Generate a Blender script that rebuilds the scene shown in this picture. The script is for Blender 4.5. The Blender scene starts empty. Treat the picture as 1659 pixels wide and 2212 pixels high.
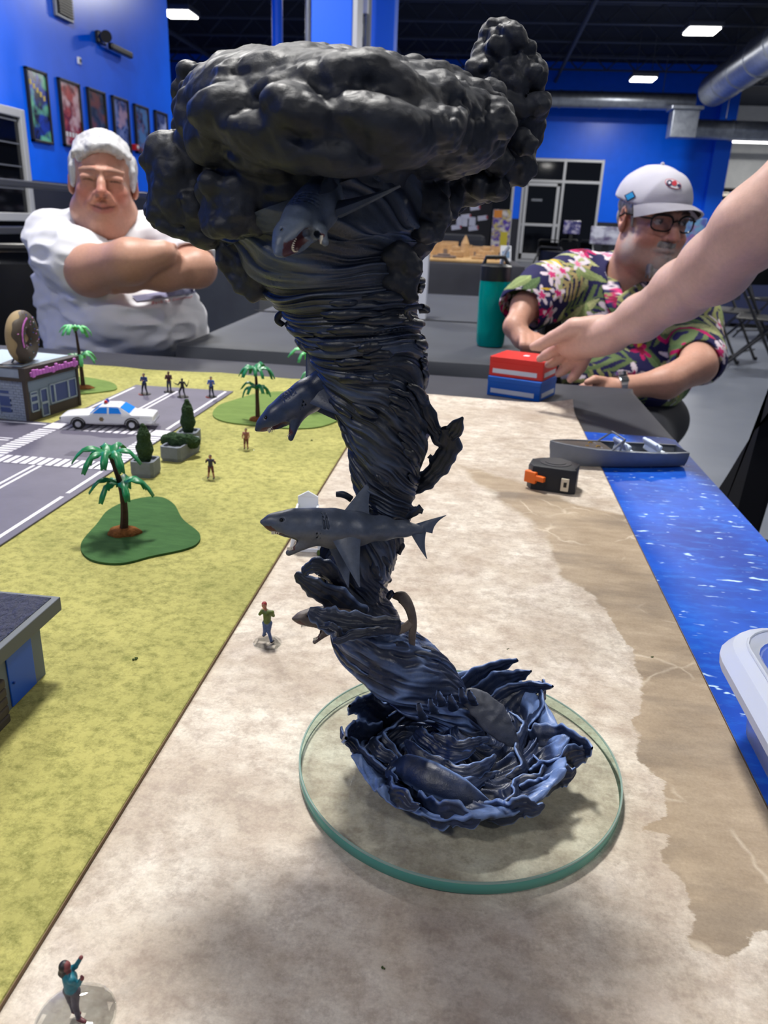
import bpy, bmesh, math, random
import numpy as np
from mathutils import Vector, Matrix, Euler

random.seed(7)
SC = bpy.context.scene
COL = SC.collection

# ------------------------------------------------------------------ camera
FPX, PCX, PCY = 1662.0, 829.5, 1106.0
CAMZ, TZ = 1.075, 0.75
def _cam_axes(vx, vy, roll):
    v1 = np.array([vx - PCX, vy - PCY, FPX]); v1 /= np.linalg.norm(v1)
    h = np.array([math.cos(roll), math.sin(roll), 0])
    up = np.cross(v1, h); up /= np.linalg.norm(up)
    if up[1] > 0: up = -up
    X = np.cross(v1, up)
    if X[0] < 0: X = -X
    return np.array([X / np.linalg.norm(X), v1, up])
CM = _cam_axes(1044, 489, math.radians(2.4))
CPOS = np.array([0, 0, CAMZ])
cd = bpy.data.cameras.new('camera'); cam = bpy.data.objects.new('camera', cd); COL.objects.link(cam)
cd.sensor_fit = 'VERTICAL'; cd.sensor_height = 36.0; cd.lens = FPX / 2212 * 36.0
cd.clip_start = 0.02; cd.clip_end = 200
rx, ry, rz = CM @ np.array([1, 0, 0]), CM @ np.array([0, -1, 0]), CM @ np.array([0, 0, -1])
cam.matrix_world = Matrix(((rx[0], ry[0], rz[0], 0), (rx[1], ry[1], rz[1], 0), (rx[2], ry[2], rz[2], CAMZ), (0, 0, 0, 1)))
cd.dof.use_dof = True; cd.dof.focus_distance = 0.47; cd.dof.aperture_fstop = 17.0
SC.camera = cam

# survey helpers: where the photograph's points lie in the room (metres)
def ray(px, py): return CM @ np.array([px - PCX, py - PCY, FPX])
def onz(px, py, z=TZ): d = ray(px, py); return CPOS + d * ((z - CAMZ) / d[2])
def ony(px, py, y): d = ray(px, py); return CPOS + d * (y / d[1])
def onx(px, py, x): d = ray(px, py); return CPOS + d * (x / d[0])

# ------------------------------------------------------------------ light
W = bpy.data.worlds.new('world'); SC.world = W; W.use_nodes = True
W.node_tree.nodes['Background'].inputs[0].default_value = (0.62, 0.72, 1.0, 1)
W.node_tree.nodes['Background'].inputs[1].default_value = 0.22
SC.view_settings.view_transform = 'Standard'; SC.view_settings.look = 'None'
SC.view_settings.gamma = 1.0; SC.view_settings.use_curve_mapping = False
SC.view_settings.exposure = 0.0
LIGHT_POWER = 260.0
# ceiling fixtures: x, y, z, share of power (the far three are in the picture)
FIXTURES = [(-0.75, 2.15, 4.7, .86), (3.6, 3.4, 4.7, .20), (-3.2, 6.3, 4.7, .9), (2.2, 8.6, 4.7, .55), (-2.6, -2.2, 4.7, .30), (2.4, -2.6, 4.7, .16),
            (-6.6, 17.9, 4.9, 1.0), (4.07, 18.6, 4.9, 1.0), (3.95, 24.1, 4.9, .8), (10.5, 31.5, 4.9, 1.6), (-2.75, 14.9, 4.7, .6), (7.8, 9.0, 4.7, .5)]  # the strongest one, in the shop, is unseen and added to lighten the pale wall

# ------------------------------------------------------------------ helpers
def S(r, g, b): # sRGB 0..255 -> linear
    f = lambda c: (c / 12.92 if c <= 0.04045 else ((c + 0.055) / 1.055) ** 2.4)
    return (f(r / 255), f(g / 255), f(b / 255))
def tag(o, label=None, cat=None, group=None, kind=None):
    if label: o['label'] = label
    if cat: o['category'] = cat
    if group: o['group'] = group
    if kind: o['kind'] = kind
    return o
def empty(name, loc, rz=0, label=None, cat=None, group=None, kind=None):
    o = bpy.data.objects.new(name, None); COL.objects.link(o)
    o.empty_display_size = .02
    o.location = loc; o.rotation_euler = (0, 0, rz)
    o['_m'] = 0
    del o['_m']
    return tag(o, label, cat, group, kind)
def copy_tree(o, parent=None):
    c = o.copy(); COL.objects.link(c); c.parent = parent
    if parent: c.matrix_parent_inverse = o.matrix_parent_inverse.copy()
    for ch in list(o.children): copy_tree(ch, c)
    return c
def link(name, me, mats, parent=None, smooth=False, loc=None):
    o = bpy.data.objects.new(name, me); COL.objects.link(o)
    for m in (mats if isinstance(mats, (list, tuple)) else [mats]): me.materials.append(m)
    if smooth: me.polygons.foreach_set('use_smooth', [True] * len(me.polygons))
    if parent: o.parent = parent
    if loc is not None: o.location = loc
    return o

class MB:
    """collects shapes into one mesh"""
    def __init__(s): s.bm = bmesh.new(); s.mi = 0
    def _fin(s, vs, M=None):
        if M is not None: bmesh.ops.transform(s.bm, matrix=M, verts=vs)
        fs = set(f for v in vs for f in v.link_faces)
        for f in fs: f.material_index = s.mi
        return vs
    def box(s, x0, x1, y0, y1, z0, z1, bev=0, M=None, seg=2):
        vs = bmesh.ops.create_cube(s.bm, size=1)['verts']
        for v in vs: v.co = Vector(((x0 + x1) / 2 + v.co.x * (x1 - x0), (y0 + y1) / 2 + v.co.y * (y1 - y0), (z0 + z1) / 2 + v.co.z * (z1 - z0)))
        if bev:
            es = list(set(e for v in vs for e in v.link_edges))
            r = bmesh.ops.bevel(s.bm, geom=es, offset=bev, segments=seg, affect='EDGES', profile=.5)
            vs = list(set(v for f in r['faces'] for v in f.verts) | set(v for v in vs if v.is_valid))
        return s._fin(vs, M)
    def cyl(s, p, q, r1, r2=None, n=16, caps=True):
        p, q = Vector(p), Vector(q); d = q - p
        r2 = r1 if r2 is None else r2
        vs = bmesh.ops.create_cone(s.bm, cap_ends=caps, segments=n, radius1=r1, radius2=r2, depth=d.length)['verts']
        return s._fin(vs, Matrix.Translation((p + q) / 2) @ d.to_track_quat('Z', 'Y').to_matrix().to_4x4())
    def sph(s, c, r, sub=2, M=None):
        vs = bmesh.ops.create_icosphere(s.bm, subdivisions=sub, radius=1)['verts']
        r = (r, r, r) if not hasattr(r, '__len__') else r
        m = Matrix.Translation(c) @ (M.to_4x4() if M else Matrix()) @ Matrix.Diagonal((*r, 1))
        return s._fin(vs, m)
    def tube(s, pts, r, n=8, closed=False):
        pts = [Vector(p) for p in pts]; N = len(pts); rings = []
        up = None
        for i, p in enumerate(pts):
            a = pts[i - 1] if (i or closed) else p
            b = pts[(i + 1) % N] if (i < N - 1 or closed) else p
            t = (b - a).normalized()
            if up is None: up = t.orthogonal().normalized()
            up = (up - t * up.dot(t)).normalized(); sd = t.cross(up)
            rr = r[i] if hasattr(r, '__len__') else r
            rings.append([s.bm.verts.new(p + (up * math.cos(k * 2 * math.pi / n) + sd * math.sin(k * 2 * math.pi / n)) * rr) for k in range(n)])
        M = N if closed else N - 1
        for i in range(M):
            A, B = rings[i], rings[(i + 1) % N]
            for k in range(n):
                f = s.bm.faces.new((A[k], A[(k + 1) % n], B[(k + 1) % n], B[k])); f.material_index = s.mi
        if not closed:
            for R, rev in ((rings[0], True), (rings[-1], False)):
                f = s.bm.faces.new(list(reversed(R)) if rev else R); f.material_index = s.mi
        return [v for R in rings for v in R]
    def lathe(s, prof, c=(0, 0, 0), n=32, M=None):
        rings = []
        for (r, z) in prof:
            rings.append([s.bm.verts.new((c[0] + r * math.cos(k * 2 * math.pi / n), c[1] + r * math.sin(k * 2 * math.pi / n), c[2] + z)) for k in range(n)])
        for A, B in zip(rings, rings[1:]):
            for k in range(n):
                f = s.bm.faces.new((A[k], A[(k + 1) % n], B[(k + 1) % n], B[k])); f.material_index = s.mi
        for R, rev in ((rings[0], True), (rings[-1], False)):
            f = s.bm.faces.new(list(reversed(R)) if rev else R); f.material_index = s.mi
        vs = [v for R in rings for v in R]
        if M is not None: bmesh.ops.transform(s.bm, matrix=M, verts=vs)
        return vs
    def prism(s, poly, z0, z1, M=None, bev=0):
        a = [s.bm.verts.new((p[0], p[1], z0)) for p in poly]; b = [s.bm.verts.new((p[0], p[1], z1)) for p in poly]
        n = len(poly); fs = [s.bm.faces.new(list(reversed(a))), s.bm.faces.new(b)]
        for k in range(n): fs.append(s.bm.faces.new((a[k], a[(k + 1) % n], b[(k + 1) % n], b[k])))
        for f in fs: f.material_index = s.mi
        vs = a + b
        if bev:
            es = list(set(e for v in b for e in v.link_edges if e.other_vert(v) in b))
            r = bmesh.ops.bevel(s.bm, geom=es, offset=bev, segments=2, affect='EDGES', profile=.5)
            vs = list(set(v for v in vs if v.is_valid) | set(v for f in r['faces'] for v in f.verts))
        if M is not None: bmesh.ops.transform(s.bm, matrix=M, verts=vs)
        return vs
    def grid(s, P):
        """P[i][j] points -> sheet"""
        V = [[s.bm.verts.new(p) for p in row] for row in P]
        for i in range(len(V) - 1):
            for j in range(len(V[0]) - 1):
                f = s.bm.faces.new((V[i][j], V[i + 1][j], V[i + 1][j + 1], V[i][j + 1])); f.material_index = s.mi
        return [v for r in V for v in r]
    def build(s, name, mats, parent=None, smooth=False, loc=None):
        bmesh.ops.recalc_face_normals(s.bm, faces=s.bm.faces[:])
        me = bpy.data.meshes.new(name); s.bm.to_mesh(me); s.bm.free()
        o = link(name, me, mats, parent, False, loc)
        if smooth:
            me.polygons.foreach_set('use_smooth', [True] * len(me.polygons))
            if smooth != 'all': me.set_sharp_from_angle(angle=math.radians(38))
        return o

def text_mesh(txt, size, depth, M, res=2, shear=0, bold=0):
    cu = bpy.data.curves.new('t', 'FONT'); cu.body = txt; cu.size = size; cu.extrude = depth; cu.align_x = 'CENTER'; cu.align_y = 'CENTER'
    cu.resolution_u = res; cu.shear = shear; cu.offset = bold
    o = bpy.data.objects.new('t', cu); COL.objects.link(o)
    dg = bpy.context.evaluated_depsgraph_get()
    me = bpy.data.meshes.new_from_object(o.evaluated_get(dg))
    me.transform(M)
    bpy.data.objects.remove(o); bpy.data.curves.remove(cu)
    return me

# ------------------------------------------------------------------ materials
MATS = {}
def mat(name, col, rough=.5, metal=0, spec=.5, var=None, bump=None, trans=0, ior=1.45, emit=None, coat=0, alpha=1, sheen=0, attr=None, sss=0):
    """principled; var=(scale, colour2, contrast[, stretch]) noise mix, bump=(scale, strength[, dist])"""
    if name in MATS: return MATS[name]
    m = bpy.data.materials.new(name); m.use_nodes = True; nt = m.node_tree; N = nt.nodes; L = nt.links
    b = N['Principled BSDF']
    b.inputs['Base Color'].default_value = (*col, 1); b.inputs['Roughness'].default_value = rough
    b.inputs['Metallic'].default_value = metal; b.inputs['Specular IOR Level'].default_value = spec
    b.inputs['IOR'].default_value = ior; b.inputs['Transmission Weight'].default_value = trans
    b.inputs['Coat Weight'].default_value = coat; b.inputs['Alpha'].default_value = alpha
    b.inputs['Sheen Weight'].default_value = sheen
    if sss: b.inputs['Subsurface Weight'].default_value = sss; b.inputs['Subsurface Radius'].default_value = (.012, .005, .003); b.inputs['Subsurface Scale'].default_value = 1
    if emit: b.inputs['Emission Color'].default_value = (*emit[0], 1); b.inputs['Emission Strength'].default_value = emit[1]
    tc = N.new('ShaderNodeTexCoord')
    src = None
    if attr:
        a = N.new('ShaderNodeAttribute'); a.attribute_name = attr; src = a.outputs['Color']; L.new(src, b.inputs['Base Color'])
    if var:
        n = N.new('ShaderNodeTexNoise'); n.inputs['Scale'].default_value = var[0]; n.inputs['Detail'].default_value = 5; n.inputs['Roughness'].default_value = .65
        if len(var) > 3:
            mp = N.new('ShaderNodeMapping'); mp.inputs['Scale'].default_value = var[3]; L.new(tc.outputs['Object'], mp.inputs[0]); L.new(mp.outputs[0], n.inputs[0])
        else: L.new(tc.outputs['Object'], n.inputs[0])
        r = N.new('ShaderNodeMapRange'); k = var[2]; r.inputs[1].default_value = .5 - k; r.inputs[2].default_value = .5 + k
        L.new(n.outputs[0], r.inputs[0])
        mx = N.new('ShaderNodeMix'); mx.data_type = 'RGBA'; L.new(r.outputs[0], mx.inputs[0])
        mx.inputs[6].default_value = (*col, 1); mx.inputs[7].default_value = (*var[1], 1)
        if src:
            mx.blend_type = 'MULTIPLY'; L.new(src, mx.inputs[6])
        L.new(mx.outputs[2], b.inputs['Base Color'])
    if bump:
        n = N.new('ShaderNodeTexNoise'); n.inputs['Scale'].default_value = bump[0]; n.inputs['Detail'].default_value = 6
        L.new(tc.outputs['Object'], n.inputs[0])
        bp = N.new('ShaderNodeBump'); bp.inputs['Strength'].default_value = bump[1]; bp.inputs['Distance'].default_value = bump[2] if len(bump) > 2 else .002
        L.new(n.outputs[0], bp.inputs['Height']); L.new(bp.outputs[0], b.inputs['Normal'])
    MATS[name] = m
    return m
class NT:
    """small node helper"""
    def __init__(s, m): s.m = m; s.nt = m.node_tree; s.N = s.nt.nodes; s.L = s.nt.links; s.b = s.N['Principled BSDF']; s.tc = s.N.new('ShaderNodeTexCoord')
    def node(s, t, **kw):
        n = s.N.new('ShaderNode' + t)
        for k, v in kw.items(): setattr(n, k, v)
        return n
    def inp(s, n, **kw):
        for k, v in kw.items():
            i = n.inputs[int(k[1:])] if k[0] == 'i' and k[1:].isdigit() else n.inputs[k]
            if hasattr(v, 'is_output'): s.L.new(v, i)
            else: i.default_value = v
        return n
    def mapping(s, scale=(1, 1, 1), rot=(0, 0, 0), src=None):
        n = s.node('Mapping'); n.inputs['Scale'].default_value = scale; n.inputs['Rotation'].default_value = rot
        s.L.new(src or s.tc.outputs['Object'], n.inputs[0]); return n.outputs[0]
    def noise(s, scale, detail=5, rough=.6, vec=None, dist=0):
        n = s.node('TexNoise'); n.inputs['Scale'].default_value = scale; n.inputs['Detail'].default_value = detail; n.inputs['Roughness'].default_value = rough; n.inputs['Distortion'].default_value = dist
        s.L.new(vec or s.tc.outputs['Object'], n.inputs[0]); return n.outputs[0]
    def rng(s, v, a, b, c=0, d=1):
        n = s.node('MapRange'); s.L.new(v, n.inputs[0])
        for i, x in zip((1, 2, 3, 4), (a, b, c, d)): n.inputs[i].default_value = x
        return n.outputs[0]
    def mix(s, f, a, b, mode='MIX'):
        n = s.node('Mix', data_type='RGBA', blend_type=mode)
        for i, x in ((0, f), (6, a), (7, b)):
            if hasattr(x, 'is_output'): s.L.new(x, n.inputs[i])
            elif i == 0: n.inputs[0].default_value = x
            else: n.inputs[i].default_value = (*x, 1) if len(x) == 3 else x
        return n.outputs[2]
    def math(s, op, a, b=0):
        n = s.node('Math', operation=op)
        for i, x in ((0, a), (1, b)):
            if hasattr(x, 'is_output'): s.L.new(x, n.inputs[i])
            else: n.inputs[i].default_value = x
        return n.outputs[0]
    def bump(s, h, strength, dist=.002):
        n = s.node('Bump'); n.inputs['Strength'].default_value = strength; n.inputs['Distance'].default_value = dist
        s.L.new(h, n.inputs['Height']); s.L.new(n.outputs[0], s.b.inputs['Normal'])
    def col(s, c):
        if hasattr(c, "is_output"): s.L.new(c, s.b.inputs["Base Color"])
        else: s.b.inputs["Base Color"].default_value = (*c, 1)

# ------------------------------------------------------------------ smooth solids (signed distance field + surface nets)
def vnoise(P, freq, seed=0):
    """value noise -1..1 at points P (n,3)"""
    Q = np.asarray(P, dtype=np.float64) * freq + seed * 17.31
    I = np.floor(Q).astype(np.int64); f = Q - I; f = f * f * (3 - 2 * f)
    def hsh(i, j, k):
        h = (i * 374761393 + j * 668265263 + k * 2147483647 + seed * 974634777) & 0xFFFFFFFF
        h = ((h ^ (h >> 13)) * 1274126177) & 0xFFFFFFFF
        return ((h ^ (h >> 16)) & 0xFFFF) / 32767.5 - 1
    r = 0
    for a in (0, 1):
        for b in (0, 1):
            for c in (0, 1):
                w = (f[:, 0] if a else 1 - f[:, 0]) * (f[:, 1] if b else 1 - f[:, 1]) * (f[:, 2] if c else 1 - f[:, 2])
                r = r + w * hsh(I[:, 0] + a, I[:, 1] + b, I[:, 2] + c)
    return r
def fbm(P, freq, seed=0, oct=3):
    r = 0; a = 1.0
    for o in range(oct): r = r + a * vnoise(P, freq * 2 ** o, seed + o); a *= .5
    return r
def rotm(rx=0, ry=0, rz=0): return np.array(Euler((rx, ry, rz)).to_matrix())
def frame(f, up=(0, 0, 1)):
    """columns x(side), y(forward), z(up)"""
    f = np.array(f, float); f /= np.linalg.norm(f); up = np.array(up, float)
    x = np.cross(f, up); x /= np.linalg.norm(x); z = np.cross(x, f)
    return np.stack([x, f, z], 1)

class SDF:
    def __init__(s, h, xf=None, org=None):
        s.h = h; s.pr = []; s.R = np.eye(3) if xf is None else np.array(xf, float); s.o = np.zeros(3) if org is None else np.array(org, float)
        s.sc = 1.0
    def T(s, p): return s.R @ (np.array(p, float) * s.sc) + s.o
    def cap(s, a, b, ra, rb=None, k=None, col=0, sub=False, flat=None):
        a, b = s.T(a), s.T(b); ra *= s.sc; rb = ra if rb is None else rb * s.sc; k = (min(ra, rb) * .8 if k is None else k * s.sc)
        ba = b - a; L2 = max(float(ba @ ba), 1e-12)
        A, B = a.astype(np.float32), ba.astype(np.float32)
        def fn(X, Y, Z):
            px, py, pz = X - A[0], Y - A[1], Z - A[2]
            t = np.clip((px * B[0] + py * B[1] + pz * B[2]) / L2, 0, 1)
            return np.sqrt((px - t * B[0]) ** 2 + (py - t * B[1]) ** 2 + (pz - t * B[2]) ** 2) - (ra + (rb - ra) * t)
        m = max(ra, rb) + k
        s.pr.append((fn, np.minimum(a, b) - m, np.maximum(a, b) + m, k, sub, col)); return s
    def chain(s, pts, rad, k=None, col=0, sub=False):
        for i in range(len(pts) - 1): s.cap(pts[i], pts[i + 1], rad[i], rad[i + 1], k, col, sub)
        return s
    def ell(s, c, r, R=None, k=.01, col=0, sub=False):
        c = s.T(c); r = np.array(r, float) * s.sc; k = k * s.sc
        R = s.R if R is None else s.R @ np.array(R)
        Ri = R.T.astype(np.float32); cc = c.astype(np.float32); rr = r.astype(np.float32)
        def fn(X, Y, Z):
            x, y, z = X - cc[0], Y - cc[1], Z - cc[2]
            u = [(Ri[i, 0] * x + Ri[i, 1] * y + Ri[i, 2] * z) / rr[i] for i in range(3)]
            k0 = np.sqrt(u[0] ** 2 + u[1] ** 2 + u[2] ** 2); k1 = np.sqrt((u[0] / rr[0]) ** 2 + (u[1] / rr[1]) ** 2 + (u[2] / rr[2]) ** 2) + 1e-9
            return k0 * (k0 - 1) / k1
        e = np.abs(R) @ r + k
        s.pr.append((fn, c - e, c + e, k, sub, col)); return s
    def rbox(s, c, hs, rd, R=None, k=.01, col=0, sub=False):
        c = s.T(c); hs = np.array(hs, float) * s.sc; rd = rd * s.sc; k = k * s.sc
        R = s.R if R is None else s.R @ np.array(R)
        Ri = R.T; cc = c
        def fn(X, Y, Z):
            x, y, z = X - cc[0], Y - cc[1], Z - cc[2]
            q = [np.abs(Ri[i, 0] * x + Ri[i, 1] * y + Ri[i, 2] * z) - (hs[i] - rd) for i in range(3)]
            o = np.sqrt(np.maximum(q[0], 0) ** 2 + np.maximum(q[1], 0) ** 2 + np.maximum(q[2], 0) ** 2)
            return o + np.minimum(np.maximum(np.maximum(q[0], q[1]), q[2]), 0) - rd
        e = np.abs(R) @ hs + k
        s.pr.append((fn, c - e, c + e, k, sub, col)); return s
    def mesh(s, disp=None, band=None, clip=None):
        h = s.h
        lo = np.min([p[1] for p in s.pr if not p[4]], 0) - 3 * h; hi = np.max([p[2] for p in s.pr if not p[4]], 0) + 3 * h
        n = np.ceil((hi - lo) / h).astype(int) + 1
        ax = [(lo[i] + h * np.arange(n[i])).astype(np.float32) for i in range(3)]
        D = np.full(tuple(n), 1.0, np.float32)
        for fn, a, b, k, sub, col in s.pr:
            i0 = np.clip(np.floor((a - lo) / h).astype(int) - 1, 0, n); i1 = np.clip(np.ceil((b - lo) / h).astype(int) + 2, 0, n)
            if np.any(i1 <= i0): continue
            sl = tuple(slice(i0[i], i1[i]) for i in range(3))
            d = fn(ax[0][sl[0]][:, None, None], ax[1][sl[1]][None, :, None], ax[2][sl[2]][None, None, :]).astype(np.float32)
            E = D[sl]
            if sub:
                d = -d; hh = np.maximum(k - np.abs(E - d), 0) / max(k, 1e-9); D[sl] = np.maximum(E, d) + hh * hh * k * .25
            else:
                hh = np.maximum(k - np.abs(E - d), 0) / max(k, 1e-9); D[sl] = np.minimum(E, d) - hh * hh * k * .25
        if disp is not None:
            I = np.nonzero(np.abs(D) < (band or 4 * h))
            P = np.stack([ax[i][I[i]] for i in range(3)], 1)
            D[I] += disp(P).astype(np.float32)
        if clip is not None:
            g = clip(ax[0][:, None, None], ax[1][None, :, None], ax[2][None, None, :]); D = np.maximum(D, g.astype(np.float32))
        ins = D < 0
        c8 = np.zeros(tuple(n - 1), np.uint8)
        for a in (0, 1):
            for b in (0, 1):
                for c in (0, 1): c8 += ins[a:n[0] - 1 + a, b:n[1] - 1 + b, c:n[2] - 1 + c]
        act = np.nonzero((c8 > 0) & (c8 < 8)); idx = np.full(tuple(n - 1), -1, np.int32); N = len(act[0]); idx[act] = np.arange(N)
        i, j, k_ = act
        V = np.stack([D[i + a, j + b, k_ + c] for a in (0, 1) for b in (0, 1) for c in (0, 1)], 1)
        O = np.array([(a, b, c) for a in (0, 1) for b in (0, 1) for c in (0, 1)], float)
        acc = np.zeros((N, 3)); cnt = np.zeros(N)
        for a in range(8):
            for b in range(a + 1, 8):
                if abs(O[a] - O[b]).sum() == 1:
                    va, vb = V[:, a], V[:, b]; m = (va < 0) != (vb < 0)
                    t = np.where(m, va / np.where(m, va - vb, 1), 0)
                    acc[m] += O[a] + (O[b] - O[a]) * t[m][:, None]; cnt[m] += 1
        P = lo + (np.stack(act, 1) + acc / cnt[:, None]) * h
        Q = []
        for A in range(3):
            B, C = (A + 1) % 3, (A + 2) % 3
            s0 = [slice(None)] * 3; s1 = [slice(None)] * 3; s0[A] = slice(0, n[A] - 1); s1[A] = slice(1, n[A])
            a0 = ins[tuple(s0)]; a1 = ins[tuple(s1)]
            e = np.stack(np.nonzero(a0 != a1), 1)
            ok = (e[:, B] > 0) & (e[:, C] > 0) & (e[:, B] < n[B] - 1) & (e[:, C] < n[C] - 1); e = e[ok]
            if not len(e): continue
            fl = a0[tuple(e.T)]
            def at(db, dc):
                q = e.copy(); q[:, B] += db; q[:, C] += dc; return idx[tuple(q.T)]
            q = np.stack([at(-1, -1), at(0, -1), at(0, 0), at(-1, 0)], 1)
            q[~fl] = q[~fl][:, ::-1]; Q.append(q)
        return P, np.concatenate(Q)
    def colour_id(s, P):
        best = np.full(len(P), 1e9); cid = np.zeros(len(P), int); X, Y, Z = P.T
        for fn, a, b, k, sub, col in s.pr:
            if sub: continue
            d = fn(X, Y, Z); m = d < best; best[m] = d[m]; cid[m] = col
        return cid
def np_mesh(name, P, Q, col=None):
    me = bpy.data.meshes.new(name); P = np.asarray(P, np.float32); Q = np.asarray(Q, np.int32)
    me.vertices.add(len(P)); me.vertices.foreach_set('co', P.ravel())
    w = Q.shape[1]
    me.loops.add(Q.size); me.loops.foreach_set('vertex_index', Q.ravel())
    me.polygons.add(len(Q)); me.polygons.foreach_set('loop_start', np.arange(0, Q.size, w, dtype=np.int32))
    me.update(calc_edges=True)
    me.polygons.foreach_set('use_smooth', np.ones(len(Q), bool))
    if col is not None: set_col(me, col)
    return me
def set_col(me, col, name='Col'):
    a = me.attributes.new(name, 'FLOAT_COLOR', 'POINT'); c = np.ones((len(me.vertices), 4), np.float32); c[:, :3] = col; a.data.foreach_set('color', c.ravel())
def set_val(me, v, name):
    a = me.attributes.new(name, 'FLOAT', 'POINT'); a.data.foreach_set('value', np.asarray(v, np.float32))
def smooth_mesh(P, Q, it=2, lam=.5):
    E = np.concatenate([Q[:, [0, 1]], Q[:, [1, 2]], Q[:, [2, 3]], Q[:, [3, 0]]])
    for _ in range(it):
        A = np.zeros_like(P); c = np.zeros(len(P))
        for u, v in ((0, 1), (1, 0)):
            c += np.bincount(E[:, u], minlength=len(P))
            for d in range(3): A[:, d] += np.bincount(E[:, u], weights=P[E[:, v], d], minlength=len(P))
        P = P + lam * (A / c[:, None] - P)
    return P
# ================================================================== the room
YF, XL = 28.0, -5.0           # far wall, left wall
CEIL = 6.0
def wall_mat(name, blue, dado, axis_bump=14):
    m = bpy.data.materials.new(name); m.use_nodes = True; n = NT(m)
    g = n.node('NewGeometry'); sp = n.node('SeparateXYZ'); n.L.new(g.outputs['Position'], sp.inputs[0])
    f = n.rng(sp.outputs['Z'], 1.355, 1.365)
    v = n.rng(n.noise(3, 4), .3, .7, .94, 1.05)
    c = n.mix(f, dado, blue); mu = n.node('Mix', data_type='RGBA', blend_type='MULTIPLY'); mu.inputs[0].default_value = 1
    n.L.new(c, mu.inputs[6]); n.L.new(v, mu.inputs[7]); n.col(mu.outputs[2])
    n.b.inputs['Roughness'].default_value = .30; n.b.inputs['Specular IOR Level'].default_value = .28
    n.bump(n.noise(60, 3), .05, .003)
    return m
BLUE = S(0, 102, 250)
m_blue = wall_mat('blue_wall_paint', BLUE, S(46, 48, 56))
m_bluecol = mat('blue_column_paint', S(0, 104, 250), .5)
m_floor = mat('grey_floor', S(122, 127, 138), .30, 0, .5, (1.3, S(102, 108, 120), .25), (30, .05, .002))
m_ceil = mat('dark_ceiling', S(44, 48, 58), .8, 0, .2, (2, S(36, 40, 50), .2))
m_frame = mat('pale_aluminium', S(186, 188, 192), .4, .35)
m_nightglass = mat('night_glass', S(6, 8, 14), .06, 0, .5)
m_black = mat('black_metal', S(20, 21, 24), .42, 0, .5)
m_blackp = mat('black_plastic', S(22, 23, 27), .35, 0, .5)
m_duct = mat('galvanised_duct', S(176, 182, 192), .36, .75, .5, (6, S(140, 146, 158), .2))
m_white = mat('white_plastic', S(225, 227, 230), .45)
m_grey = mat('grey_metal', S(120, 124, 132), .4, .6)

def struct(name, mb, m, parent=None):
    o = mb.build(name, m, parent); o['kind'] = 'structure'; return o
b = MB(); b.box(-16, 18, -5, 42, -.1, 0); struct('floor', b, m_floor)
b = MB(); b.box(-16, 18, -5, 42, CEIL, CEIL + .1); ceiling = struct('ceiling', b, m_ceil)
m_joist = mat('dark_joist', S(70, 76, 90), .6, .2, .4)
for i in range(13):
    b = MB(); y = 6.0 + i * 1.9
    b.box(-12, 13, y - .05, y + .05, CEIL - .02, CEIL); b.box(-12, 13, y - .05, y + .05, CEIL - .42, CEIL - .38)
    for k in range(30):
        x = -12 + k * .85
        b.cyl((x, y, CEIL - .4), (x + .42, y, CEIL), .02, n=5); b.cyl((x + .42, y, CEIL), (x + .85, y, CEIL - .4), .02, n=5)
    b.build('joist', m_joist, ceiling)
for x, z, r in ((1.9, CEIL - .55, .05), (-2.7, CEIL - .5, .045), (-8.3, CEIL - .6, .06)):
    b = MB(); b.cyl((x, 4, z), (x, YF, z), r, n=10); b.build('ceiling_pipe', m_joist, ceiling)
b = MB(); b.box(XL - .2, XL, -5, 13.05, 0, CEIL); wall_left = struct('wall_left', b, m_blue)
b = MB(); b.box(-16, XL - .2, 12.85, 13.05, 0, CEIL); struct('wall_left_return', b, m_blue)
b = MB(); xe = ony(1524, 400, YF)[0]
# far wall with openings for the storefront glazing
wx0, wx1 = ony(1128, 400, YF)[0], ony(1300, 400, YF)[0]
vx0, vx1 = ony(1016, 400, YF)[0], ony(1112, 400, YF)[0]
wtop = ony(1200, 342, YF)[2]
for x0, x1, z0, z1 in ((-16, vx0, 0, CEIL), (vx1, wx0, 0, CEIL), (wx1, xe, 0, CEIL), (vx0, vx1, wtop, CEIL), (wx0, wx1, wtop, CEIL)):
    b.box(x0, x1, YF, YF + .25, z0, z1)
wall_back = struct('wall_back', b, m_blue)
b = MB(); b.box(xe, xe + .5, YF - .35, YF + .25, 0, CEIL); struct('wall_pilaster', b, m_bluecol)
m_pale = mat('pale_grey_wall', S(176, 178, 178), .6, var=(1.2, S(158, 160, 162), .2))
b = MB(); b.box(xe + .3, 20, 36, 36.2, 0, CEIL); struct('wall_shop', b, m_pale)
b = MB(); b.box(-16.2, -16, -5, 42, 0, CEIL); struct('wall_far_left', b, m_blue)

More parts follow.
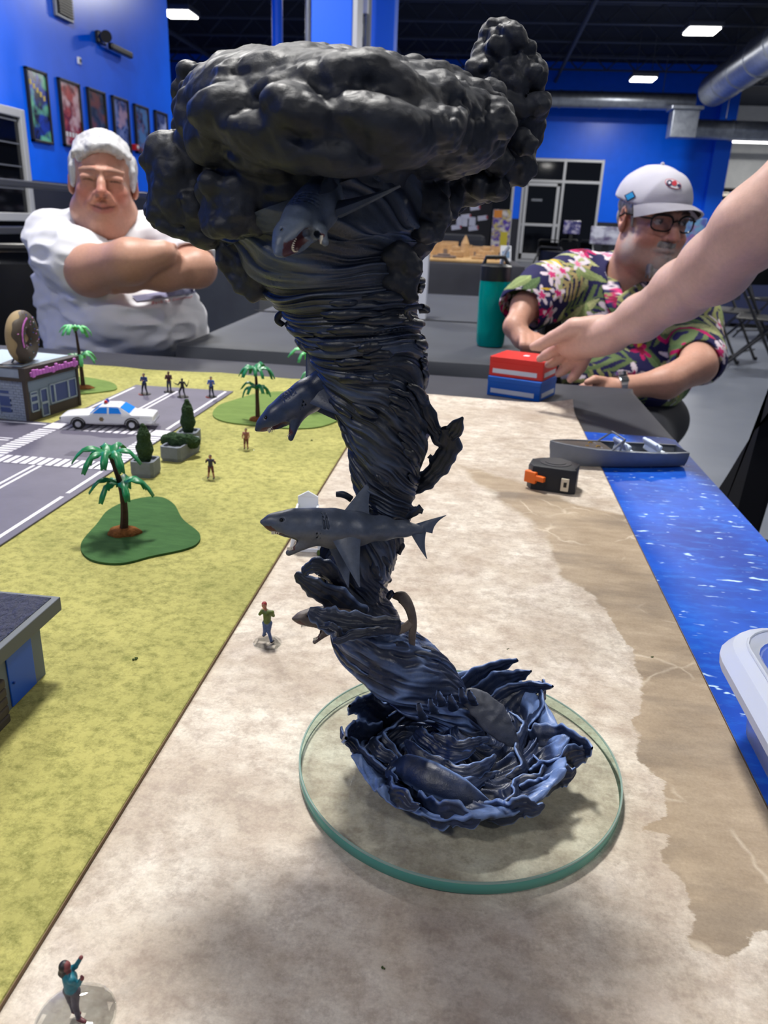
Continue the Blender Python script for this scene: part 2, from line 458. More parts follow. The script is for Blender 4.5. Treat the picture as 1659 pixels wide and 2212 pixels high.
# glazed storefront in the far wall
def glazing(name, x0, x1, z1, bars_v, bars_h, y, axis='x', x=None):
    """one frame, each pane its own piece"""
    root = empty(name, (0, 0, 0), kind='structure')
    w = .085
    def bx(a0, a1, z0, z1_, t=.05, off=0):
        b = MB()
        if axis == 'x': b.box(a0, a1, y - t + off, y + t + off, z0, z1_, .008)
        else: b.box(x - t + off, x + t + off, a0, a1, z0, z1_, .008)
        return b
    for a in [x0, *bars_v, x1]: bx(a - w / 2, a + w / 2, 0, z1).build('frame_post', m_frame, root)
    for z, a0, a1 in bars_h: bx(a0, a1, z - w / 2, z + w / 2, .045).build('frame_rail', m_frame, root)
    xs = [x0, *bars_v, x1]
    for i in range(len(xs) - 1):
        zs = sorted(z for z, a0, a1 in bars_h if a0 <= xs[i] + .01 and a1 >= xs[i + 1] - .01)
        for z0, z2 in zip(zs, zs[1:]):
            bx(xs[i] + .03, xs[i + 1] - .03, z0, z2, .008).build('pane', m_nightglass, root)
    return root
mx = ony(1211, 450, YF)[0]
zt = ony(1200, 392, YF)[2]
dr = ony(1170, 486, YF)[2]
window_1 = glazing('window_1', wx0 + .04, wx1 - .04, wtop, [mx], [(.05, wx0, wx1), (dr, wx0, mx), (zt, wx0, wx1), (wtop - .05, wx0, wx1)], YF + .02)
# door leaf frame inside the left half
b = MB()
for a0, a1, z0, z1 in ((wx0 + .1, wx0 + .2, .1, zt - .06), (mx - .2, mx - .1, .1, zt - .06), (wx0 + .1, mx - .1, zt - .16, zt - .06), (wx0 + .1, mx - .1, .1, .28)):
    b.box(a0, a1, YF - .07, YF - .02, z0, z1, .008)
b.build('door_leaf', m_frame, window_1)
b = MB(); b.box(wx0 + .35, wx0 + .7, YF - .02, YF - .005, zt - .62, zt - .55); b.build('door_decal', m_grey, window_1)
window_2 = glazing('window_2', vx0 + .04, vx1 - .04, wtop, [], [(.05, vx0, vx1), (ony(1100, 540, YF)[2], vx0, vx1), (zt, vx0, vx1), (wtop - .05, vx0, vx1)], YF + .02)
# left wall window
y1 = onx(38, 300, XL)[1]; zt3 = onx(30, 236, XL)[2]
window_3 = glazing('window_3', y1 - 2.4, y1, zt3, [y1 - .8], [(.05, y1 - 2.4, y1), (onx(25, 468, XL)[2], y1 - 2.4, y1), (zt3 - .04, y1 - 2.4, y1)], None, 'y', XL + .04)
b = MB()
for i in range(4): b.box(XL + .05, XL + .07, y1 - .75, y1 - .1, 1.25 + i * .22, 1.262 + i * .22)
b.build('glazing_bar', m_grey, window_3)

# blue columns carrying the roof
m_bluedk = mat('blue_column_shade_side', S(0, 84, 214), .5)
def column(px0, px1, y, name, d, m):
    x0, x1 = ony(px0, 60, y)[0], ony(px1, 60, y)[0]
    b = MB(); b.box(x0, x1, y, y + d, 0, CEIL, .01); o = b.build(name, m); return o, x0, x1
cA, xa0, xa1 = column(672, 760, 9.0, 'roof_column', .42, m_bluecol)
tag(cA, 'wide bright blue box column rising behind the storm cloud', 'column')
b = MB(); b.box(xa1 - .001, xa1 + .05, 9.02, 9.4, 0, CEIL); b.build('corner_strip', m_frame, cA)
cB, xb0, xb1 = column(795, 852, 10.5, 'roof_column', .35, m_bluecol)
tag(cB, 'narrower deep blue column to the right of the bright one', 'column')
pp = ony(599, 60, 12.0)
b = MB(); b.cyl((pp[0], 12, 0), (pp[0], 12, CEIL), .075, n=20); o = b.build('roof_pole', m_bluecol, smooth=True)
tag(o, 'thin round blue pole left of the wide blue column', 'pole')
pp = ony(665, 60, 10.2)
b = MB(); b.cyl((pp[0], 10.2, 0), (pp[0], 10.2, CEIL), .03, n=14); o = b.build('conduit_pipe', m_grey, smooth=True)
tag(o, 'slim grey pipe running up beside the wide blue column', 'pipe')
# electrical gear between the columns
p0, p1 = ony(767, 60, 10.0), ony(797, 100, 10.0)
t = empty('electrical_panel', (p0[0], 10.0, 0), 0, 'grey electrical panel and conduits between the two blue columns', 'panel')
w = p1[0] - p0[0]
b = MB(); b.box(0, w, .1, .14, 0, CEIL); b.build('backing_board', mat('panel_grey', S(150, 154, 160), .5), t)
for i, (pz, pw, ph) in enumerate(((5, .9, .10), (62, .45, .07), (82, .35, .24), (118, .8, .1))):
    z = ony(780, pz, 10)[2]; b = MB(); b.box(w * .12, w * (.12 + pw * .8), .02, .1, z - ph, z + ph, .008); b.build('junction_box', m_white if i in (0, 1) else m_grey, t)
for k in (.3, .72):
    b = MB(); b.cyl((w * k, .06, 0), (w * k, .06, CEIL), .014, n=8); b.build('conduit', m_grey, t)

# ceiling lights with their lamps
m_lens = mat('lamp_lens', (1, 1, 1), .4, emit=((1.0, .97, .9), 14.0))
for i, (x, y, z, pw) in enumerate(FIXTURES):
    lab = {0: 'ceiling light straight above the gaming table', 1: 'ceiling light above the right side of the gaming table', 2: 'ceiling light between the blue poster wall and the grey table', 3: 'ceiling light above the far ruins table', 4: 'ceiling light behind the camera on the left', 5: 'ceiling light behind the camera on the right', 9: 'ceiling light inside the shop beyond the blue pilaster', 10: 'ceiling light hidden behind the wide blue column', 11: 'ceiling light high over the right hand chairs', 6: 'bright ceiling light above the framed posters by the blue wall', 7: 'bright ceiling light highest at the upper right', 8: 'small ceiling light over the silver duct'}.get(i)
    t = empty('ceiling_light', (x, y, z), 0, lab or 'ceiling light overhead outside the picture', 'light', 'ceiling lights')
    b = MB(); b.box(-.34, .34, -.34, .34, .05, .16, .02); b.cyl((-.2, 0, .15), (-.2, 0, CEIL - z), .01, n=6); b.cyl((.2, 0, .15), (.2, 0, CEIL - z), .01, n=6)
    b.build('housing', m_grey, t)
    b = MB(); b.box(-.3, .3, -.3, .3, .02, .05, .01); b.build('diffuser', m_lens, t)
    ld = bpy.data.lights.new('lamp', 'AREA'); ld.shape = 'SQUARE'; ld.size = .5; ld.energy = LIGHT_POWER * pw; ld.color = (1.0, .975, .93)
    lo = bpy.data.objects.new('lamp', ld); COL.objects.link(lo); lo.parent = t; lo.location = (0, 0, .015)

# ducts
def duct_label(o, l): tag(o, l, 'duct')
zA = ony(1300, 216, 26.6)[2]; xA1 = ony(1500, 220, 26.6)[0]
def ribbed(p, q, r, name, label, every=.9):
    p, q = Vector(p), Vector(q); t = empty(name, (0, 0, 0), 0, label, 'duct')
    b = MB(); b.cyl(p, q, r, n=28); b.build('duct_tube', m_duct, t, True)
    for u_ in (.15, .85):
        h_ = p.lerp(q, u_); b = MB(); b.cyl((h_.x, h_.y, h_.z + r), (h_.x, h_.y, CEIL), .012, n=6); b.build('hanger_rod', m_grey, t)
    L = (q - p).length; d = (q - p) / L
    for k in range(1, int(L / every)):
        b = MB(); c = p + d * (k * every); b.cyl(c - d * .03, c + d * .03, r + .018, n=28); b.build('seam_ring', m_duct, t, True)
    return t
ribbed((-.4, 26.6, zA), (xA1, 26.6, zA), .235, 'air_duct', 'silver round duct running across above the blue far wall', 1.2)
pB0 = ony(1505, 215, 26.4); pB1 = onz(1690, 140, pB0[2] + .12)
ribbed((xA1 + .12, 25.0, zA + .1), (5.6, 13.0, zA + .12), .42, 'air_duct', 'thick silver duct slanting in from the upper right edge', 1.5)
zC = ony(1580, 281, 26.5)[2]; xC = ony(1490, 281, 26.5)[0]
ribbed((xC, 26.5, zC), (12.5, 26.5, zC - .05), .27, 'air_duct', 'lower silver duct running right from the drop box', 1.2)
x0, x1 = ony(1436, 270, 26.6)[0], ony(1490, 270, 26.6)[0]; z0, z1 = ony(1460, 304, 26.6)[2], ony(1460, 243, 26.6)[2]
t = empty('duct_drop_box', (0, 0, 0), 0, 'square grey drop box hanging from the silver cross duct', 'duct')
b = MB(); b.box(x0, x1, 25.6, 26.2, z0, z1 - .04, .01); b.build('box_body', m_duct, t)
b = MB(); b.box(x0 - .08, x1 + .08, 25.5, 26.3, z1 - .04, z1 + .05, .01); b.build('flange', m_duct, t)

# things on the left wall: vent, camera, thermostat, alarm, posters
def wallbox(pxa, pya, pxb, pyb, t, name, m, parent=None):
    a, c = onx(pxa, pya, XL), onx(pxb, pyb, XL)
    b = MB(); b.box(XL, XL + t, a[1], c[1], min(a[2], c[2]), max(a[2], c[2]), .006)
    return b.build(name, m, parent)
a, c = onx(112, 2, XL), onx(152, 52, XL)
lerp_ = lambda u, v, t_: u + (v - u) * t_
t = empty('wall_vent', (XL, a[1], 0), 0, 'dark louvred vent grille high on the blue wall', 'vent')
b = MB(); b.box(0, .05, 0, c[1] - a[1], c[2], a[2] + .25, .01); b.build('vent_frame', m_grey, t)
b = MB(); b.box(.045, .055, .03, c[1] - a[1] - .03, c[2] + .03, a[2] + .22); b.build('vent_void', m_black, t)
for k in range(12):
    z = lerp_(c[2] + .04, a[2] + .2, k / 11); b = MB(); b.box(.05, .07, .03, c[1] - a[1] - .03, z, z + .016); b.build('louvre', m_black, t)
p = onx(212, 82, XL)
t = empty('spot_lamp', (XL, p[1], p[2]), 0, 'black twin-head emergency lamp high on the blue wall', 'lamp')
b = MB(); b.box(0, .07, -.1, .1, -.07, .07, .02); b.build('lamp_body', m_blackp, t)
b = MB(); b.cyl((.08, -.05, 0), (.2, -.2, -.02), .055, .07, n=14); b.build('lamp_head', m_blackp, t, True)
b = MB(); b.box(.06, .13, .12, .75, -.1, -.02, .02); b.build('lamp_arm', m_blackp, t)
b = MB(); b.cyl((.07, .0, 0), (.1, .0, 0), .06, n=14); b.build('lamp_lens_ring', m_white, t, True)
t = wallbox(165, 122, 172, 140, .03, 'thermostat', m_white); tag(t, 'small white thermostat above the second poster', 'thermostat')
b = MB(); b.box(XL + .03, XL + .036, onx(167, 130, XL)[1], onx(170, 130, XL)[1], onx(167, 134, XL)[2], onx(167, 127, XL)[2]); b.build('display', m_black, t)
t = wallbox(284, 311, 293, 326, .06, 'fire_alarm', mat('alarm_red', S(190, 20, 28), .4)); tag(t, 'small red fire alarm box below the fifth poster', 'alarm')
b = MB(); q = onx(288, 318, XL); b.sph((XL + .07, q[1], q[2]), (.015, .03, .03), 1); b.build('strobe', m_white, t)

def poster_mat(name, c1, c2, c3, scale, seed):
    m = bpy.data.materials.new(name); m.use_nodes = True; n = NT(m)
    v = n.mapping((1, 1, 1), (seed, seed * .7, seed * 1.3))
    f1 = n.rng(n.noise(scale, 3, .5, v, 1.2), .42, .6); f2 = n.rng(n.noise(scale * .7, 2, .5, n.mapping((1, 1, 1.4), (seed * 2, 1, seed))), .48, .62)
    n.col(n.mix(f2, n.mix(f1, c1, c2), c3)); n.b.inputs['Roughness'].default_value = .18
    return m
POST = [((49, 142), (95, 158), (62, 304), ((24, 26, 40), (30, 60, 170), (110, 190, 150)), 'first framed poster from the window, blue and green art with yellow lettering'),
        ((121, 166), (166, 178), (134, 315), ((120, 30, 36), (190, 80, 70), (225, 190, 190)), 'second framed poster from the window, red and white art'),
        ((184, 187), (222, 198), (190, 330), ((36, 42, 54), (60, 74, 90), (120, 70, 60)), 'third framed poster from the window, dim grey and dark'),
        ((238, 205), (272, 216), (246, 340), ((46, 66, 120), (120, 136, 190), (180, 150, 170)), 'fourth framed poster from the window, pale blue art'),
        ((286, 223), (316, 231), (292, 330), ((40, 34, 44), (120, 70, 76), (80, 120, 170)), 'fifth framed poster from the window, dark with a small rainbow patch'),
        ((331, 237), (357, 245), (336, 330), ((28, 34, 56), (70, 84, 130), (170, 180, 220)), 'sixth framed poster from the window, violet and white art')]
for i, (a, c, d, cs, lab) in enumerate(POST):
    A, C, Dn = onx(*a, XL), onx(*c, XL), onx(*d, XL)
    y0, y1_, z1, z0 = A[1], C[1], A[2], Dn[2]
    t = empty('framed_poster', (XL, y0, z0), 0, lab, 'poster', 'framed posters on the blue wall')
    w, hgt = y1_ - y0, z1 - z0; f = .025
    b = MB()
    for q in ((0, w, 0, f), (0, w, hgt - f, hgt), (0, f, 0, hgt), (w - f, w, 0, hgt)): b.box(0, .04, q[0], q[1], q[2], q[3], .003)
    b.build('frame', m_black, t)
    b = MB(); b.box(.008, .02, f * .5, w - f * .5, f * .5, hgt - f * .5); b.build('print', poster_mat('poster_art_%d' % i, *[S(*k) for k in cs], 5.5, i * 1.7 + .4), t)
    if i in (0, 1, 3):
        b = MB(); rnd = random.Random(i)
        for k in range(5):
            yy = w * (.14 + .15 * k); zz = hgt * (.78 - .045 * k if i == 0 else .16)
            b.box(.021, .023, yy, yy + w * .1, zz, zz + hgt * .07)
        b.build('print_lettering', mat('poster_yellow', S(200, 180, 90), .4) if i == 0 else m_white, t)

# railing behind the seated man
t = empty('railing', (-3, 4, 0), 0, 'dark metal railing with two bars behind the man in the white shirt', 'railing')
for (px, py, nm) in ((0, 393, 'top_bar'), (0, 497, 'middle_bar')):
    z = onx(px, py, -3)[2]; b = MB(); b.box(-.03, .03, -2, 5.5, z - .022, z + .022, .008); b.build(nm, mat('rail_grey', S(82, 84, 90), .4, .5), t)
for y in (-1.5, 2.6, 5.4):
    b = MB(); b.box(-.03, .03, y - .03, y + .03, 0, onx(0, 393, -3)[2], .006); b.build('post', m_black, t)
# ================================================================== tables, cloths and mats
ZB, ZS, ZG = .7515, .7535, .7572      # tops of the sea mat, the sand mat, the grass mat
def cloth_mat(name, c, c2):
    m = bpy.data.materials.new(name); m.use_nodes = True; n = NT(m)
    n.col(n.mix(n.rng(n.noise(5, 4), .35, .65), c, c2)); n.b.inputs['Roughness'].default_value = .62
    n.b.inputs['Sheen Weight'].default_value = .12; n.b.inputs['Specular IOR Level'].default_value = .3
    n.bump(n.noise(420, 2), .12, .001); return m
m_cloth = cloth_mat('charcoal_cloth', S(38, 39, 46), S(45, 46, 54))
m_cloth2 = cloth_mat('dark_grey_cloth', S(50, 53, 61), S(56, 60, 68))
def catmull(pts, n=8, closed=True):
    P = [np.array(p, float) for p in pts]; N = len(P); out = []
    for i in range(N if closed else N - 1):
        p0, p1, p2, p3 = (P[(i + k - 1) % N] if closed else P[min(max(i + k - 1, 0), N - 1)] for k in range(4))
        for j in range(n):
            t = j / n; out.append(.5 * (2 * p1 + (p2 - p0) * t + (2 * p0 - 5 * p1 + 4 * p2 - p3) * t * t + (3 * p1 - p0 - 3 * p2 + p3) * t ** 3))
    if not closed: out.append(P[-1])
    return out
def draped(name, corners, z, drop, m, amp=.012, r=.012, per=.5, res=.05):
    """cloth over a four-cornered table: top sheet and a skirt with folds"""
    C4 = [np.array(c, float) for c in corners]; b = MB(); ring = []
    for i in range(4):
        a, c = C4[i], C4[(i + 1) % 4]; n = max(2, int(np.linalg.norm(c - a) / res))
        for k in range(n): ring.append((a + (c - a) * k / n, i, k / n))
    N = len(ring); cen = sum(C4) / 4
    def outn(p, i):
        a, c = C4[i], C4[(i + 1) % 4]; d = (c - a) / np.linalg.norm(c - a); nn = np.array([d[1], -d[0]])
        return nn if nn @ (p - cen) > 0 else -nn
    rows = []
    prof = [(-.35, 0), (-r, 0), (-.3 * r, -.3 * r), (0, -r)] + [(0, -drop * t) for t in (.2, .4, .6, .8, 1)]
    for q, (off, dz) in enumerate(prof):
        row = []
        for k, (p, i, t) in enumerate(ring):
            nn = outn(p, i); corner = min(t, 1 - t); s = k * res
            w = amp * max(0, (-dz - .02) / drop) * (1.7 + math.sin(s * 9 + 2 * math.sin(s * 3.1)) + .6 * math.sin(s * 23 + 1))
            o = off + w + .02 * max(0, -dz - r) / drop
            if q == 0: pp = p + (cen - p) * .12
            else: pp = p + nn * o
            row.append(b.bm.verts.new((pp[0], pp[1], z + dz)))
        rows.append(row)
    for A, B in zip(rows, rows[1:]):
        for k in range(N): b.bm.faces.new((A[k], A[(k + 1) % N], B[(k + 1) % N], B[k]))
    b.bm.faces.new(rows[0])
    o = b.build(name, m, smooth=True); return o
def folding_table(name, corners, z, label):
    C4 = [np.array(c, float) for c in corners]; cen = sum(C4) / 4
    t = empty(name, (cen[0], cen[1], 0), 0, label, 'table')
    b = MB(); b.prism([c - cen - (c - cen) / np.linalg.norm(c - cen) * .045 for c in C4], z - .035, z - .004); b.build('tabletop', m_blackp, t)
    for c in C4:
        d = (c - cen) * .82; b = MB(); b.cyl((d[0], d[1], 0), (d[0], d[1], z - .03), .016, n=10); b.build('leg', m_grey, t, True)
    return t
gt = [(.358, 1.765), (-1.52, 1.845), (-1.45, -.15), (.352, -.15)]
folding_table('gaming_table', gt, TZ, 'long gaming table under the charcoal cloth carrying the coloured mats')
tag(draped('tablecloth', gt, TZ, .10, m_cloth), 'charcoal cloth over the gaming table below the green and sand mats', 'tablecloth')
t2 = [(.14, 1.985), (.16, 4.0), (-.83, 4.0), (-.79, 2.0)]
folding_table('side_table', t2, TZ, 'second table behind the gaming table under the plain grey cloth')
tag(draped('tablecloth', t2, TZ, .2, m_cloth2, .02, .02), 'plain dark grey cloth on the empty table behind the tornado', 'tablecloth')
b = MB(); b.box(-.81, .145, 2.83, 2.836, TZ, TZ + .004, .001); o = b.build('cloth_seam', m_cloth); tag(o, 'narrow dark seam strip lying across the plain grey cloth', 'strip')

# ---- sand mat
def signed_poly(P, poly):
    poly = np.array(poly); n = len(poly); best = np.full(len(P), 1e9); ins = np.zeros(len(P), bool)
    for i in range(n):
        a, b_ = poly[i], poly[(i + 1) % n]; d = b_ - a
        t = np.clip(((P - a) @ d) / (d @ d), 0, 1); best = np.minimum(best, np.linalg.norm(P - a - t[:, None] * d, axis=1))
        c = (a[1] > P[:, 1]) != (b_[1] > P[:, 1])
        with np.errstate(divide='ignore', invalid='ignore'): xi = a[0] + (P[:, 1] - a[1]) / (b_[1] - a[1]) * d[0]
        ins ^= c & (P[:, 0] < xi)
    return np.where(ins, best, -best)
wet_px = [(985, 1000), (1050, 1020), (1140, 1042), (1230, 1085), (1330, 1105), (1400, 1120), (1700, 1760), (1760, 2030), (1659, 2005), (1612, 2022), (1598, 2080), (1570, 2096), (1540, 2062), (1492, 2056), (1464, 2028),
          (1502, 2002), (1470, 1900), (1428, 1850), (1452, 1800), (1398, 1790), (1442, 1762), (1440, 1692), (1384, 1640), (1396, 1600), (1374, 1562), (1390, 1508), (1368, 1440), (1340, 1380), (1288, 1292), (1205, 1240), (1195, 1180), (1150, 1132), (1098, 1090), (1010, 1030)]
wet_poly = [onz(*p, ZS)[:2] for p in wet_px]
xs = np.linspace(-.1781, .198, 126); ys = np.linspace(-.12, 1.515, 520)
X, Y = np.meshgrid(xs, ys, indexing='ij')
Zc = np.full(X.shape, ZS)
far = np.clip((Y - 1.44) / .075, 0, 1); cornr = np.clip((X - .10) / .098, 0, 1)
Zc += far ** 2 * (.004 + .012 * cornr ** 2)
P = np.stack([X.ravel(), Y.ravel() - .012 * (np.sin(X.ravel() * 9)) * far.ravel(), Zc.ravel()], 1)
def gridq(nx, ny):
    i, j = np.meshgrid(np.arange(nx - 1), np.arange(ny - 1), indexing='ij'); a = (i * ny + j).ravel()
    return np.stack([a, a + ny, a + ny + 1, a + 1], 1)
Q = gridq(*X.shape)
me = np_mesh('sand_mat', P, Q)
wp = signed_poly(P[:, :2], wet_poly) + .006 * fbm(P, 40, 3, 3)
set_val(me, wp, 'wet')
m = bpy.data.materials.new('sand_print'); m.use_nodes = True; n = NT(m)
big = n.rng(n.noise(13, 6, .66, n.mapping((1, 1, 1))), .38, .62)
mid = n.rng(n.noise(38, 7, .74, n.mapping((.9, 1.6, 1))), .42, .68)
fine = n.rng(n.noise(520, 3, .7), .25, .75, .86, 1.1)
base = n.mix(big, S(220, 211, 197), S(188, 174, 157)); base = n.mix(n.math('MULTIPLY', mid, .75), base, S(166, 148, 132))
base = n.mix(n.math('MULTIPLY', n.rng(n.noise(16, 5, .6, None, .6), .56, .72), .45), base, S(232, 222, 212))
wetc = n.mix(n.rng(n.noise(24, 7, .7, n.mapping((.7, 1.8, 1))), .3, .7), S(142, 124, 102), S(178, 160, 136))
wetc = n.mix(n.math('MULTIPLY', n.rng(n.noise(11, 5, .6, n.mapping((.6, 1.7, 1), (.3, 0, .2))), .5, .68), .7), wetc, S(112, 100, 88))
a = n.node('Attribute', attribute_name='wet')
w = n.math('ADD', a.outputs['Fac'], n.math('MULTIPLY', n.math('SUBTRACT', n.noise(150, 4, .7, n.mapping((.5, 1, 1))), .5), .012))
sp = n.node('SeparateXYZ'); n.L.new(n.tc.outputs['Object'], sp.inputs[0])
soft = n.rng(sp.outputs['Y'], .62, .95, .0015, .014)      # crisp edge near, washed-out edge far
wetf = n.math('DIVIDE', w, soft); wetf = n.rng(wetf, -.4, .6, 0, .95)
base = n.mix(n.math('MULTIPLY', n.rng(n.noise(95, 6, .75), .46, .62), .5), base, S(150, 134, 120)); colr = n.mix(wetf, base, wetc)
vein = n.node('TexVoronoi', feature='DISTANCE_TO_EDGE'); vein.inputs['Scale'].default_value = 14
wv = n.node('TexNoise'); wv.inputs['Scale'].default_value = 9; wv.inputs['Detail'].default_value = 4; n.L.new(n.tc.outputs['Object'], wv.inputs[0])
vm = n.node('Vector' + 'Math', operation='ADD'); sc_ = n.node('VectorMath', operation='SCALE'); n.L.new(wv.outputs['Color'], sc_.inputs[0]); sc_.inputs['Scale'].default_value = .12
n.L.new(n.tc.outputs['Object'], vm.inputs[0]); n.L.new(sc_.outputs[0], vm.inputs[1]); n.L.new(vm.outputs[0], vein.inputs['Vector'])
vf = n.math('MULTIPLY', n.rng(vein.outputs['Distance'], .0, .035, 1, 0), n.rng(n.noise(8, 3), .5, .6))
vf = n.math('MULTIPLY', vf, n.math('MULTIPLY', wetf, .75))
colr = n.mix(vf, colr, S(214, 200, 180))
mu = n.mix(1, colr, fine, 'MULTIPLY'); n.col(mu)
n.b.inputs['Roughness'].default_value = .55; n.b.inputs['Specular IOR Level'].default_value = .3
n.bump(n.noise(700, 2), .1, .0006)
o = link('sand_mat', me, m); tag(o, 'sand coloured play mat printed with a dark wet shoreline', 'mat')
# its thickness
b = MB()
for x in (.198,): b.box(x - .0005, x + .0005, -.12, 1.43, ZB, ZS)
b.build('mat_edge', mat('mat_edge_brown', S(120, 98, 74), .8), o)

# ---- sea mat
m = bpy.data.materials.new('sea_print'); m.use_nodes = True; n = NT(m)
c = n.mix(n.rng(n.noise(9, 5, .6), .35, .65), S(4, 56, 156), S(8, 84, 198))
c = n.mix(n.math('MULTIPLY', n.rng(n.noise(60, 5, .7, n.mapping((.5, 1.5, 1))), .5, .75), .5), c, S(40, 130, 226))
sf = n.rng(n.noise(120, 2, .5, n.mapping((.5, 1.2, 1), (0, 0, .35))), .645, .70)
sf = n.math('MULTIPLY', sf, n.rng(n.noise(28, 2), .40, .55))
c = n.mix(sf, c, S(190, 222, 248)); n.col(c)
n.b.inputs['Roughness'].default_value = .5; n.b.inputs['Specular IOR Level'].default_value = .3
b = MB(); b.prism([(.17, -.12), (.351, -.12), (.3485, 1.305), (.335, 1.318), (.17, 1.322)], .7502, ZB)
tag(b.build('sea_mat', m), 'bright blue sea play mat with white flecks along the table edge', 'mat')

# ---- grass mat
m = bpy.data.materials.new('grass_print'); m.use_nodes = True; n = NT(m)
c = n.mix(n.rng(n.noise(9, 6, .65), .35, .65), S(180, 174, 106), S(158, 155, 92))
c = n.mix(n.math('MULTIPLY', n.rng(n.noise(110, 7, .8, n.mapping((1, 1.1, 1))), .44, .64), .85), c, S(116, 118, 64))
c = n.mix(n.math('MULTIPLY', n.rng(n.noise(300, 4, .75), .55, .75), .6), c, S(196, 190, 124))
c = n.mix(n.math('MULTIPLY', n.rng(n.noise(26, 6, .8), .58, .72), .35), c, S(104, 116, 56))
n.col(c); n.b.inputs['Roughness'].default_value = .85; n.b.inputs['Specular IOR Level'].default_value = .15
n.bump(n.noise(520, 3), .35, .0012)
edge = [(-.1785, -.12), (-.1785, 1.594)]
k = 30
for i in range(1, k): edge.append((-.1785 - i * (1.2 / k), 1.6 + .008 * math.sin(i * .9) + .004 * math.sin(i * 2.3)))
edge += [(-1.38, 1.61), (-1.38, -.12)]
b = MB(); b.prism(edge, TZ + .0006, ZG, bev=.0015)
grass = b.build('grass_mat', m); tag(grass, 'yellow green grass play mat filling the left of the table', 'mat')
b = MB(); b.box(-.1786, -.17815, -.12, 1.592, TZ + .0006, ZG - .0012); b.build('mat_edge', MATS['mat_edge_brown'], grass)

# ---- road tiles with their painted marks
m_road = mat('asphalt_print', S(98, 94, 112), .6, var=(14, S(82, 79, 96), .22), bump=(600, .15, .0006))
m_line = mat('road_paint_white', S(226, 224, 232), .6, var=(160, S(206, 204, 214), .2))
ZR = ZG + .0022
def slab(x0, x1, y0, y1, name, label):
    b = MB(); b.box(x0, x1, y0, y1, ZG + .0001, ZR, .0006); o = b.build(name, m_road); tag(o, label, 'road tile'); return o
RX0, RX1 = -.6485, -.4525
road_n = slab(RX0, RX1, 1.118, 1.425, 'road_tile', 'far road tile with a double centre line under the police car')
road_c = slab(RX0, RX1, .905, 1.1175, 'road_tile', 'crossroads tile ringed by four zebra crossings')
road_s = slab(RX0, RX1, .30, .9045, 'road_tile', 'near road tile with one double centre line beside the front palm')
road_w = slab(-1.15, RX0 - .0005, .905, 1.113, 'road_tile', 'side road tile running off the left edge before the shop')
def mark(par, x0, x1, y0, y1, name='lane_marking', sk=0):
    b = MB(); b.prism([(x0, y0), (x1, y0), (x1 + sk, y1), (x0 + sk, y1)], ZR, ZR + .0003); b.build(name, m_line, par)
for y0, y1 in ((1.155, 1.40),):
    mark(road_n, -.643, -.638, y0, y1); mark(road_n, -.467, -.462, 1.12, 1.415)
    mark(road_n, -.5625, -.5585, 1.155, 1.39); mark(road_n, -.5525, -.5485, 1.155, 1.39)
for y0, y1 in ((.32, .80), (.812, .90)): mark(road_s, -.467, -.462, y0, y1)
mark(road_s, -.643, -.638, .32, .9)
mark(road_s, -.5605, -.5565, .32, .9035); mark(road_s, -.5515, -.5475, .32, .9035)
mark(road_w, -1.1, -.652, 1.098, 1.103); mark(road_w, -1.1, -.655, 1.012, 1.016); mark(road_w, -1.1, -.655, 1.002, 1.006); mark(road_w, -1.1, -.652, .915, .92)
N_ = 12
for i in range(N_):
    x = -.616 + i * .0117
    mark(road_c, x, x + .0078, .9065, .938, 'crosswalk_stripe', .0)
    mark(road_c, x, x + .0078, 1.079, 1.113, 'crosswalk_stripe', .0)
for i in range(13):
    y = .942 + i * .0104
    mark(road_c, -.648, -.6205, y, y + .0068, 'crosswalk_stripe'); mark(road_c, -.4805, -.4535, y, y + .0068, 'crosswalk_stripe')
for x0, x1, y0, y1 in ((-.647, -.62, .908, .938), (-.647, -.62, 1.08, 1.113), (-.482, -.455, 1.08, 1.113), (-.482, -.455, .908, .936)): mark(road_c, x0, x1, y0, y1)
b = MB(); b.box(-.545, -.512, .955, .976, ZR, ZR + .0002); b.build('asphalt_patch', mat('asphalt_patch', S(78, 74, 90), .7), road_c)

# ---- felt islands, palms
m_felt = mat('green_felt', S(70, 104, 62), .9, 0, .1, (60, S(56, 88, 52), .2, (.6, 2.2, 1)), (500, .5, .001))
m_felt2 = mat('light_green_felt', S(116, 138, 76), .9, 0, .1, (60, S(100, 122, 66), .2, (.6, 2.2, 1)), (500, .5, .001))
m_mound = mat('brown_earth', S(142, 92, 50), .95, 0, .1, (300, S(98, 62, 34), .2), (420, .8, .002))
m_trunk = mat('palm_trunk', S(70, 44, 34), .5, 0, .4, (90, S(48, 30, 24), .2, (1, 1, 4)))
m_frond = mat('palm_frond', S(36, 140, 88), .38, 0, .5, (80, S(24, 112, 66), .25))
m_frond2 = mat('palm_frond_pale', S(70, 172, 100), .4, 0, .5, (80, S(110, 200, 130), .2))
def felt(px, m, label):
    pts = catmull([onz(*p, ZG)[:2] for p in px], 8); b = MB(); b.prism(pts, ZG, ZG + .0024, bev=.0008); o = b.build('felt_base', m); tag(o, label, 'felt base'); return o
felt([(175, 1180), (195, 1212), (260, 1221), (330, 1205), (400, 1190), (428, 1176), (430, 1155), (395, 1125), (375, 1092), (340, 1076), (280, 1085), (235, 1105), (210, 1135)], m_felt, 'near dark green felt island on the grass mat beside the road')
felt([(460, 900), (470, 880), (500, 868), (560, 852), (640, 848), (720, 862), (740, 900), (700, 922), (640, 928), (560, 922), (490, 914)], m_felt2, 'wide pale green felt island behind the left shark')
felt([(120, 850), (170, 853), (225, 848), (252, 842), (245, 830), (215, 822), (170, 816), (120, 825)], m_felt2, 'far green felt island behind the corner shop')
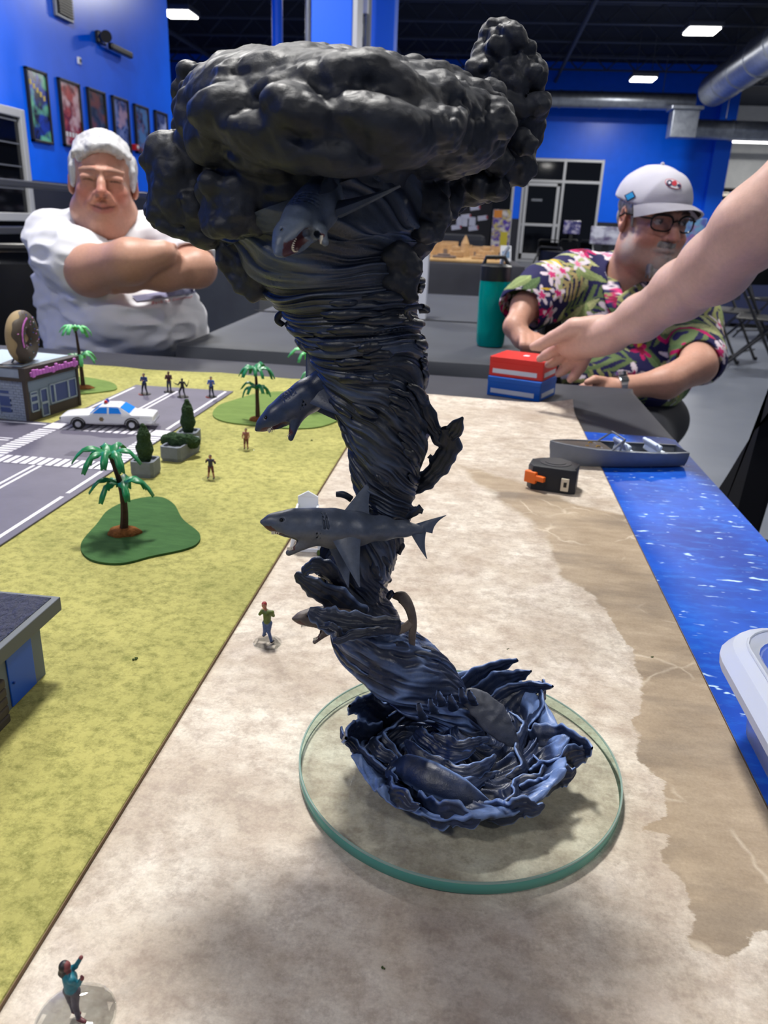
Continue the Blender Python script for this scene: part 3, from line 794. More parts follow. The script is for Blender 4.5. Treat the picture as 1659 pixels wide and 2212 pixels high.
def mound(px, r, h, par):
    p = onz(*px, ZG + .0024); b = MB(); n = 26
    prof = [(r * 1.0, 0), (r * .97, h * .3), (r * .8, h * .62), (r * .5, h * .9), (r * .2, h), (.0008, h)]
    vs = b.lathe(prof, (0, 0, 0), n)
    for v in vs:
        a = math.atan2(v.co.y, v.co.x); s = 1 + .07 * math.sin(3 * a + 1) + .05 * math.sin(7 * a); v.co.x *= s * 1.12; v.co.y *= s * .95
    return b.build('earth_mound', m_mound, par, True)
def frond(L, w, droop, rise, seg=7):
    """a ribbed plastic palm leaf in the local xz plane pointing +x"""
    b = MB(); rows = []
    for i in range(seg + 1):
        t = i / seg; x = L * (t - .12 * droop * t * t * t); z = rise * L * math.sin(t * 2.0) - droop * L * t ** 2.4
        ww = w * (math.sin(min(1, t * 1.15 + .1) * math.pi * .86) ** .7 + .08)
        if i % 2: ww *= .72
        rows.append([(x - .1 * L * (1 if k in (0, 4) else 0) * (1 - t), (k - 2) / 2 * ww, z - abs(k - 2) / 2 * ww * (.55 + .3 * (k % 2))) for k in range(5)])
    b.grid(rows); return b
def palm(base_px, crown_px, low_px, par_label, m, scale=1.0, bend=.0, mr=.016, seedv=1, low=True, mat_trunk=None):
    p = onz(*base_px, ZG + .0024); top = ony(*crown_px, p[1]); H = top[2] - p[2]
    t = empty('palm_tree', (p[0], p[1], ZG + .0024), 0, par_label, 'palm tree', 'model palm trees on the grass mat')
    mound(base_px, mr, .006, t)
    dx = top[0] - p[0]; pts = []
    for i in range(9):
        u = i / 8; pts.append((dx * u ** 2.0 + bend * math.sin(u * math.pi), 0, .003 + (H - .003) * u))
    b = MB(); b.tube(pts, [.0046 * scale * (1 - .55 * i / 8) for i in range(9)], 8); b.build('trunk', m_trunk, t, True)
    rnd = random.Random(seedv)
    def crown(z, x, n, L):
        bb = frond(L, L * .17, .62, .42); me0 = bpy.data.meshes.new('frond'); bb.bm.to_mesh(me0); bb.bm.free(); me0.materials.append(m)
        me0.polygons.foreach_set('use_smooth', [True] * len(me0.polygons))
        for k in range(n):
            o = bpy.data.objects.new('frond', me0); COL.objects.link(o); o.parent = t; o.location = (x, 0, z)
            o.rotation_euler = (0, rnd.uniform(-.2, .25), k * 2 * math.pi / n + rnd.uniform(-.15, .15)); s = rnd.uniform(.85, 1.12); o.scale = (s, s, s)
            sm = o.modifiers.new('s', 'SOLIDIFY'); sm.thickness = .0008
    R = .036 * scale
    crown(H, dx, 9, R)
    if low_px is not None:
        z2 = ony(*low_px, p[1])[2] - p[2]; u = z2 / H; crown(z2, dx * u * u + bend * math.sin(u * math.pi), 7, R * .95)
    return t
palm((268, 1150), (238, 985), (252, 1046), 'nearest green palm tree leaning on the dark felt island', m_frond, 1.0, .004, .0155, 3)
palm((557, 907), (552, 800), (556, 838), 'slim straight palm tree on the pale felt island', m_frond, .92, 0, .0135, 5)
palm((180, 838), (163, 712), (166, 768), 'bright green palm tree rising behind the corner shop', m_frond2, .95, 0, .017, 8)
palm((690, 884), (668, 765), (655, 808), 'palm tree mostly hidden behind the tornado', m_frond2, 1.0, 0, .0135, 11)
for i, p in enumerate(((673, 952), (500, 893), (700, 914), (828, 2093), (1097, 1402), (1409, 1420), (292, 1424))):
    q = onz(*p, ZG if p[0] < 760 else ZS); b = MB(); rnd = random.Random(i); s = .0016 if p[0] < 760 else .0008
    for k in range(5): b.sph((rnd.uniform(-s, s), rnd.uniform(-s, s), s * .4), s * rnd.uniform(.4, .7), 1)
    o = b.build('moss_crumb', mat('moss_crumb', S(58, 76, 34), .95), loc=tuple(q))
    tag(o, ('tiny dark green moss crumb lying loose on the grass mat', 'tiny moss crumb fallen on the sand mat')[0 if p[0] < 760 else 1], 'crumb', ('moss crumbs on the grass mat', 'moss crumbs on the sand mat')[0 if p[0] < 760 else 1])

# ---- planters with clipped shrubs
m_conc = mat('planter_grey', S(124, 130, 140), .7, 0, .3, (60, S(108, 114, 124), .2), (300, .2, .001))
m_bush = mat('bush_green', S(62, 84, 56), .9, 0, .15, (260, S(38, 58, 38), .25), (420, 1.0, .004))
def bushmesh(r, H, kind, seedv):
    if kind == 'cone':
        f = SDF(r * .07); f.chain([(0, 0, r * .6), (0, 0, H * .35), (0, 0, H * .7), (0, 0, H - r * .35)], [r * .8, r, r * .72, r * .36], r * .6)
    else:
        f = SDF(r * .06); rnd = random.Random(seedv)
        for k in range(13): f.ell((rnd.uniform(-1, 1) * r * 1.5, rnd.uniform(-.4, .4) * r, r * rnd.uniform(.3, .75)), [r * rnd.uniform(.5, .75)] * 3, k=r * .2)
    P, Q = f.mesh(lambda P: r * .09 * vnoise(P, 4.2 / r, seedv), r * .3)
    return np_mesh('bush', P, Q)
def planter(px, top_px, w, d, h, kind, label, rot=0, r=.0095):
    p = onz(*px, ZG); t = empty('planter', (p[0], p[1] + d / 2, ZG), rot, label, 'planter', 'grey planters along the road')
    b = MB(); n = 8
    def ring(x, y, z, c): return [(sx * (x - (c if a else 0)), sy * (y - (0 if a else c)), z) for sx, sy, a in ((1, -1, 1), (1, -1, 0), (1, 1, 0), (1, 1, 1), (-1, 1, 1), (-1, 1, 0), (-1, -1, 0), (-1, -1, 1))]
    hw, hd = w / 2, d / 2; rim = .0028; c = .0035
    prev = None
    for (a, bb, z) in ((hw * .93, hd * .93, 0), (hw, hd, h * .25), (hw, hd, h), (hw - rim, hd - rim, h), (hw - rim * 1.1, hd - rim * 1.1, h * .8)):
        R = [b.bm.verts.new(q) for q in ring(a, bb, z, c)]
        if prev:
            for k in range(8): b.bm.faces.new((prev[k], prev[(k + 1) % 8], R[(k + 1) % 8], R[k]))
        else: b.bm.faces.new(R)
        prev = R
    b.bm.faces.new(prev); b.build('tub', m_conc, t)
    top = ony(*top_px, p[1] + d / 2); H = top[2] - ZG - h * .75
    o = link('clipped_bush', bushmesh(r, H, kind, hash(px) % 50), m_bush, t); o.location = (0, 0, h * .78)
    return t
planter((305, 1033), (302, 915), .030, .032, .021, 'cone', 'nearest grey planter with a tall clipped cone shrub', .05)
planter((372, 999), (366, 935), .030, .066, .021, 'low', 'long middle grey planter with a low leafy bush', -.1, .0125)
planter((400, 966), (396, 862), .030, .032, .021, 'cone', 'far grey planter with a clipped cone shrub', .1)
# ================================================================== model buildings, car, boat, small objects
m_brown = mat('shop_brown', S(66, 58, 52), .7)
m_bricku = mat('shop_brick_pale', S(150, 160, 178), .75, var=(80, S(136, 146, 166), .2))
m_shopgrey = mat('shop_front_grey', S(122, 138, 150), .7)
m_winblue = mat('shop_window_blue', S(60, 78, 128), .3)
m_rooflt = mat('shop_roof_pale', S(168, 184, 200), .7)
m_pink = mat('sign_pink', S(206, 118, 206), .5)
m_blueish = mat('planter_blue', S(40, 70, 190), .5)
# ---- corner shop (local: x along the street front towards +, front face y=0 ... built then rotated)
sc = onz(64, 912, ZG); ang = math.atan2(onz(170, 876, ZG)[1] - sc[1], onz(170, 876, ZG)[0] - sc[0])
shop = empty('corner_shop', (sc[0], sc[1], ZG), ang, 'small model shop with brown trim and a pink lettered sign', 'building')
L_, D_, Hs = .130, .150, .068
b = MB(); b.box(.001, L_ - .001, .001, D_, 0, Hs); b.build('shell', m_bricku, shop)
# street front (y=0 side faces right of picture)
b = MB(); b.box(0, L_, -.001, .0, .0, .016); b.build('plinth', m_brown, shop)
b = MB(); b.box(0, L_, -.0006, .0008, .012, Hs); b.build('front_panel', m_shopgrey, shop)
def win(x0, x1, z0, z1, name='window', y=-.0006):
    b = MB(); f = .0018
    for q in ((x0, x1, z0, z0 + f), (x0, x1, z1 - f, z1), (x0, x0 + f, z0, z1), (x1 - f, x1, z0, z1)): b.box(q[0], q[1], y - .0022, y + .0006, q[2], q[3])
    o = b.build(name, mat('shop_frame', S(156, 172, 182), .6), shop)
    b = MB(); b.box(x0 + f * .5, x1 - f * .5, y - .0008, y + .0002, z0 + f * .5, z1 - f * .5); b.build('pane', m_winblue, o)
win(.006, .024, .014, .029); win(.006, .024, .029, .040); win(.006, .024, .040, .046)
win(.030, .048, .002, .024, 'door'); win(.030, .048, .024, .047, 'door')
win(.054, .066, .018, .050); win(.066, .102, .018, .050); win(.102, .124, .018, .050)
b = MB(); b.box(-.003, .003, -.003, .003, 0, Hs); b.build('corner_post', m_brown, shop)
b = MB(); b.box(L_ - .003, L_ + .002, -.003, .003, 0, Hs); b.build('corner_post', m_brown, shop)
# left (end) face with courses of brick
br_me = None
rowh = .0042
for r in range(16):
    z = .001 + r * rowh; off = (r % 2) * .0045
    for k in range(-1, 13):
        y0 = .004 + k * .0092 + off; y1 = y0 + .0086
        y0 = max(y0, .0035); y1 = min(y1, .118)
        if y1 - y0 < .002: continue
        zc = z + rowh / 2
        if .028 < (y0 + y1) / 2 < .052 and .011 < zc < .05: continue
        b = MB(); b.box(-.0008, .0014, y0, y1, z, z + rowh - .0005); b.build('brick', m_bricku, shop)
for z0, z1 in ((.013, .020), (.023, .038), (.043, .047)):
    b = MB(); b.box(-.0004, .0012, .030, .050, z0, z1); b.build('side_window', m_winblue, shop)
# parapet and roof
for q, m_ in (((-.004, L_ + .003, -.004, D_, Hs - .004, Hs + .001), m_brown),): b = MB(); b.box(*q); b.build('cornice', m_, shop)
b = MB(); b.box(-.002, L_ + .001, -.002, D_, Hs, Hs + .016); b.build('parapet', m_bricku, shop)
b = MB(); b.box(-.004, L_ + .003, -.006, .006, Hs + .001, Hs + .0165); b.build('fascia', m_brown, shop)
b = MB(); b.box(-.004, L_ + .003, -.006, D_, Hs + .0160, Hs + .0175); b.build('coping', mat('coping_dark', S(74, 70, 68), .7), shop)
b = MB(); b.box(.006, L_ - .004, .008, D_ - .01, Hs + .0175, Hs + .0182); b.build('roof_sheet', m_rooflt, shop)
# raised pink script (unreadable in the photograph: rounded letter masses on a backing)
b = MB(); rnd = random.Random(4); x = .008
b.box(.006, L_ - .004, -.0085, -.0055, Hs + .003, Hs + .010, .001)
hts = [12, 11, 9, 9, 12, 9, 9, 13, 10, 9, 12, 9, 9, 14]
for i, h_ in enumerate(hts):
    w_ = (L_ - .018) / len(hts); b.box(x, x + w_ * .84, -.0105, -.0075, Hs + .0035 - (.002 if i in (0, 6, 13) else 0), Hs + .0025 + h_ * .001, .0014); x += w_
b.build('sign_lettering', m_pink, shop)
# the big ring cake standing on the roof
dn = empty('doughnut_sign', (0, 0, 0), 0, 'giant chocolate iced doughnut with sprinkles on the shop roof', 'sign')
cpx = ony(50, 745, sc[1] + .038); R0 = .0262; r0 = .0145
dn.location = (cpx[0] + .0, cpx[1], ZG + Hs + .0175); dn.rotation_euler = (0, 0, math.radians(97))
zc = R0 + r0 * .98 + .001
# ring axis = local y ; iced face towards -y
def torus_pt(u, v, k=1.0): # u around ring, v around tube (0 = towards -y)
    rr = R0 - 0 + r0 * k * math.sin(v); return (rr * math.cos(u), -r0 * k * .92 * math.cos(v), zc + rr * math.sin(u))
nu, nv = 64, 28
P = np.array([torus_pt(2 * math.pi * i / nu, 2 * math.pi * j / nv) for i in range(nu) for j in range(nv)])
Qd = np.array([(i * nv + j, ((i + 1) % nu) * nv + j, ((i + 1) % nu) * nv + (j + 1) % nv, i * nv + (j + 1) % nv) for i in range(nu) for j in range(nv)])
link('dough_ring', np_mesh('dough_ring', P, Qd), mat('dough_tan', S(162, 140, 104), .75), dn)
nu, nv = 120, 22; P = []
for i in range(nu):
    u = 2 * math.pi * i / nu; e1 = 1.25 + .22 * math.sin(5 * u + .5) + .12 * math.sin(11 * u); e0 = -1.35 - .1 * math.sin(4 * u)
    for j in range(nv):
        s = j / (nv - 1); v = e0 + (e1 - e0) * s; k = 1.015 + .05 * min(1, 6 * s, 6 * (1 - s)); P.append(torus_pt(u, v, k))
Qd = np.array([(i * nv + j, ((i + 1) % nu) * nv + j, ((i + 1) % nu) * nv + j + 1, i * nv + j + 1) for i in range(nu) for j in range(nv - 1)])
link('icing', np_mesh('icing', np.array(P), Qd), mat('icing_brown', S(76, 66, 58), .6), dn)
rnd = random.Random(12); sprm = [mat('sprinkle_%d' % i, S(*c), .5) for i, c in enumerate(((64, 90, 190), (214, 206, 220), (206, 128, 196), (50, 110, 130)))]
for i in range(46):
    u = rnd.uniform(0, 6.28); v = rnd.uniform(-1.0, 1.05)
    if 1.75 < u < 3.6 and -.2 < v < .75: continue
    p = Vector(torus_pt(u, v, 1.08)); b = MB(); q = Vector((rnd.uniform(-1, 1), rnd.uniform(-.4, .4), rnd.uniform(-1, 1))).normalized() * .0016
    b.cyl(p - q * .8, p + q * .8, .0007, n=6); b.build('sprinkle', sprm[i % 4], dn)
b = MB()
for i in range(20):
    u = 1.85 + i * .087; p = Vector(torus_pt(u, .28, 1.12)); s = .0017 * (1.25 if i % 3 == 0 else 1); b.sph(p, (s, .0014, s), 1)
b.build('ring_lettering', m_pink, dn)
for sx in (-1, 1):
    b = MB(); b.tube([(sx * .010, .018, 0), (sx * .010, .010, .012)], .0016, 6); b.build('support_leg', m_grey, dn)
b = MB(); b.box(-.024, .024, -.006, .03, -.0002, .002); b.build('foot_plate', mat('coping_dark2', S(92, 90, 92), .7), dn)

# ---- grey utility building at the left edge
b2 = empty('utility_building', (-.291, .452, ZG), 0, 'flat roofed grey model building with a blue door cut by the left edge', 'building')
m_b2 = mat('utility_wall', S(98, 108, 120), .6); Hb = .0475
b = MB(); b.box(-.16, 0, -.20, 0, 0, Hb); b.build('walls', m_b2, b2)
b = MB(); b.box(-.175, .0115, -.215, .012, Hb, Hb + .0105, .0006); b.build('roof_slab', mat('utility_roof_edge', S(84, 90, 96), .5), b2)
m = bpy.data.materials.new('tar_roof'); m.use_nodes = True; n = NT(m)
n.col(S(66, 68, 82)); n.b.inputs['Roughness'].default_value = .30; n.b.inputs['Specular IOR Level'].default_value = 1.0
n.bump(n.noise(260, 5, .6, n.mapping((1, .5, 1), (0, 0, .5))), 1.0, .012)
b = MB(); b.box(-.17, .0065, -.21, .0085, Hb + .0095, Hb + .0110); b.build('roof_sheet', m, b2)
b = MB(); b.box(0, .0012, -.043, -.0135, 0.001, .039, .0004); d = b.build('door', mat('door_blue', S(20, 82, 190), .45), b2)
b = MB(); b.sph((.0018, -.0395, .018), .0011, 1); b.build('door_knob', mat('door_blue_dark', S(12, 56, 140), .4), d)
m_plank = mat('stacked_brown', S(74, 66, 62), .7, var=(120, S(56, 50, 48), .2))
st = empty('brown_stack', (-.2895, .365, ZG), 0, 'dark brown ribbed block against the wall of the grey building', 'stack')
for k in range(5):
    b = MB(); b.box(.0, .006, -.03, .031, k * .0066, k * .0066 + .006, .001); b.build('plank', m_plank, st)

# ---- police saloon
a, c = onz(152, 922, ZR), onz(345, 927, ZR); a = np.array([-.622, 1.103]); c = np.array([-.486, 1.132])
L_ = float(np.linalg.norm(c - a)); ang = math.atan2(*(c - a)[::-1])
car = empty('police_car', (*(a), ZR), ang, 'white model police saloon with blue windows and red roof light', 'car')
m_carw = mat('car_white', S(226, 227, 232), .3, 0, .5, coat=.3)
m_carwin = mat('car_window_blue', S(28, 132, 236), .25)
m_tyre = mat('tyre_black', S(24, 24, 27), .7)
Wd = .05; k = L_ / 5.4                           # side profile in car metres, x from the nose
side = [(0, .42), (.02, .72), (.1, .80), (.5, .86), (1.65, .93), (3.95, .96), (4.9, .93), (5.33, .88), (5.4, .55), (5.38, .40), (5.2, .34), (.25, .32), (.05, .36)]
b = MB()
def wseg(x): return Wd / 2 * (1 - .10 * max(0, (1.0 - x)) ** 2 - .10 * max(0, (x - 4.5)) ** 2)
stations = [0, .05, .15, .4, .9, 1.5, 1.9, 2.6, 3.3, 3.9, 4.4, 4.9, 5.25, 5.36, 5.4]
def interp(x, tab): return float(np.interp(x, [t[0] for t in tab], [t[1] for t in tab]))
topc = [(0, .74), (.12, .80), (.5, .86), (1.65, .92), (3.95, .96), (4.9, .93), (5.33, .89), (5.4, .84)]
botc = [(0, .40), (.2, .33), (5.2, .34), (5.4, .42)]
rows = []
for x in stations:
    zt_, zb_ = interp(x, topc), interp(x, botc); w = wseg(x) * (.9 if x in (0, 5.4) else 1)
    rows.append([(x * k, y * w, z * k) for y, z in ((.86, zb_), (.98, zb_ + .1), (1.0, (zt_ + zb_) / 2), (1.0, zt_ - .16), (.93, zt_ - .03), (.7, zt_), (0, zt_ + .012), (-.7, zt_), (-.93, zt_ - .03), (-1.0, zt_ - .16), (-1.0, (zt_ + zb_) / 2), (-.98, zb_ + .1), (-.86, zb_))])
V = b.grid(rows); nr = len(rows[0])
b.bm.faces.new([V[j] for j in range(nr)][::-1]); b.bm.faces.new(V[-nr:])
b.bm.faces.new([V[i * nr] for i in range(len(rows))] + [V[i * nr + nr - 1] for i in reversed(range(len(rows)))])
b.build('body_shell', m_carw, car, True)
# cabin
cab = [(1.72, .92), (2.32, 1.38), (3.42, 1.40), (4.05, .95)]
b = MB(); rows = []
for x, z, wf in ((1.72, .9, .93), (2.30, 1.36, .74), (2.5, 1.42, .72), (3.3, 1.43, .72), (3.46, 1.37, .74), (4.08, .92, .93)):
    w = Wd / 2 * wf; rows.append([(x * k, w * (1 if z > 1 else 1), .9 * k if z < 1 else .93 * k), (x * k, w * .98, (z - .05) * k), (x * k, w * .8, z * k), (x * k, -w * .8, z * k), (x * k, -w * .98, (z - .05) * k), (x * k, -w, .93 * k)])
# tumblehome: bottom stays wide
rows2 = []
for x, z, wb, wt in ((1.70, .93, .95, .95), (2.28, 1.36, .95, .76), (2.42, 1.41, .95, .74), (3.30, 1.42, .95, .74), (3.48, 1.36, .95, .76), (4.12, .95, .95, .95)):
    h_ = Wd / 2; rows2.append([(x * k, h_ * wb, .9 * k), (x * k, h_ * wt, (z - .03) * k), (x * k, h_ * wt * .86, z * k), (x * k, 0, (z + .015) * k), (x * k, -h_ * wt * .86, z * k), (x * k, -h_ * wt, (z - .03) * k), (x * k, -h_ * wb, .9 * k)])
V = b.grid(rows2); nr = 7
b.bm.faces.new([V[j] for j in range(nr)][::-1]); b.bm.faces.new(V[-nr:]); b.build('roof_cabin', m_carw, car)
def quad_plate(name, pts, m, par, t=.0005):
    b = MB(); P = [Vector(p) for p in pts]; nn = (P[1] - P[0]).cross(P[2] - P[0]).normalized()
    A = [b.bm.verts.new(p + nn * t) for p in P]; B = [b.bm.verts.new(p - nn * t) for p in P]; n_ = len(P)
    b.bm.faces.new(A); b.bm.faces.new(B[::-1])
    for i in range(n_): b.bm.faces.new((A[i], B[i], B[(i + 1) % n_], A[(i + 1) % n_]))
    return b.build(name, m, par)
for s in (-1, 1):
    h_ = Wd / 2
    f = lambda x, z: (x * k, s * h_ * (.95 + (.765 - .95) * (z - .9) / .45) + s * .0004, z * k)
    quad_plate('side_window', [f(1.93, .99), f(2.30, 1.31), f(2.74, 1.33), f(2.74, .99)], m_carwin, car)
    quad_plate('side_window', [f(2.86, .99), f(2.86, 1.33), f(3.40, 1.31), f(3.50, 1.12), f(3.58, .99)], m_carwin, car)
    quad_plate('side_trim', [(2.82 * k, s * (h_ + .0004), .52 * k), (5.2 * k, s * (h_ - .0005), .52 * k), (5.2 * k, s * (h_ - .0005), .545 * k), (2.82 * k, s * (h_ + .0004), .545 * k)], m_carw, car)
    b = MB()
    for i in range(6):
        an = i * math.pi / 3; b.cyl((2.42 * k + .0026 * math.cos(an), s * (h_ - .0002), .66 * k + .0026 * math.sin(an)), (2.42 * k + .0026 * math.cos(an), s * (h_ + .0003), .66 * k + .0026 * math.sin(an)), .0012, n=8)
    b.cyl((2.42 * k, s * (h_ - .0002), .66 * k), (2.42 * k, s * (h_ + .0004), .66 * k), .0028, n=14); b.build('door_badge', mat('badge_bronze', S(128, 112, 84), .5), car)
    me = text_mesh('SHERIFF', .0042, .0001, Matrix.Translation((4.35 * k, s * (h_ - .0001), .74 * k)) @ Matrix.Rotation(0 if s < 0 else math.pi, 4, 'Z') @ Matrix.Rotation(math.pi / 2, 4, 'X')); link('wing_lettering', me, m_grey, car)
quad_plate('windscreen', [(1.76 * k, .021, .97 * k), (1.76 * k, -.021, .97 * k), (2.27 * k, -.0185, 1.335 * k), (2.27 * k, .0185, 1.335 * k)], m_carwin, car, .0008)
quad_plate('rear_window', [(3.50 * k, .0185, 1.33 * k), (3.50 * k, -.0185, 1.33 * k), (4.02 * k, -.021, 1.0 * k), (4.02 * k, .021, 1.0 * k)], m_carwin, car, .0008)
me = text_mesh('POLICE', .0052, .0001, Matrix.Translation((3.0 * k, -.004, 1.4325 * k)) @ Matrix.Rotation(0, 4, 'Z')); link('roof_lettering', me, m_grey, car)
for x in (1.05, 4.15):
    for s in (-1, 1):
        b = MB(); b.cyl((x * k, s * (Wd / 2 - .0085), .335 * k), (x * k, s * (Wd / 2 + .0006), .335 * k), .335 * k, n=22)
        o = b.build('wheel', m_tyre, car, True)
        b = MB(); b.cyl((x * k, s * (Wd / 2), .335 * k), (x * k, s * (Wd / 2 + .0012), .335 * k), .2 * k, .15 * k, n=16) if s > 0 else b.cyl((x * k, -(Wd / 2), .335 * k), (x * k, -(Wd / 2 + .0012), .335 * k), .2 * k, .15 * k, n=16)
        b.build('hubcap', mat('hubcap_white', S(200, 202, 210), .3, .3), o, True)
        b = MB(); pts = [(x * k + .41 * k * math.cos(q), s * (Wd / 2 + .0002), .335 * k + .41 * k * math.sin(q)) for q in np.linspace(0, math.pi, 12)]
        b.tube(pts, .0009, 5); b.build('wheel_arch', m_tyre, car)
b = MB(); b.cyl((2.55 * k, -.004, 1.42 * k), (2.55 * k, -.004, 1.60 * k), .0027, .0022, n=14); b.build('beacon_red', mat('beacon_red', S(196, 36, 44), .25), car, True)
b = MB(); b.cyl((2.55 * k, .006, 1.42 * k), (2.55 * k, .006, 1.62 * k), .0027, .0022, n=14); b.build('beacon_blue', mat('beacon_blue', S(60, 84, 200), .25), car, True)
b = MB(); b.box(2.47 * k, 2.63 * k, -.009, .011, 1.41 * k, 1.47 * k); b.build('light_bar', m_grey, car)
for x0 in (-.02, 5.36): b = MB(); b.box(x0 * k, (x0 + .1) * k, -Wd / 2 * .9, Wd / 2 * .9, .40 * k, .56 * k, .0006); b.build('bumper', mat('chrome_soft', S(190, 192, 200), .3, .6), car)
for s in (-1, 1): b = MB(); b.box(-.015 * k, .02 * k, s * .021 - .0022, s * .021 + .0022, .6 * k, .74 * k); b.build('headlamp', m_grey, car)

# ---- boat
m_hull = mat('boat_grey', S(112, 118, 128), .5, var=(40, S(100, 106, 116), .2)); m_deck = mat('boat_deck', S(82, 74, 70), .6, var=(140, S(64, 58, 56), .2)); m_seat = mat('boat_seat', S(196, 208, 224), .5)
ba, bc = onz(1184, 1006, ZS), onz(1472, 1008, ZB); bow = np.array(ba[:2]); ste = np.array(bc[:2]); BL = float(np.linalg.norm(ste - bow)); bang = math.atan2(*(ste - bow)[::-1])
boat = empty('speedboat', (bow[0], bow[1] + .012, ZS + .0002), bang, 'grey model motorboat with white seats beached where sand meets blue', 'boat')
b = MB(); rows = []; inner = []
st_ = [0, .03, .08, .16, .3, .5, .7, .88, 1.0]
bw = [(0, .02), (.03, .22), (.08, .45), (.16, .70), (.3, .92), (.5, 1.0), (.7, 1.0), (.88, .92), (1, .74)]
gz = [(0, .034), (.3, .028), (.7, .0235), (1, .022)]
HB = .030
for u in st_:
    w = interp(u, bw) * HB; g = interp(u, gz); kz = .002 * max(0, 1 - u / .10) ** 2; x = u * BL + .004 * 0
    xk = x + .003 * max(0, 1 - u / .16)
    rows.append([(x, w, g), (x, w * .985, g * .78), (xk, w * .86, g * .35), (xk, w * .62, kz), (xk, 0, kz), (xk, -w * .62, kz), (xk, -w * .86, g * .35), (x, -w * .985, g * .78), (x, -w, g)])
V = b.grid(rows); b.bm.faces.new(V[-9:]); b.bm.faces.new(V[:9][::-1])
b.build('hull', m_hull, boat, True)
b = MB(); rows = []
for u in st_: w = interp(u, bw) * HB; g = interp(u, gz); x = u * BL; rows.append([(x, w, g + .0002), (x, w * .86 - .0015, g + .0006)]); 
b.grid(rows); b.grid([[(p[0], -p[1], p[2]) for p in r] for r in rows]); b.build('gunwale', m_hull, boat)
b = MB(); b.grid([[(u * BL, w_ * (interp(u, bw) * HB * .88 - .001), interp(u, gz) - .0005 + (0 if abs(w_) == 1 else .001)) for w_ in (-1, 0, 1)] for u in (.02, .08, .16, .3, .42)]); b.build('foredeck', m_deck, boat)
b = MB(); b.grid([[(u * BL, w_ * interp(u, bw) * HB * .86, .0115) for w_ in (-1, 1)] for u in (.42, .6, .8, .97)])
b.grid([[(.42 * BL, w_ * HB * .85, z) for w_ in (-1, 1)] for z in (.0115, .0245)]); b.build('cockpit_floor', m_deck, boat)
for u0, uc in ((.56, .64), (.79, .87)):
    b = MB(); b.box(u0 * BL, uc * BL, -HB * .72, HB * .72, .0115, .018, .002); b.build('seat', m_seat, boat)
    b = MB(); M = Matrix.Translation((u0 * BL, 0, .016)) @ Matrix.Rotation(-.5, 4, 'Y'); b.box(-.0025, .0025, -HB * .74, HB * .74, 0, .021, .0022, M); b.build('seat_back', m_seat, boat)
    b = MB(); M = Matrix.Translation((u0 * BL - .007, 0, .016)) @ Matrix.Rotation(.35, 4, 'Y'); b.box(-.0025, .0025, -HB * .74, HB * .74, 0, .017, .0022, M); b.build('seat_back', m_seat, boat)
b = MB(); w = HB * .88
b.tube([(.40 * BL, -w, .0255), (.50 * BL, -w * .86, .042), (.50 * BL, w * .86, .042), (.40 * BL, w, .0255)], .0016, 6); b.tube([(.36 * BL, -w * .6, .0265), (.36 * BL, w * .6, .0265)], .0012, 6); b.tube([(.46 * BL, -w, .0235), (.50 * BL, -w * .86, .042)], .0014, 6); b.build('windscreen_frame', m_hull, boat)
b = MB()
for x, y in ((.2, .3), (.24, -.28), (.3, .35), (.32, -.3)): b.tube([(x * BL, y * HB, .0262), (x * BL + .002, y * HB, .0292), (x * BL + .006, y * HB, .0292), (x * BL + .008, y * HB, .0262)], .0007, 5)
b.build('brass_cleat', mat('brass', S(190, 150, 50), .35, .8), boat)

# ---- tape measure
tp = onz(1196, 1064, ZS); tm = empty('tape_measure', (tp[0], tp[1] + .022, ZS), math.radians(-12), 'black tape measure with an orange lock button lying on the sand', 'tape measure')
m_tapeb = mat('tape_black', S(30, 32, 38), .5, bump=(300, .2, .001)); m_orange = mat('tape_orange', S(238, 112, 34), .45)
out = []
for i in range(15): q = math.pi * i / 14; out.append((-.004 - .027 * math.sin(q) * 1.0 if False else .027 * math.cos(q), .004 + .024 * math.sin(q)))
prof = [(.031, -.018), (.031, .010)] + [(.031 * math.cos(q), .010 + .020 * math.sin(q)) for q in np.linspace(.15, math.pi - .15, 12)] + [(-.031, .010), (-.033, -.008), (-.026, -.0205), (.024, -.0215)]
b = MB(); b.prism(prof, 0, .033, bev=.004); b.build('case', m_tapeb, tm, True)
b = MB(); b.cyl((0, .006, .033), (0, .006, .0336), .021, n=36); b.cyl((0, .006, .0335), (0, .006, .0341), .014, n=36); b.build('side_disc', mat('tape_disc', S(40, 42, 48), .45), tm, True)
b = MB(); M = Matrix.Translation((-.0255, -.0185, .0165)) @ Matrix.Rotation(-.42, 4, 'Z'); b.box(-.010, .007, -.0045, .003, -.008, .008, .0015, M); b.box(.006, .019, -.0042, .002, -.003, .004, .0008, M); b.build('lock_button', m_orange, tm)
b = MB(); M = Matrix.Translation((.018, -.0218, .0128)); b.box(-.0055, .0045, -.003, .0005, -.0085, .0085, .0006, M); b.build('tape_hook', mat('hook_cream', S(214, 204, 182), .4, .2), tm)
b = MB(); b.box(.0160, .0200, -.0252, -.0247, .010, .0165); b.build('hook_slot', m_black, tm)

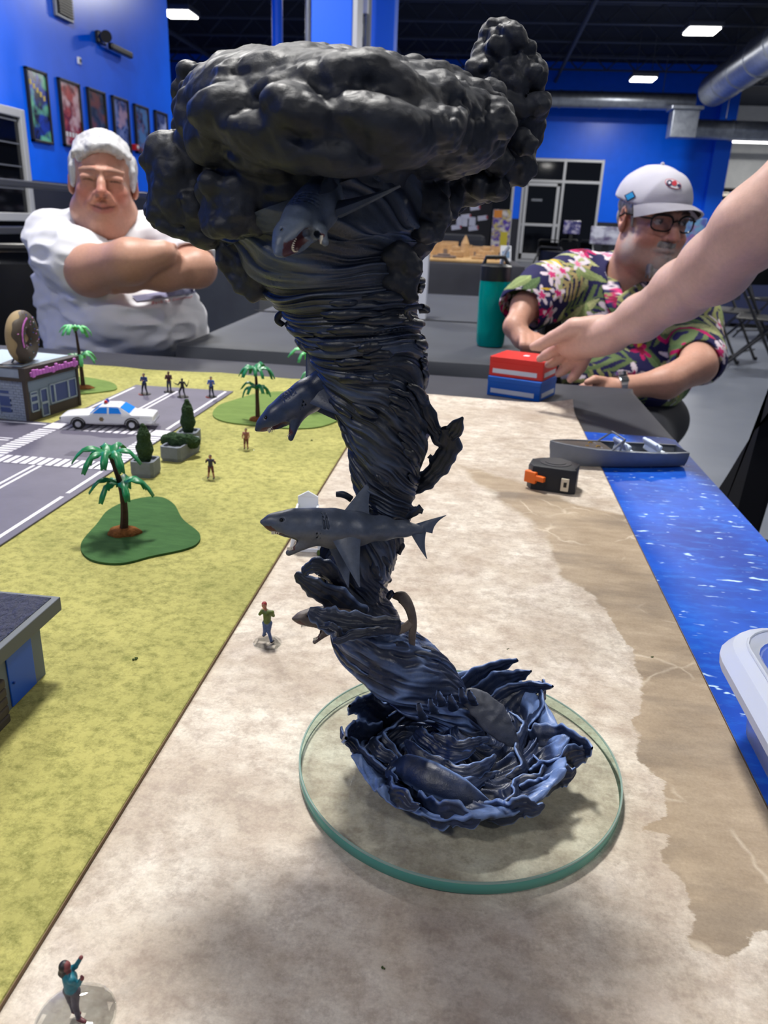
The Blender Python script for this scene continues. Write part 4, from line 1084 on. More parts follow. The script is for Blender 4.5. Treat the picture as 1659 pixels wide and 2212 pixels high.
# ---- deck boxes
def deckbox(z, m, label, dx=0, dy=0, dr=0, name='card_box'):
    f0, f1 = onz(1053, 852, TZ), onz(1163, 868, TZ); f0 = np.array([.034, 1.590]); f1 = np.array([.138, 1.545]); ang = math.atan2(*(f1 - f0)[::-1]) + dr; Lb = float(np.linalg.norm(f1 - f0)); Db = .098; hb = .039
    t = empty(name, (f0[0] + dx, f0[1] + dy, z), ang, label, 'box', 'small card boxes stacked on the cloth')
    b = MB(); b.box(0, Lb, 0, Db, 0, hb, .0015); b.build('box_body', m, t)
    b = MB(); b.box(-.0005, Lb + .0005, -.0005, Db + .0005, hb * .72, hb + .0006, .0015); b.build('box_lid', m, t)
    b = MB(); b.box(.008, Lb - .012, -.0009, 0, hb * .17, hb * .40); b.build('paper_label', mat('label_white', S(214, 218, 226), .5), t)
    b = MB(); b.box(Lb, Lb + .0009, .01, Db - .012, hb * .17, hb * .40); b.build('paper_label', MATS['label_white'], t)
    return t, hb, Lb, Db
m_red = mat('box_red', S(214, 40, 36), .4); m_bbl = mat('box_blue', S(0, 92, 190), .4)
_, hb, Lb, Db = deckbox(TZ, m_bbl, 'blue card box with white labels under the red box')
t, _, _, _ = deckbox(TZ + hb + .0007, m_red, 'red card box with white labels on top of the blue box', .001, .004, .035)
b = MB(); b.box(Lb * .48, Lb * .58, Db * .45, Db * .6, hb + .0006, hb + .0009); b.build('lid_mark', MATS['label_white'], t)

# ---- teal water bottle
bp = onz(1058, 752, TZ); m_teal = mat('teal_tritan', S(0, 176, 168), .08, 0, .5, trans=.42, ior=1.2); m_lid = mat('bottle_lid', S(28, 30, 34), .4)
bot = empty('water_bottle', (bp[0], bp[1] + .04, TZ), 0, 'translucent teal water bottle with a black lid on the grey cloth', 'bottle')
zt_ = ony(1068, 603, bp[1] + .04)[2] - TZ; rb = .0435
b = MB(); b.lathe([(.03, .001), (.037, .002), (.0405, .012), (.0415, .05), (.043, .1), (.0435, zt_ * .62), (rb, zt_ * .9), (rb * .97, zt_)], n=40); b.build('bottle_body', m_teal, bot, True)
b = MB(); b.lathe([(.026, .006), (.034, .008), (.037, .02), (.039, .1), (.04, zt_ * .78), (.001, zt_ * .79)], n=32); b.build('drink', mat('teal_drink', S(0, 196, 186), .3, 0, .5, trans=.1, var=(28, S(60, 214, 204), .2)), bot, True)
b = MB(); b.lathe([(rb * .99, zt_ - .004), (rb * 1.01, zt_ + .004), (rb * 1.0, zt_ + .035), (rb * .8, zt_ + .041), (.001, zt_ + .042)], n=40); b.build('lid', m_lid, bot, True)
b = MB(); b.tube([(-.036, 0, zt_ + .036), (-.03, 0, zt_ + .058), (.02, 0, zt_ + .06), (.034, 0, zt_ + .038)], .006, 8); b.build('carry_loop', m_lid, bot, True)
b = MB(); b.tube([(.012, .01, zt_ + .04), (.022, .01, zt_ + .075), (.03, .012, zt_ + .088)], .005, 8); b.build('spout', mat('spout_clear', S(200, 210, 220), .1, trans=.6), bot, True)

# ---- white board box behind the tornado
p0 = onz(905, 690, TZ); ww = onz(919, 690, TZ)[0]; zt_ = ony(912, 500, p0[1])[2]
wb = empty('white_box', (ww - .14, p0[1], TZ), 0, 'upright white box half hidden behind the tornado on the grey cloth', 'box')
b = MB(); b.box(0, .14, 0, .06, 0, zt_ - TZ, .002); b.build('box_body', mat('white_card', S(216, 220, 232), .5), wb)
b = MB(); b.box(.135, .1405, .01, .05, .05, .051 + (zt_ - TZ) * .6); b.build('side_flap', mat('white_card2', S(200, 204, 220), .5), wb)

# ---- frosted storage bin at the right edge
m_bin = mat('frosted_plastic', S(232, 238, 250), .32, 0, .5, trans=.86, ior=1.1, alpha=1)
bx0, bx1, by0, by1, bh = .203, .342, .20, .488, .066
bn = empty('storage_bin', (bx0, by0, ZB), 0, 'frosted clear plastic storage tub cut off by the right edge', 'tub')
def rrect(x0, x1, y0, y1, r, n=6):
    o = []
    for cx, cy, a0 in ((x1 - r, y1 - r, 0), (x0 + r, y1 - r, 90), (x0 + r, y0 + r, 180), (x1 - r, y0 + r, 270)):
        for i in range(n + 1): q = math.radians(a0 + 90 * i / n); o.append((cx + r * math.cos(q), cy + r * math.sin(q)))
    return o
b = MB(); prev = None; W_, D_ = bx1 - bx0, by1 - by0
def loop(rr, z): return [b.bm.verts.new((p[0], p[1], z)) for p in rr]
def stitch(A, B):
    for k_ in range(len(A)): b.bm.faces.new((A[k_], A[(k_ + 1) % len(A)], B[(k_ + 1) % len(B)], B[k_]))
rings = [loop(rrect(.006, W_ - .006, .006, D_ - .006, .02), .0012), loop(rrect(.002, W_ - .002, .002, D_ - .002, .024), .006), loop(rrect(-.004, W_ + .004, -.004, D_ + .004, .028), bh * .9),
         loop(rrect(-.006, W_ + .006, -.006, D_ + .006, .03), bh)]
b.bm.faces.new(rings[0][::-1])
for A, B in zip(rings, rings[1:]): stitch(A, B)
inn = [loop(rrect(.0, W_, .0, D_, .028), bh), loop(rrect(.006, W_ - .006, .006, D_ - .006, .022), .009), loop(rrect(.01, W_ - .01, .01, D_ - .01, .02), .0032)]
stitch(rings[-1], inn[0])
for A, B in zip(inn, inn[1:]): stitch(A, B)
b.bm.faces.new(inn[-1]); b.build('tub_wall', m_bin, bn, True)
b = MB(); m_rim = mat('frosted_rim', S(226, 232, 244), .3, 0, .5, trans=.45, ior=1.2)
R_ = [loop(rrect(-.005, W_ + .005, -.005, D_ + .005, .03), bh - .001), loop(rrect(-.0235, W_ + .02, -.02, D_ + .018, .042), bh - .011), loop(rrect(-.0245, W_ + .021, -.021, D_ + .019, .043), bh - .004), loop(rrect(-.018, W_ + .016, -.016, D_ + .015, .04), bh + .004), loop(rrect(-.008, W_ + .008, -.008, D_ + .008, .033), bh + .006), loop(rrect(-.002, W_ + .002, -.002, D_ + .002, .03), bh + .002)]
for A, B in zip(R_, R_[1:]): stitch(A, B)
stitch(R_[-1], R_[0]); b.build('rim', m_rim, bn, True)
b = MB(); b.tube([(p[0], p[1], bh + .0062) for p in rrect(-.009, W_ + .009, -.009, D_ + .009, .034)], .0011, 6, True); b.build('rim_bead', m_rim, bn, True)

# ---- white lifeguard seat and a shrub behind the shark
lp = onz(655, 1197, ZS); lg = empty('lifeguard_seat', (lp[0], lp[1] + .018, ZS), math.radians(6), 'white model lifeguard seat partly hidden behind the big shark', 'lifeguard seat')
m_lw = mat('lifeguard_white', S(222, 226, 236), .5); H = ony(650, 1078, lp[1] + .018)[2] - ZS; H = max(H, .05)
for sx in (-1, 1):
    for sy in (-1, 1):
        b = MB(); b.tube([(sx * .0155, sy * .016, 0), (sx * .0085, sy * .008, H * .72)], .0016, 5); b.build('leg', m_lw, lg)
for z, q in ((.002, .0152), (H * .3, .0125), (H * .5, .0106)):
    b = MB()
    for s in (-1, 1): b.box(-q - .001, q + .001, s * q - .0012, s * q + .0012, z, z + .003); b.box(s * q - .0012, s * q + .0012, -q - .001, q + .001, z, z + .003)
    b.build('crossbar', m_lw, lg)
b = MB(); b.box(-.0105, .0105, -.0105, .0105, H * .70, H * .73, .0005); b.build('seat', m_lw, lg)
b = MB(); b.box(-.0105, .0105, .0085, .0105, H * .73, H, .0006); b.prism([(-.0105, 0), (.0105, 0), (0, .006)], -.001, .001, Matrix.Translation((0, .0095, H)) @ Matrix.Rotation(math.pi / 2, 4, 'X')); b.build('backrest', m_lw, lg)
for s in (-1, 1): b = MB(); b.box(s * .0105 - .001, s * .0105 + .001, -.0105, .0095, H * .82, H * .845); b.build('armrest', m_lw, lg)
sp_ = onz(691, 1203, ZS); o = link('moss_shrub', bushmesh(.0045, .007, 'low', 3), mat('moss_green', S(66, 84, 40), .95), None); o.location = (sp_[0], sp_[1] + .003, ZS + .0002); o.scale = (.6, .6, 1)
tag(o, 'tiny clump of green shrub beside the white lifeguard seat', 'shrub')
# ================================================================== the tornado sculpture on its glass disc
YT = .412
def tp(px, py, d=0.0): return ony(px, py, YT + d)
def pxs(px, py, d=0.0):                       # metres per pixel there
    p = tp(px, py, d) - CPOS; return float((CM.T @ p)[2]) / FPX
disc_c = np.array([.0108, .4045, ZS]); DR = .1003; DT = .0080
gd = empty('glass_disc', (disc_c[0], disc_c[1], ZS + .0004), 0, 'round clear glass base plate with a green edge on the sand mat', 'glass plate')
def thin_glass(name, tint, edge=False, rough=.02):
    m = bpy.data.materials.new(name); m.use_nodes = True; n = NT(m); out = n.N['Material Output']
    tr = n.node('BsdfTransparent'); tr.inputs[0].default_value = (*tint, 1)
    gl = n.node('BsdfGlossy'); gl.inputs['Roughness'].default_value = rough; gl.inputs['Color'].default_value = (1, 1, 1, 1)
    lw = n.node('LayerWeight'); lw.inputs[0].default_value = .5
    fac = n.math('ADD', n.math('MULTIPLY', n.math('POWER', lw.outputs['Facing'], 4.0), .6), .03)
    mx = n.node('MixShader'); n.L.new(fac, mx.inputs[0]); n.L.new(tr.outputs[0], mx.inputs[1]); n.L.new(gl.outputs[0], mx.inputs[2])
    n.L.new(mx.outputs[0], out.inputs[0]); return m
m_glass = thin_glass('clear_glass', (.955, .975, .955))
b = MB(); n_ = 160
b.bm.faces.new([b.bm.verts.new(((DR - .0012) * math.cos(q), (DR - .0012) * math.sin(q), .0003)) for q in np.linspace(0, 2 * math.pi, n_, endpoint=False)]); b.build('glass_underside', thin_glass('clear_glass_under', (.97, .985, .97)), gd)
b = MB(); b.bm.faces.new([b.bm.verts.new(((DR - .0012) * math.cos(q), (DR - .0012) * math.sin(q), DT)) for q in np.linspace(0, 2 * math.pi, n_, endpoint=False)]); b.build('glass_top', m_glass, gd)
m = bpy.data.materials.new('glass_edge'); m.use_nodes = True; n = NT(m)
n.b.inputs['Base Color'].default_value = (*S(84, 150, 138), 1); n.b.inputs['Roughness'].default_value = .12; n.b.inputs['Transmission Weight'].default_value = .2; n.b.inputs['IOR'].default_value = 1.2
g_ = n.node('NewGeometry'); tr = n.node('BsdfTransparent'); tr.inputs[0].default_value = (*S(214, 232, 222), 1); mx = n.node('MixShader')     # the far rim is seen from inside the clear plate
n.L.new(g_.outputs['Backfacing'], mx.inputs[0]); n.L.new(n.b.outputs[0], mx.inputs[1]); n.L.new(tr.outputs[0], mx.inputs[2]); n.L.new(mx.outputs[0], n.N['Material Output'].inputs[0])
b = MB(); b.lathe([(DR - .0012, .0), (DR, .0009), (DR, DT - .0009), (DR - .0012, DT)], n=n_)
bm = b.bm
for f in [f for f in bm.faces if len(f.verts) > 4]: bm.faces.remove(f)
b.build('glass_rim', m, gd, 'all')
b = MB(); b.tube([((DR - .0006) * math.cos(q), (DR - .0006) * math.sin(q), DT - .0004) for q in np.linspace(0, 2 * math.pi, 160, endpoint=False)], .0007, 5, True); b.build('bevel_highlight', mat('highlight_pale', S(186, 210, 200), .1, trans=.5), gd, True)  # pale ring giving the rim's bright highlight line by its colour

ZD = ZS + DT + .0006                                   # top of the glass
base_w = onz(985, 1625, ZD + .010); BX, BY = float(base_w[0]), .4005
scu = empty('tornado_sculpture', (BX, BY, ZD), 0, 'tall painted tornado sculpture with storm cloud and biting sharks on the glass disc', 'sculpture')
OFF = np.array([BX, BY, ZD])
def sculpt_mat(name, rough=.36, bump=(700, .25, .0006), spec=.5, coat=0):
    m = bpy.data.materials.new(name); m.use_nodes = True; n = NT(m)
    a = n.node('Attribute', attribute_name='Col'); v = n.rng(n.noise(140, 5, .7), .3, .7, .72, 1.25); mu = n.mix(1, a.outputs['Color'], v, 'MULTIPLY')
    n.col(mu); r = n.rng(n.noise(60, 4), .35, .65, rough - .08, rough + .12); n.L.new(r, n.b.inputs['Roughness'])
    n.b.inputs['Specular IOR Level'].default_value = spec; n.b.inputs['Coat Weight'].default_value = coat; n.b.inputs['Coat Roughness'].default_value = .25
    n.bump(n.noise(bump[0], 5, .65), bump[1], bump[2]); return m
m_funnel = sculpt_mat('tornado_paint', .34, (520, .35, .0007))
m_cloudp = sculpt_mat('storm_cloud_paint', .52, (330, .3, .001), .38)
m_shark = sculpt_mat('shark_paint', .40, (900, .25, .0004))
def lerp(a, b, t): return a + (b - a) * t
def mixc(a, b, t): t = np.clip(t, 0, 1)[:, None]; return np.array(a)[None] * (1 - t) + np.array(b)[None] * t

# ---- funnel: a swept tube with helical ridges
st = [(700, 430, 238), (715, 480, 222), (722, 530, 205), (735, 575, 178), (752, 620, 158), (768, 670, 142), (785, 730, 128), (803, 790, 114), (820, 850, 100), (832, 910, 90), (836, 970, 82), (832, 1030, 68), (833, 1080, 56),
      (826, 1130, 52), (800, 1180, 62), (774, 1225, 70), (768, 1275, 68), (776, 1325, 70), (802, 1380, 78), (848, 1428, 78), (898, 1468, 74), (945, 1505, 62), (982, 1540, 48), (1004, 1572, 42), (1012, 1610, 44), (1012, 1650, 50)]
cp = np.array([[*tp(x, y), w * pxs(x, y)] for x, y, w in st])
spl = np.array(catmull(cp, 30, closed=False)); NV = len(spl); NU = 320
C3, RR = spl[:, :3], spl[:, 3]
Tn = np.gradient(C3, axis=0); Tn /= np.linalg.norm(Tn, axis=1)[:, None]
sd = np.cross(Tn, np.array([0, 1.0, 0])); sd /= np.linalg.norm(sd, axis=1)[:, None]; fw = np.cross(Tn, sd)
ds = np.linalg.norm(np.diff(C3, axis=0, prepend=C3[:1]), axis=1)
pyv = np.interp(np.arange(NV), np.arange(len(st)) * 30, [s[1] for s in st])
cc = np.interp(pyv, [430, 560, 600, 760, 800, 860, 1040, 1090, 1150, 1250, 1400, 1600], [1.5, 2.0, 4.5, 4.0, 1.8, 1.0, 1.2, 2.6, 1.1, .9, .55, .5])
tw = np.cumsum(cc / RR * ds)
th = np.arange(NU) * 2 * math.pi / NU
TH, VI = np.meshgrid(th, np.arange(NV), indexing='ij')
tw2 = TH + tw[VI] * 1.0
arc = np.cumsum(ds)[VI]
base_p = np.stack([np.cos(tw2), np.sin(tw2), arc * 9], -1).reshape(-1, 3)
warp = fbm(np.stack([np.cos(TH), np.sin(TH), arc * 30], -1).reshape(-1, 3), 1.3, 5, 2) * .16
q = base_p.copy(); a_ = np.arctan2(q[:, 1], q[:, 0]) + warp; q[:, 0], q[:, 1] = np.cos(a_), np.sin(a_)
r1 = 1 - np.abs(vnoise(q * np.array([1, 1, 1.0]), 2.7, 1)) * 2
r2 = 1 - np.abs(vnoise(q * np.array([1, 1, 1.5]), 5.8, 2)) * 2
r3 = vnoise(q * np.array([1, 1, 1.8]), 12.0, 3)
rid = .55 * r1 + .34 * r2 + .16 * r3
lowf = fbm(np.stack([np.cos(TH), np.sin(TH), arc * 26], -1).reshape(-1, 3), 1.6, 9, 2)
RV = RR[VI].reshape(-1)
disp = rid * .0027 * np.interp(RV, [.01, .02, .04, .06], [.7, 1.0, 1.25, 1.3]) + lowf * .0016
dirv = (np.cos(TH)[..., None] * sd[VI] + np.sin(TH)[..., None] * fw[VI]).reshape(-1, 3)
P = C3[VI].reshape(-1, 3) + dirv * (RV * .97 + disp)[:, None] * np.array([1, .92, 1])
i, j = np.meshgrid(np.arange(NU), np.arange(NV - 1), indexing='ij'); i2 = (i + 1) % NU
Q = np.stack([i * NV + j, i2 * NV + j, i2 * NV + j + 1, i * NV + j + 1], -1).reshape(-1, 4)[:, ::-1]
def paint(h, hgt):
    """h: ridge height -1..1, hgt: 0 at the glass, 1 at the cloud; dark wash in the grooves, blue drybrush on the crests"""
    deep = mixc(S(22, 29, 46), S(20, 24, 33), (hgt - .05) / .4); mid = mixc(S(40, 54, 88), S(34, 42, 58), (hgt - .05) / .4); hi = mixc(S(112, 138, 190), S(62, 74, 98), (hgt - .05) / .35)
    t1 = np.clip(h * .8 + .55, 0, 1)[:, None]; c = deep * (1 - t1) + mid * t1; t2 = np.clip((h - .35) * 1.9, 0, 1)[:, None]; return c * (1 - t2 * .95) + hi * t2 * .95
col = paint(rid + .25 * lowf, (P[:, 2] - ZD) / .36)
P[:, 2] = np.maximum(P[:, 2], ZD + .001); me = np_mesh('funnel', P - OFF, Q, col); link('funnel', me, m_funnel, scu)

# ---- strands and ropes of water lying round the funnel
def ellipse_tube(pts, w, t, nrm, nseg=40, nring=14, ridge=.0, seed=0, col=None):
    pts = np.array(catmull(pts, max(2, nseg // (len(pts) - 1)), closed=False)); N = len(pts)
    u = np.linspace(0, 1, N); wob = 1 + (.10 * np.sin(u * 23 + seed * 1.7) + .06 * np.sin(u * 51 + seed)) * (ridge > 0)
    w = np.interp(u, np.linspace(0, 1, len(w)), w) * wob; t = np.interp(u, np.linspace(0, 1, len(t)), t)
    T = np.gradient(pts, axis=0); T /= np.linalg.norm(T, axis=1)[:, None] + 1e-12
    nr = np.array(nrm, float); nr = np.array([np.interp(u, np.linspace(0, 1, len(nr)), nr[:, k]) for k in range(3)]).T if nr.ndim == 2 else np.repeat(nr[None], N, 0)
    S_ = np.cross(T, nr); S_ /= np.linalg.norm(S_, axis=1)[:, None] + 1e-12; Nn = np.cross(S_, T)
    ph = np.arange(nring) * 2 * math.pi / nring
    c, s = np.cos(ph), np.sin(ph)
    rr = 1 + 1.5 * ridge * np.sin(c * 12 + seed)[None, :] * np.sin(u * math.pi)[:, None] * (np.abs(s)[None, :])
    P = pts[:, None] + S_[:, None] * (w[:, None] * c[None])[..., None] + Nn[:, None] * (t[:, None] * (np.sign(s) * np.abs(s) ** .8)[None] * rr)[..., None]
    i, j = np.meshgrid(np.arange(N - 1), np.arange(nring), indexing='ij'); j2 = (j + 1) % nring
    Q = np.stack([i * nring + j, i * nring + j2, (i + 1) * nring + j2, (i + 1) * nring + j], -1).reshape(-1, 4)
    h = (np.abs(c)[None] ** 6 * 1.7 - .25 + (u[:, None] - .5) * .5 + rr * 0)
    return P.reshape(-1, 3), Q, h.reshape(-1)
class Bag:
    def __init__(s): s.P = []; s.Q = []; s.H = []; s.n = 0
    def add(s, P, Q, H): s.P.append(P); s.Q.append(Q + s.n); s.H.append(H); s.n += len(P)
    def build(s, name, m, parent, off=OFF, noise=.0007, colf=None):
        P = np.concatenate(s.P); Q = np.concatenate(s.Q); H = np.concatenate(s.H)
        if noise: P = P + np.stack([vnoise(P, 260, k) for k in (1, 2, 3)], 1) * noise
        P[:, 2] = np.maximum(P[:, 2], ZD + .0003); col = paint(H + .3 * vnoise(P, 200, 7), (P[:, 2] - ZD) / .36) if colf is None else colf(P, H)
        return link(name, np_mesh(name, P - off, Q, col), m, parent)
bag = Bag(); rnd = random.Random(21)
def funnel_pt(v, th_, k=1.0):
    i0 = int(np.clip(v, 0, NV - 1)); d = math.cos(th_) * sd[i0] + math.sin(th_) * fw[i0]; return C3[i0] + d * RR[i0] * k * np.array([1, .92, 1]), d
front = []
for kk in range(80):
    v = rnd.choice([rnd.uniform(110, 330), rnd.uniform(110, 330), rnd.uniform(60, 620)]); th_ = rnd.uniform(0, 6.28); L = rnd.uniform(.3, .9); w = rnd.uniform(.0014, .0028)
    pts = []; nrms = []
    for s in range(6):
        a_ = th_ - L * s / 5; dv = (tw[int(min(v, NV - 1))]); i0 = int(np.clip(v, 0, NV - 2)); v2 = v + (L * s / 5) * RR[i0] / max(cc[i0], .3) / max(ds[i0], 1e-5)
        p, d = funnel_pt(v2, a_, 1.0 + (.035 if s in (1, 2, 3, 4) else .0) + (.05 if s == 5 and kk % 4 == 0 else 0)); pts.append(p); nrms.append(d)
    bag.add(*ellipse_tube(pts, [w * .4, w, w * 1.1, w, w * .35], [w * .4, w * .8, w * .9, w * .8, w * .3], nrms, 25, 8, 0, kk))
bag.build('water_strands', m_funnel, scu)['kind'] = 'stuff'

# ---- free splashes and wave tongues, each its own part
def tongue(name, pts, w, t, nrm=(0, -1, .4), ridge=.25, seed=0, nseg=60, nring=36, label=None):
    """pts: (px, py, depth offset); w, t in pixels"""
    W3 = [tp(*p) for p in pts]; k = pxs(*pts[len(pts) // 2]); bg = Bag(); P, Q, H = ellipse_tube(W3, [x * k for x in w], [x * k for x in t], nrm, nseg, nring, ridge, seed)
    bg.add(P, Q, H); o = bg.build(name, m_funnel, scu)
    return o
F = (0, -1, .3)
# right-hand tail of water
tongue('water_tail', [(896, 845, -.004), (915, 885, -.004), (935, 925, 0), (962, 950, 0), (985, 925, -.004), (1000, 902, -.006)], [16, 20, 18, 17, 16, 3], [10, 11, 10, 8, 6, 2], F, .2, 1)
tongue('water_tail', [(966, 925, -.002), (970, 965, 0), (945, 1010, .002), (915, 1040, .004), (885, 1068, .006)], [14, 26, 22, 20, 8], [8, 10, 9, 8, 5], F, .2, 2)
tongue('water_tail', [(925, 985, .004), (942, 1000, .004), (965, 996, .004)], [5, 5, 1.5], [4, 4, 1.5], F, 0, 3)
# waves on the left of the waist
tongue('wave_crest', [(775, 1330, -.02), (735, 1300, -.026), (690, 1275, -.03), (655, 1252, -.03), (637, 1240, -.03)], [30, 34, 26, 17, 6], [9, 9, 8, 6, 3], (-.3, -1, .2), .3, 4)
tongue('wave_crest', [(735, 1265, -.02), (705, 1230, -.028), (682, 1222, -.03), (662, 1232, -.03), (655, 1246, -.03)], [20, 22, 18, 10, 4], [9, 9, 7, 5, 3], (-.2, -1, .4), .2, 5)
tongue('wave_crest', [(742, 1205, -.01), (716, 1184, -.016), (702, 1192, -.02), (697, 1222, -.022), (700, 1262, -.022)], [14, 16, 12, 10, 6], [9, 9, 8, 7, 4], (-.5, -1, 0), .2, 6)
tongue('wave_crest', [(862, 1350, -.02), (800, 1352, -.034), (740, 1345, -.04), (700, 1335, -.042), (668, 1318, -.04)], [16, 24, 30, 26, 8], [8, 9, 9, 8, 4], (0, -1, .5), .35, 7)
tongue('wave_crest', [(858, 1362, -.022), (815, 1364, -.036), (775, 1368, -.042), (742, 1380, -.044), (722, 1384, -.044)], [9, 10, 11, 11, 7], [7, 8, 8, 8, 5], (0, -1, .5), .1, 8)
tongue('wave_crest', [(735, 1372, -.043), (728, 1360, -.046), (712, 1352, -.046), (690, 1350, -.044)], [9, 9, 8, 4], [7, 7, 6, 3], (0, -1, .5), .1, 9)
# little knobs and drips round the waist
for k, pts in enumerate(([(880, 1118, -.01), (897, 1108, -.012), (908, 1094, -.012)], [(890, 1104, -.01), (903, 1102, -.012), (914, 1104, -.012)], [(760, 1078, -.014), (742, 1070, -.016), (726, 1068, -.016)], [(838, 1290, -.006), (846, 1282, -.008), (850, 1279, -.008)],
                         [(860, 1165, .0), (868, 1180, .0), (862, 1195, .0)], [(905, 672, -.03), (925, 668, -.03), (912, 660, -.034)], [(890, 690, -.03), (880, 668, -.034), (912, 661, -.036)], [(610, 670, 0), (600, 690, 0), (612, 702, 0)], [(640, 690, 0), (622, 702, 0), (634, 712, 0)])):
    tongue('water_drip', pts, [7, 7, 6], [6, 6, 6], F, 0, k, 12, 10)

# ---- whirlpool foot
RB = .0655; NRho, NTh = 120, 520
rho = np.linspace(.02, 1.0, NRho); thb = np.arange(NTh) * 2 * math.pi / NTh
RH, TB = np.meshgrid(rho, thb, indexing='ij')
spir = TB - 1.5 * np.log(RH + .12)
warp = fbm(np.stack([RH * np.cos(TB) * 2, RH * np.sin(TB) * 2, RH * 0], -1).reshape(-1, 3), 1.6, 31, 2).reshape(RH.shape) * .35
sp2 = spir + warp
rr = lambda f, s, kz: (1 - 2 * np.abs(vnoise(np.stack([np.cos(sp2), np.sin(sp2), RH * kz], -1).reshape(-1, 3), f, s))).reshape(RH.shape)
ridg = .6 * rr(2.2, 41, 1.4) + .4 * rr(5.0, 42, 1.0) + .22 * rr(11.0, 43, .8)
lobes = fbm(np.stack([np.cos(thb), np.sin(thb), 0 * thb], -1), 2.2, 55, 3); lobes = (lobes - lobes.min()) / (lobes.max() - lobes.min())
spk = np.maximum(0, np.sin(thb * 8 + 2 * np.sin(thb * 3 + 1))) ** 4
rimR = 1 + .06 * (lobes - .5) + .04 * spk
rise = .004 + .005 * lobes + .005 * spk + .009 * (.5 + .5 * np.sin(thb + .35))
lip = np.exp(-((1 - RH) / .14) ** 2)
Hh = .0062 + lip * rise[None] + .016 * np.exp(-(RH / .26) ** 2) + ridg * .0056 * (1 - .5 * lip) * np.clip(RH * 4, 0, 1) + .004 * np.sin(spir * 1.0 + 1)
RRw = RH * RB * (1 + (rimR[None] - 1) * RH ** 4)
top = np.stack([RRw * np.cos(TB), RRw * np.sin(TB), Hh], -1)
rowsO = []
for s, (rf, zf) in enumerate(((1.012, .96), (1.0, .8), (.94, .55), (.87, .3), (.80, .08), (.78, 0))):
    rfl = 1.0 * rf; zz = Hh[-1] * zf; fl = .0018 * np.sin(thb * 37 + 3 * lobes + 2 * np.sin(thb * 5)) * (1 - zf) * (zf > 0)
    rowsO.append(np.stack([(RRw[-1] * rfl + fl) * np.cos(thb), (RRw[-1] * rfl + fl) * np.sin(thb), np.maximum(zz, .0)], -1))
P = np.concatenate([top.reshape(-1, 3), np.concatenate(rowsO).reshape(-1, 3)]); nr = NRho + len(rowsO)
i, j = np.meshgrid(np.arange(nr - 1), np.arange(NTh), indexing='ij'); j2 = (j + 1) % NTh
Q = np.stack([i * NTh + j, (i + 1) * NTh + j, (i + 1) * NTh + j2, i * NTh + j2], -1).reshape(-1, 4)
hcol = np.concatenate([(ridg * 1.2 + lip * 1.1 - .75).reshape(-1), np.repeat(np.array([.9, .5, .1, -.1, -.2, -.3]), NTh) + .3 * np.tile(np.sin(thb * 37 + 3 * lobes), 6)])
link('whirlpool', np_mesh('whirlpool', P, Q, paint(hcol, np.zeros(len(P)))), m_funnel, scu)
def wave(pts, w, t, nrm, ridge=.3, seed=0, name='wave_tongue'):
    """pts in foot coordinates (radius share, degrees, height mm); degrees 0 = right, 90 = away"""
    W3 = [OFF + np.array([r * RB * math.cos(math.radians(a)), r * RB * math.sin(math.radians(a)), z * .001]) for r, a, z in pts]
    bg = Bag(); bg.add(*ellipse_tube(W3, [x * .001 for x in w], [x * .001 for x in t], nrm, 60, 36, ridge, seed)); return bg.build(name, m_funnel, scu, noise=.0007 if ridge else .0002)
up = (0, 0, 1)
def radial(a, z=.3): return (math.cos(math.radians(a)), math.sin(math.radians(a)), z)
# rim breakers: leaning out, tips high
for k, (a0, da, r0, r1, h, w) in enumerate(((182, 18, .9, 1.10, 30, 8.5), (205, -16, .86, 1.10, 19, 5), (160, 24, .80, 1.02, 40, 10), (146, 10, .85, .98, 44, 6), (236, 14, .92, 1.02, 17, 7), (262, 16, .93, 1.03, 15, 9), (300, 12, .93, 1.06, 15, 8), (330, 12, .9, 1.1, 18, 9), (8, -12, .80, 1.22, 27, 13), (-12, 8, .85, 1.22, 22, 10), (32, 10, .82, 1.18, 30, 12), (52, -10, .78, 1.05, 34, 9), (75, -24, .7, .95, 42, 10), (92, -30, .62, .92, 47, 9), (64, -26, .74, 1.04, 38, 7), (112, -10, .8, .95, 30, 10), (132, 12, .82, .95, 30, 9))):
    pts = [(r0 - .12, a0 - da * .8, 6), (r0, a0, 7 + h * .18), (lerp(r0, r1, .5), a0 + da * .5, 7 + h * .5), (lerp(r0, r1, .9), a0 + da, h * .86), (r1, a0 + da * 1.3, h)]
    wave(pts, [w * .8, w, w * .85, w * .5, .9], [1.8, 2.0, 1.7, 1.3, .7], radial(a0, .25), .3, k)
# inner crests curling round the foot of the funnel
for k, (r0, a0, a1, z0, z1, w, t) in enumerate(((.34, 170, 300, 19, 22, 4.6, 2.0), (.46, 195, 330, 15, 17, 4.8, 1.9), (.56, 205, 320, 9, 12, 5.4, 1.7), (.30, 225, 340, 27, 25, 3.4, 1.8), (.66, 150, 240, 14, 10, 4.5, 1.6), (.74, 182, 232, 16, 11, 4.0, 1.6), (.62, 320, 395, 10, 22, 4.5, 1.6), (.80, 300, 352, 10, 14, 4.5, 1.6), (.5, 20, 110, 22, 26, 5, 1.7), (.68, 70, 170, 20, 22, 6, 1.7))):
    pts = [(r0 * (1 + .1 * math.sin(s * 2 + k)), lerp(a0, a1, s / 5), lerp(z0, z1, s / 5) + 1.5 * math.sin(s * 1.7 + k)) for s in range(6)]
    nr = [radial(lerp(a0, a1, s / 5), .75) for s in range(6)]
    wave(pts, [w * .3, w, w * 1.05, w, w * .8, w * .25], [t * .6, t, t, t, t * .8, t * .4], nr, .12, 20 + k, 'swirl_crest')
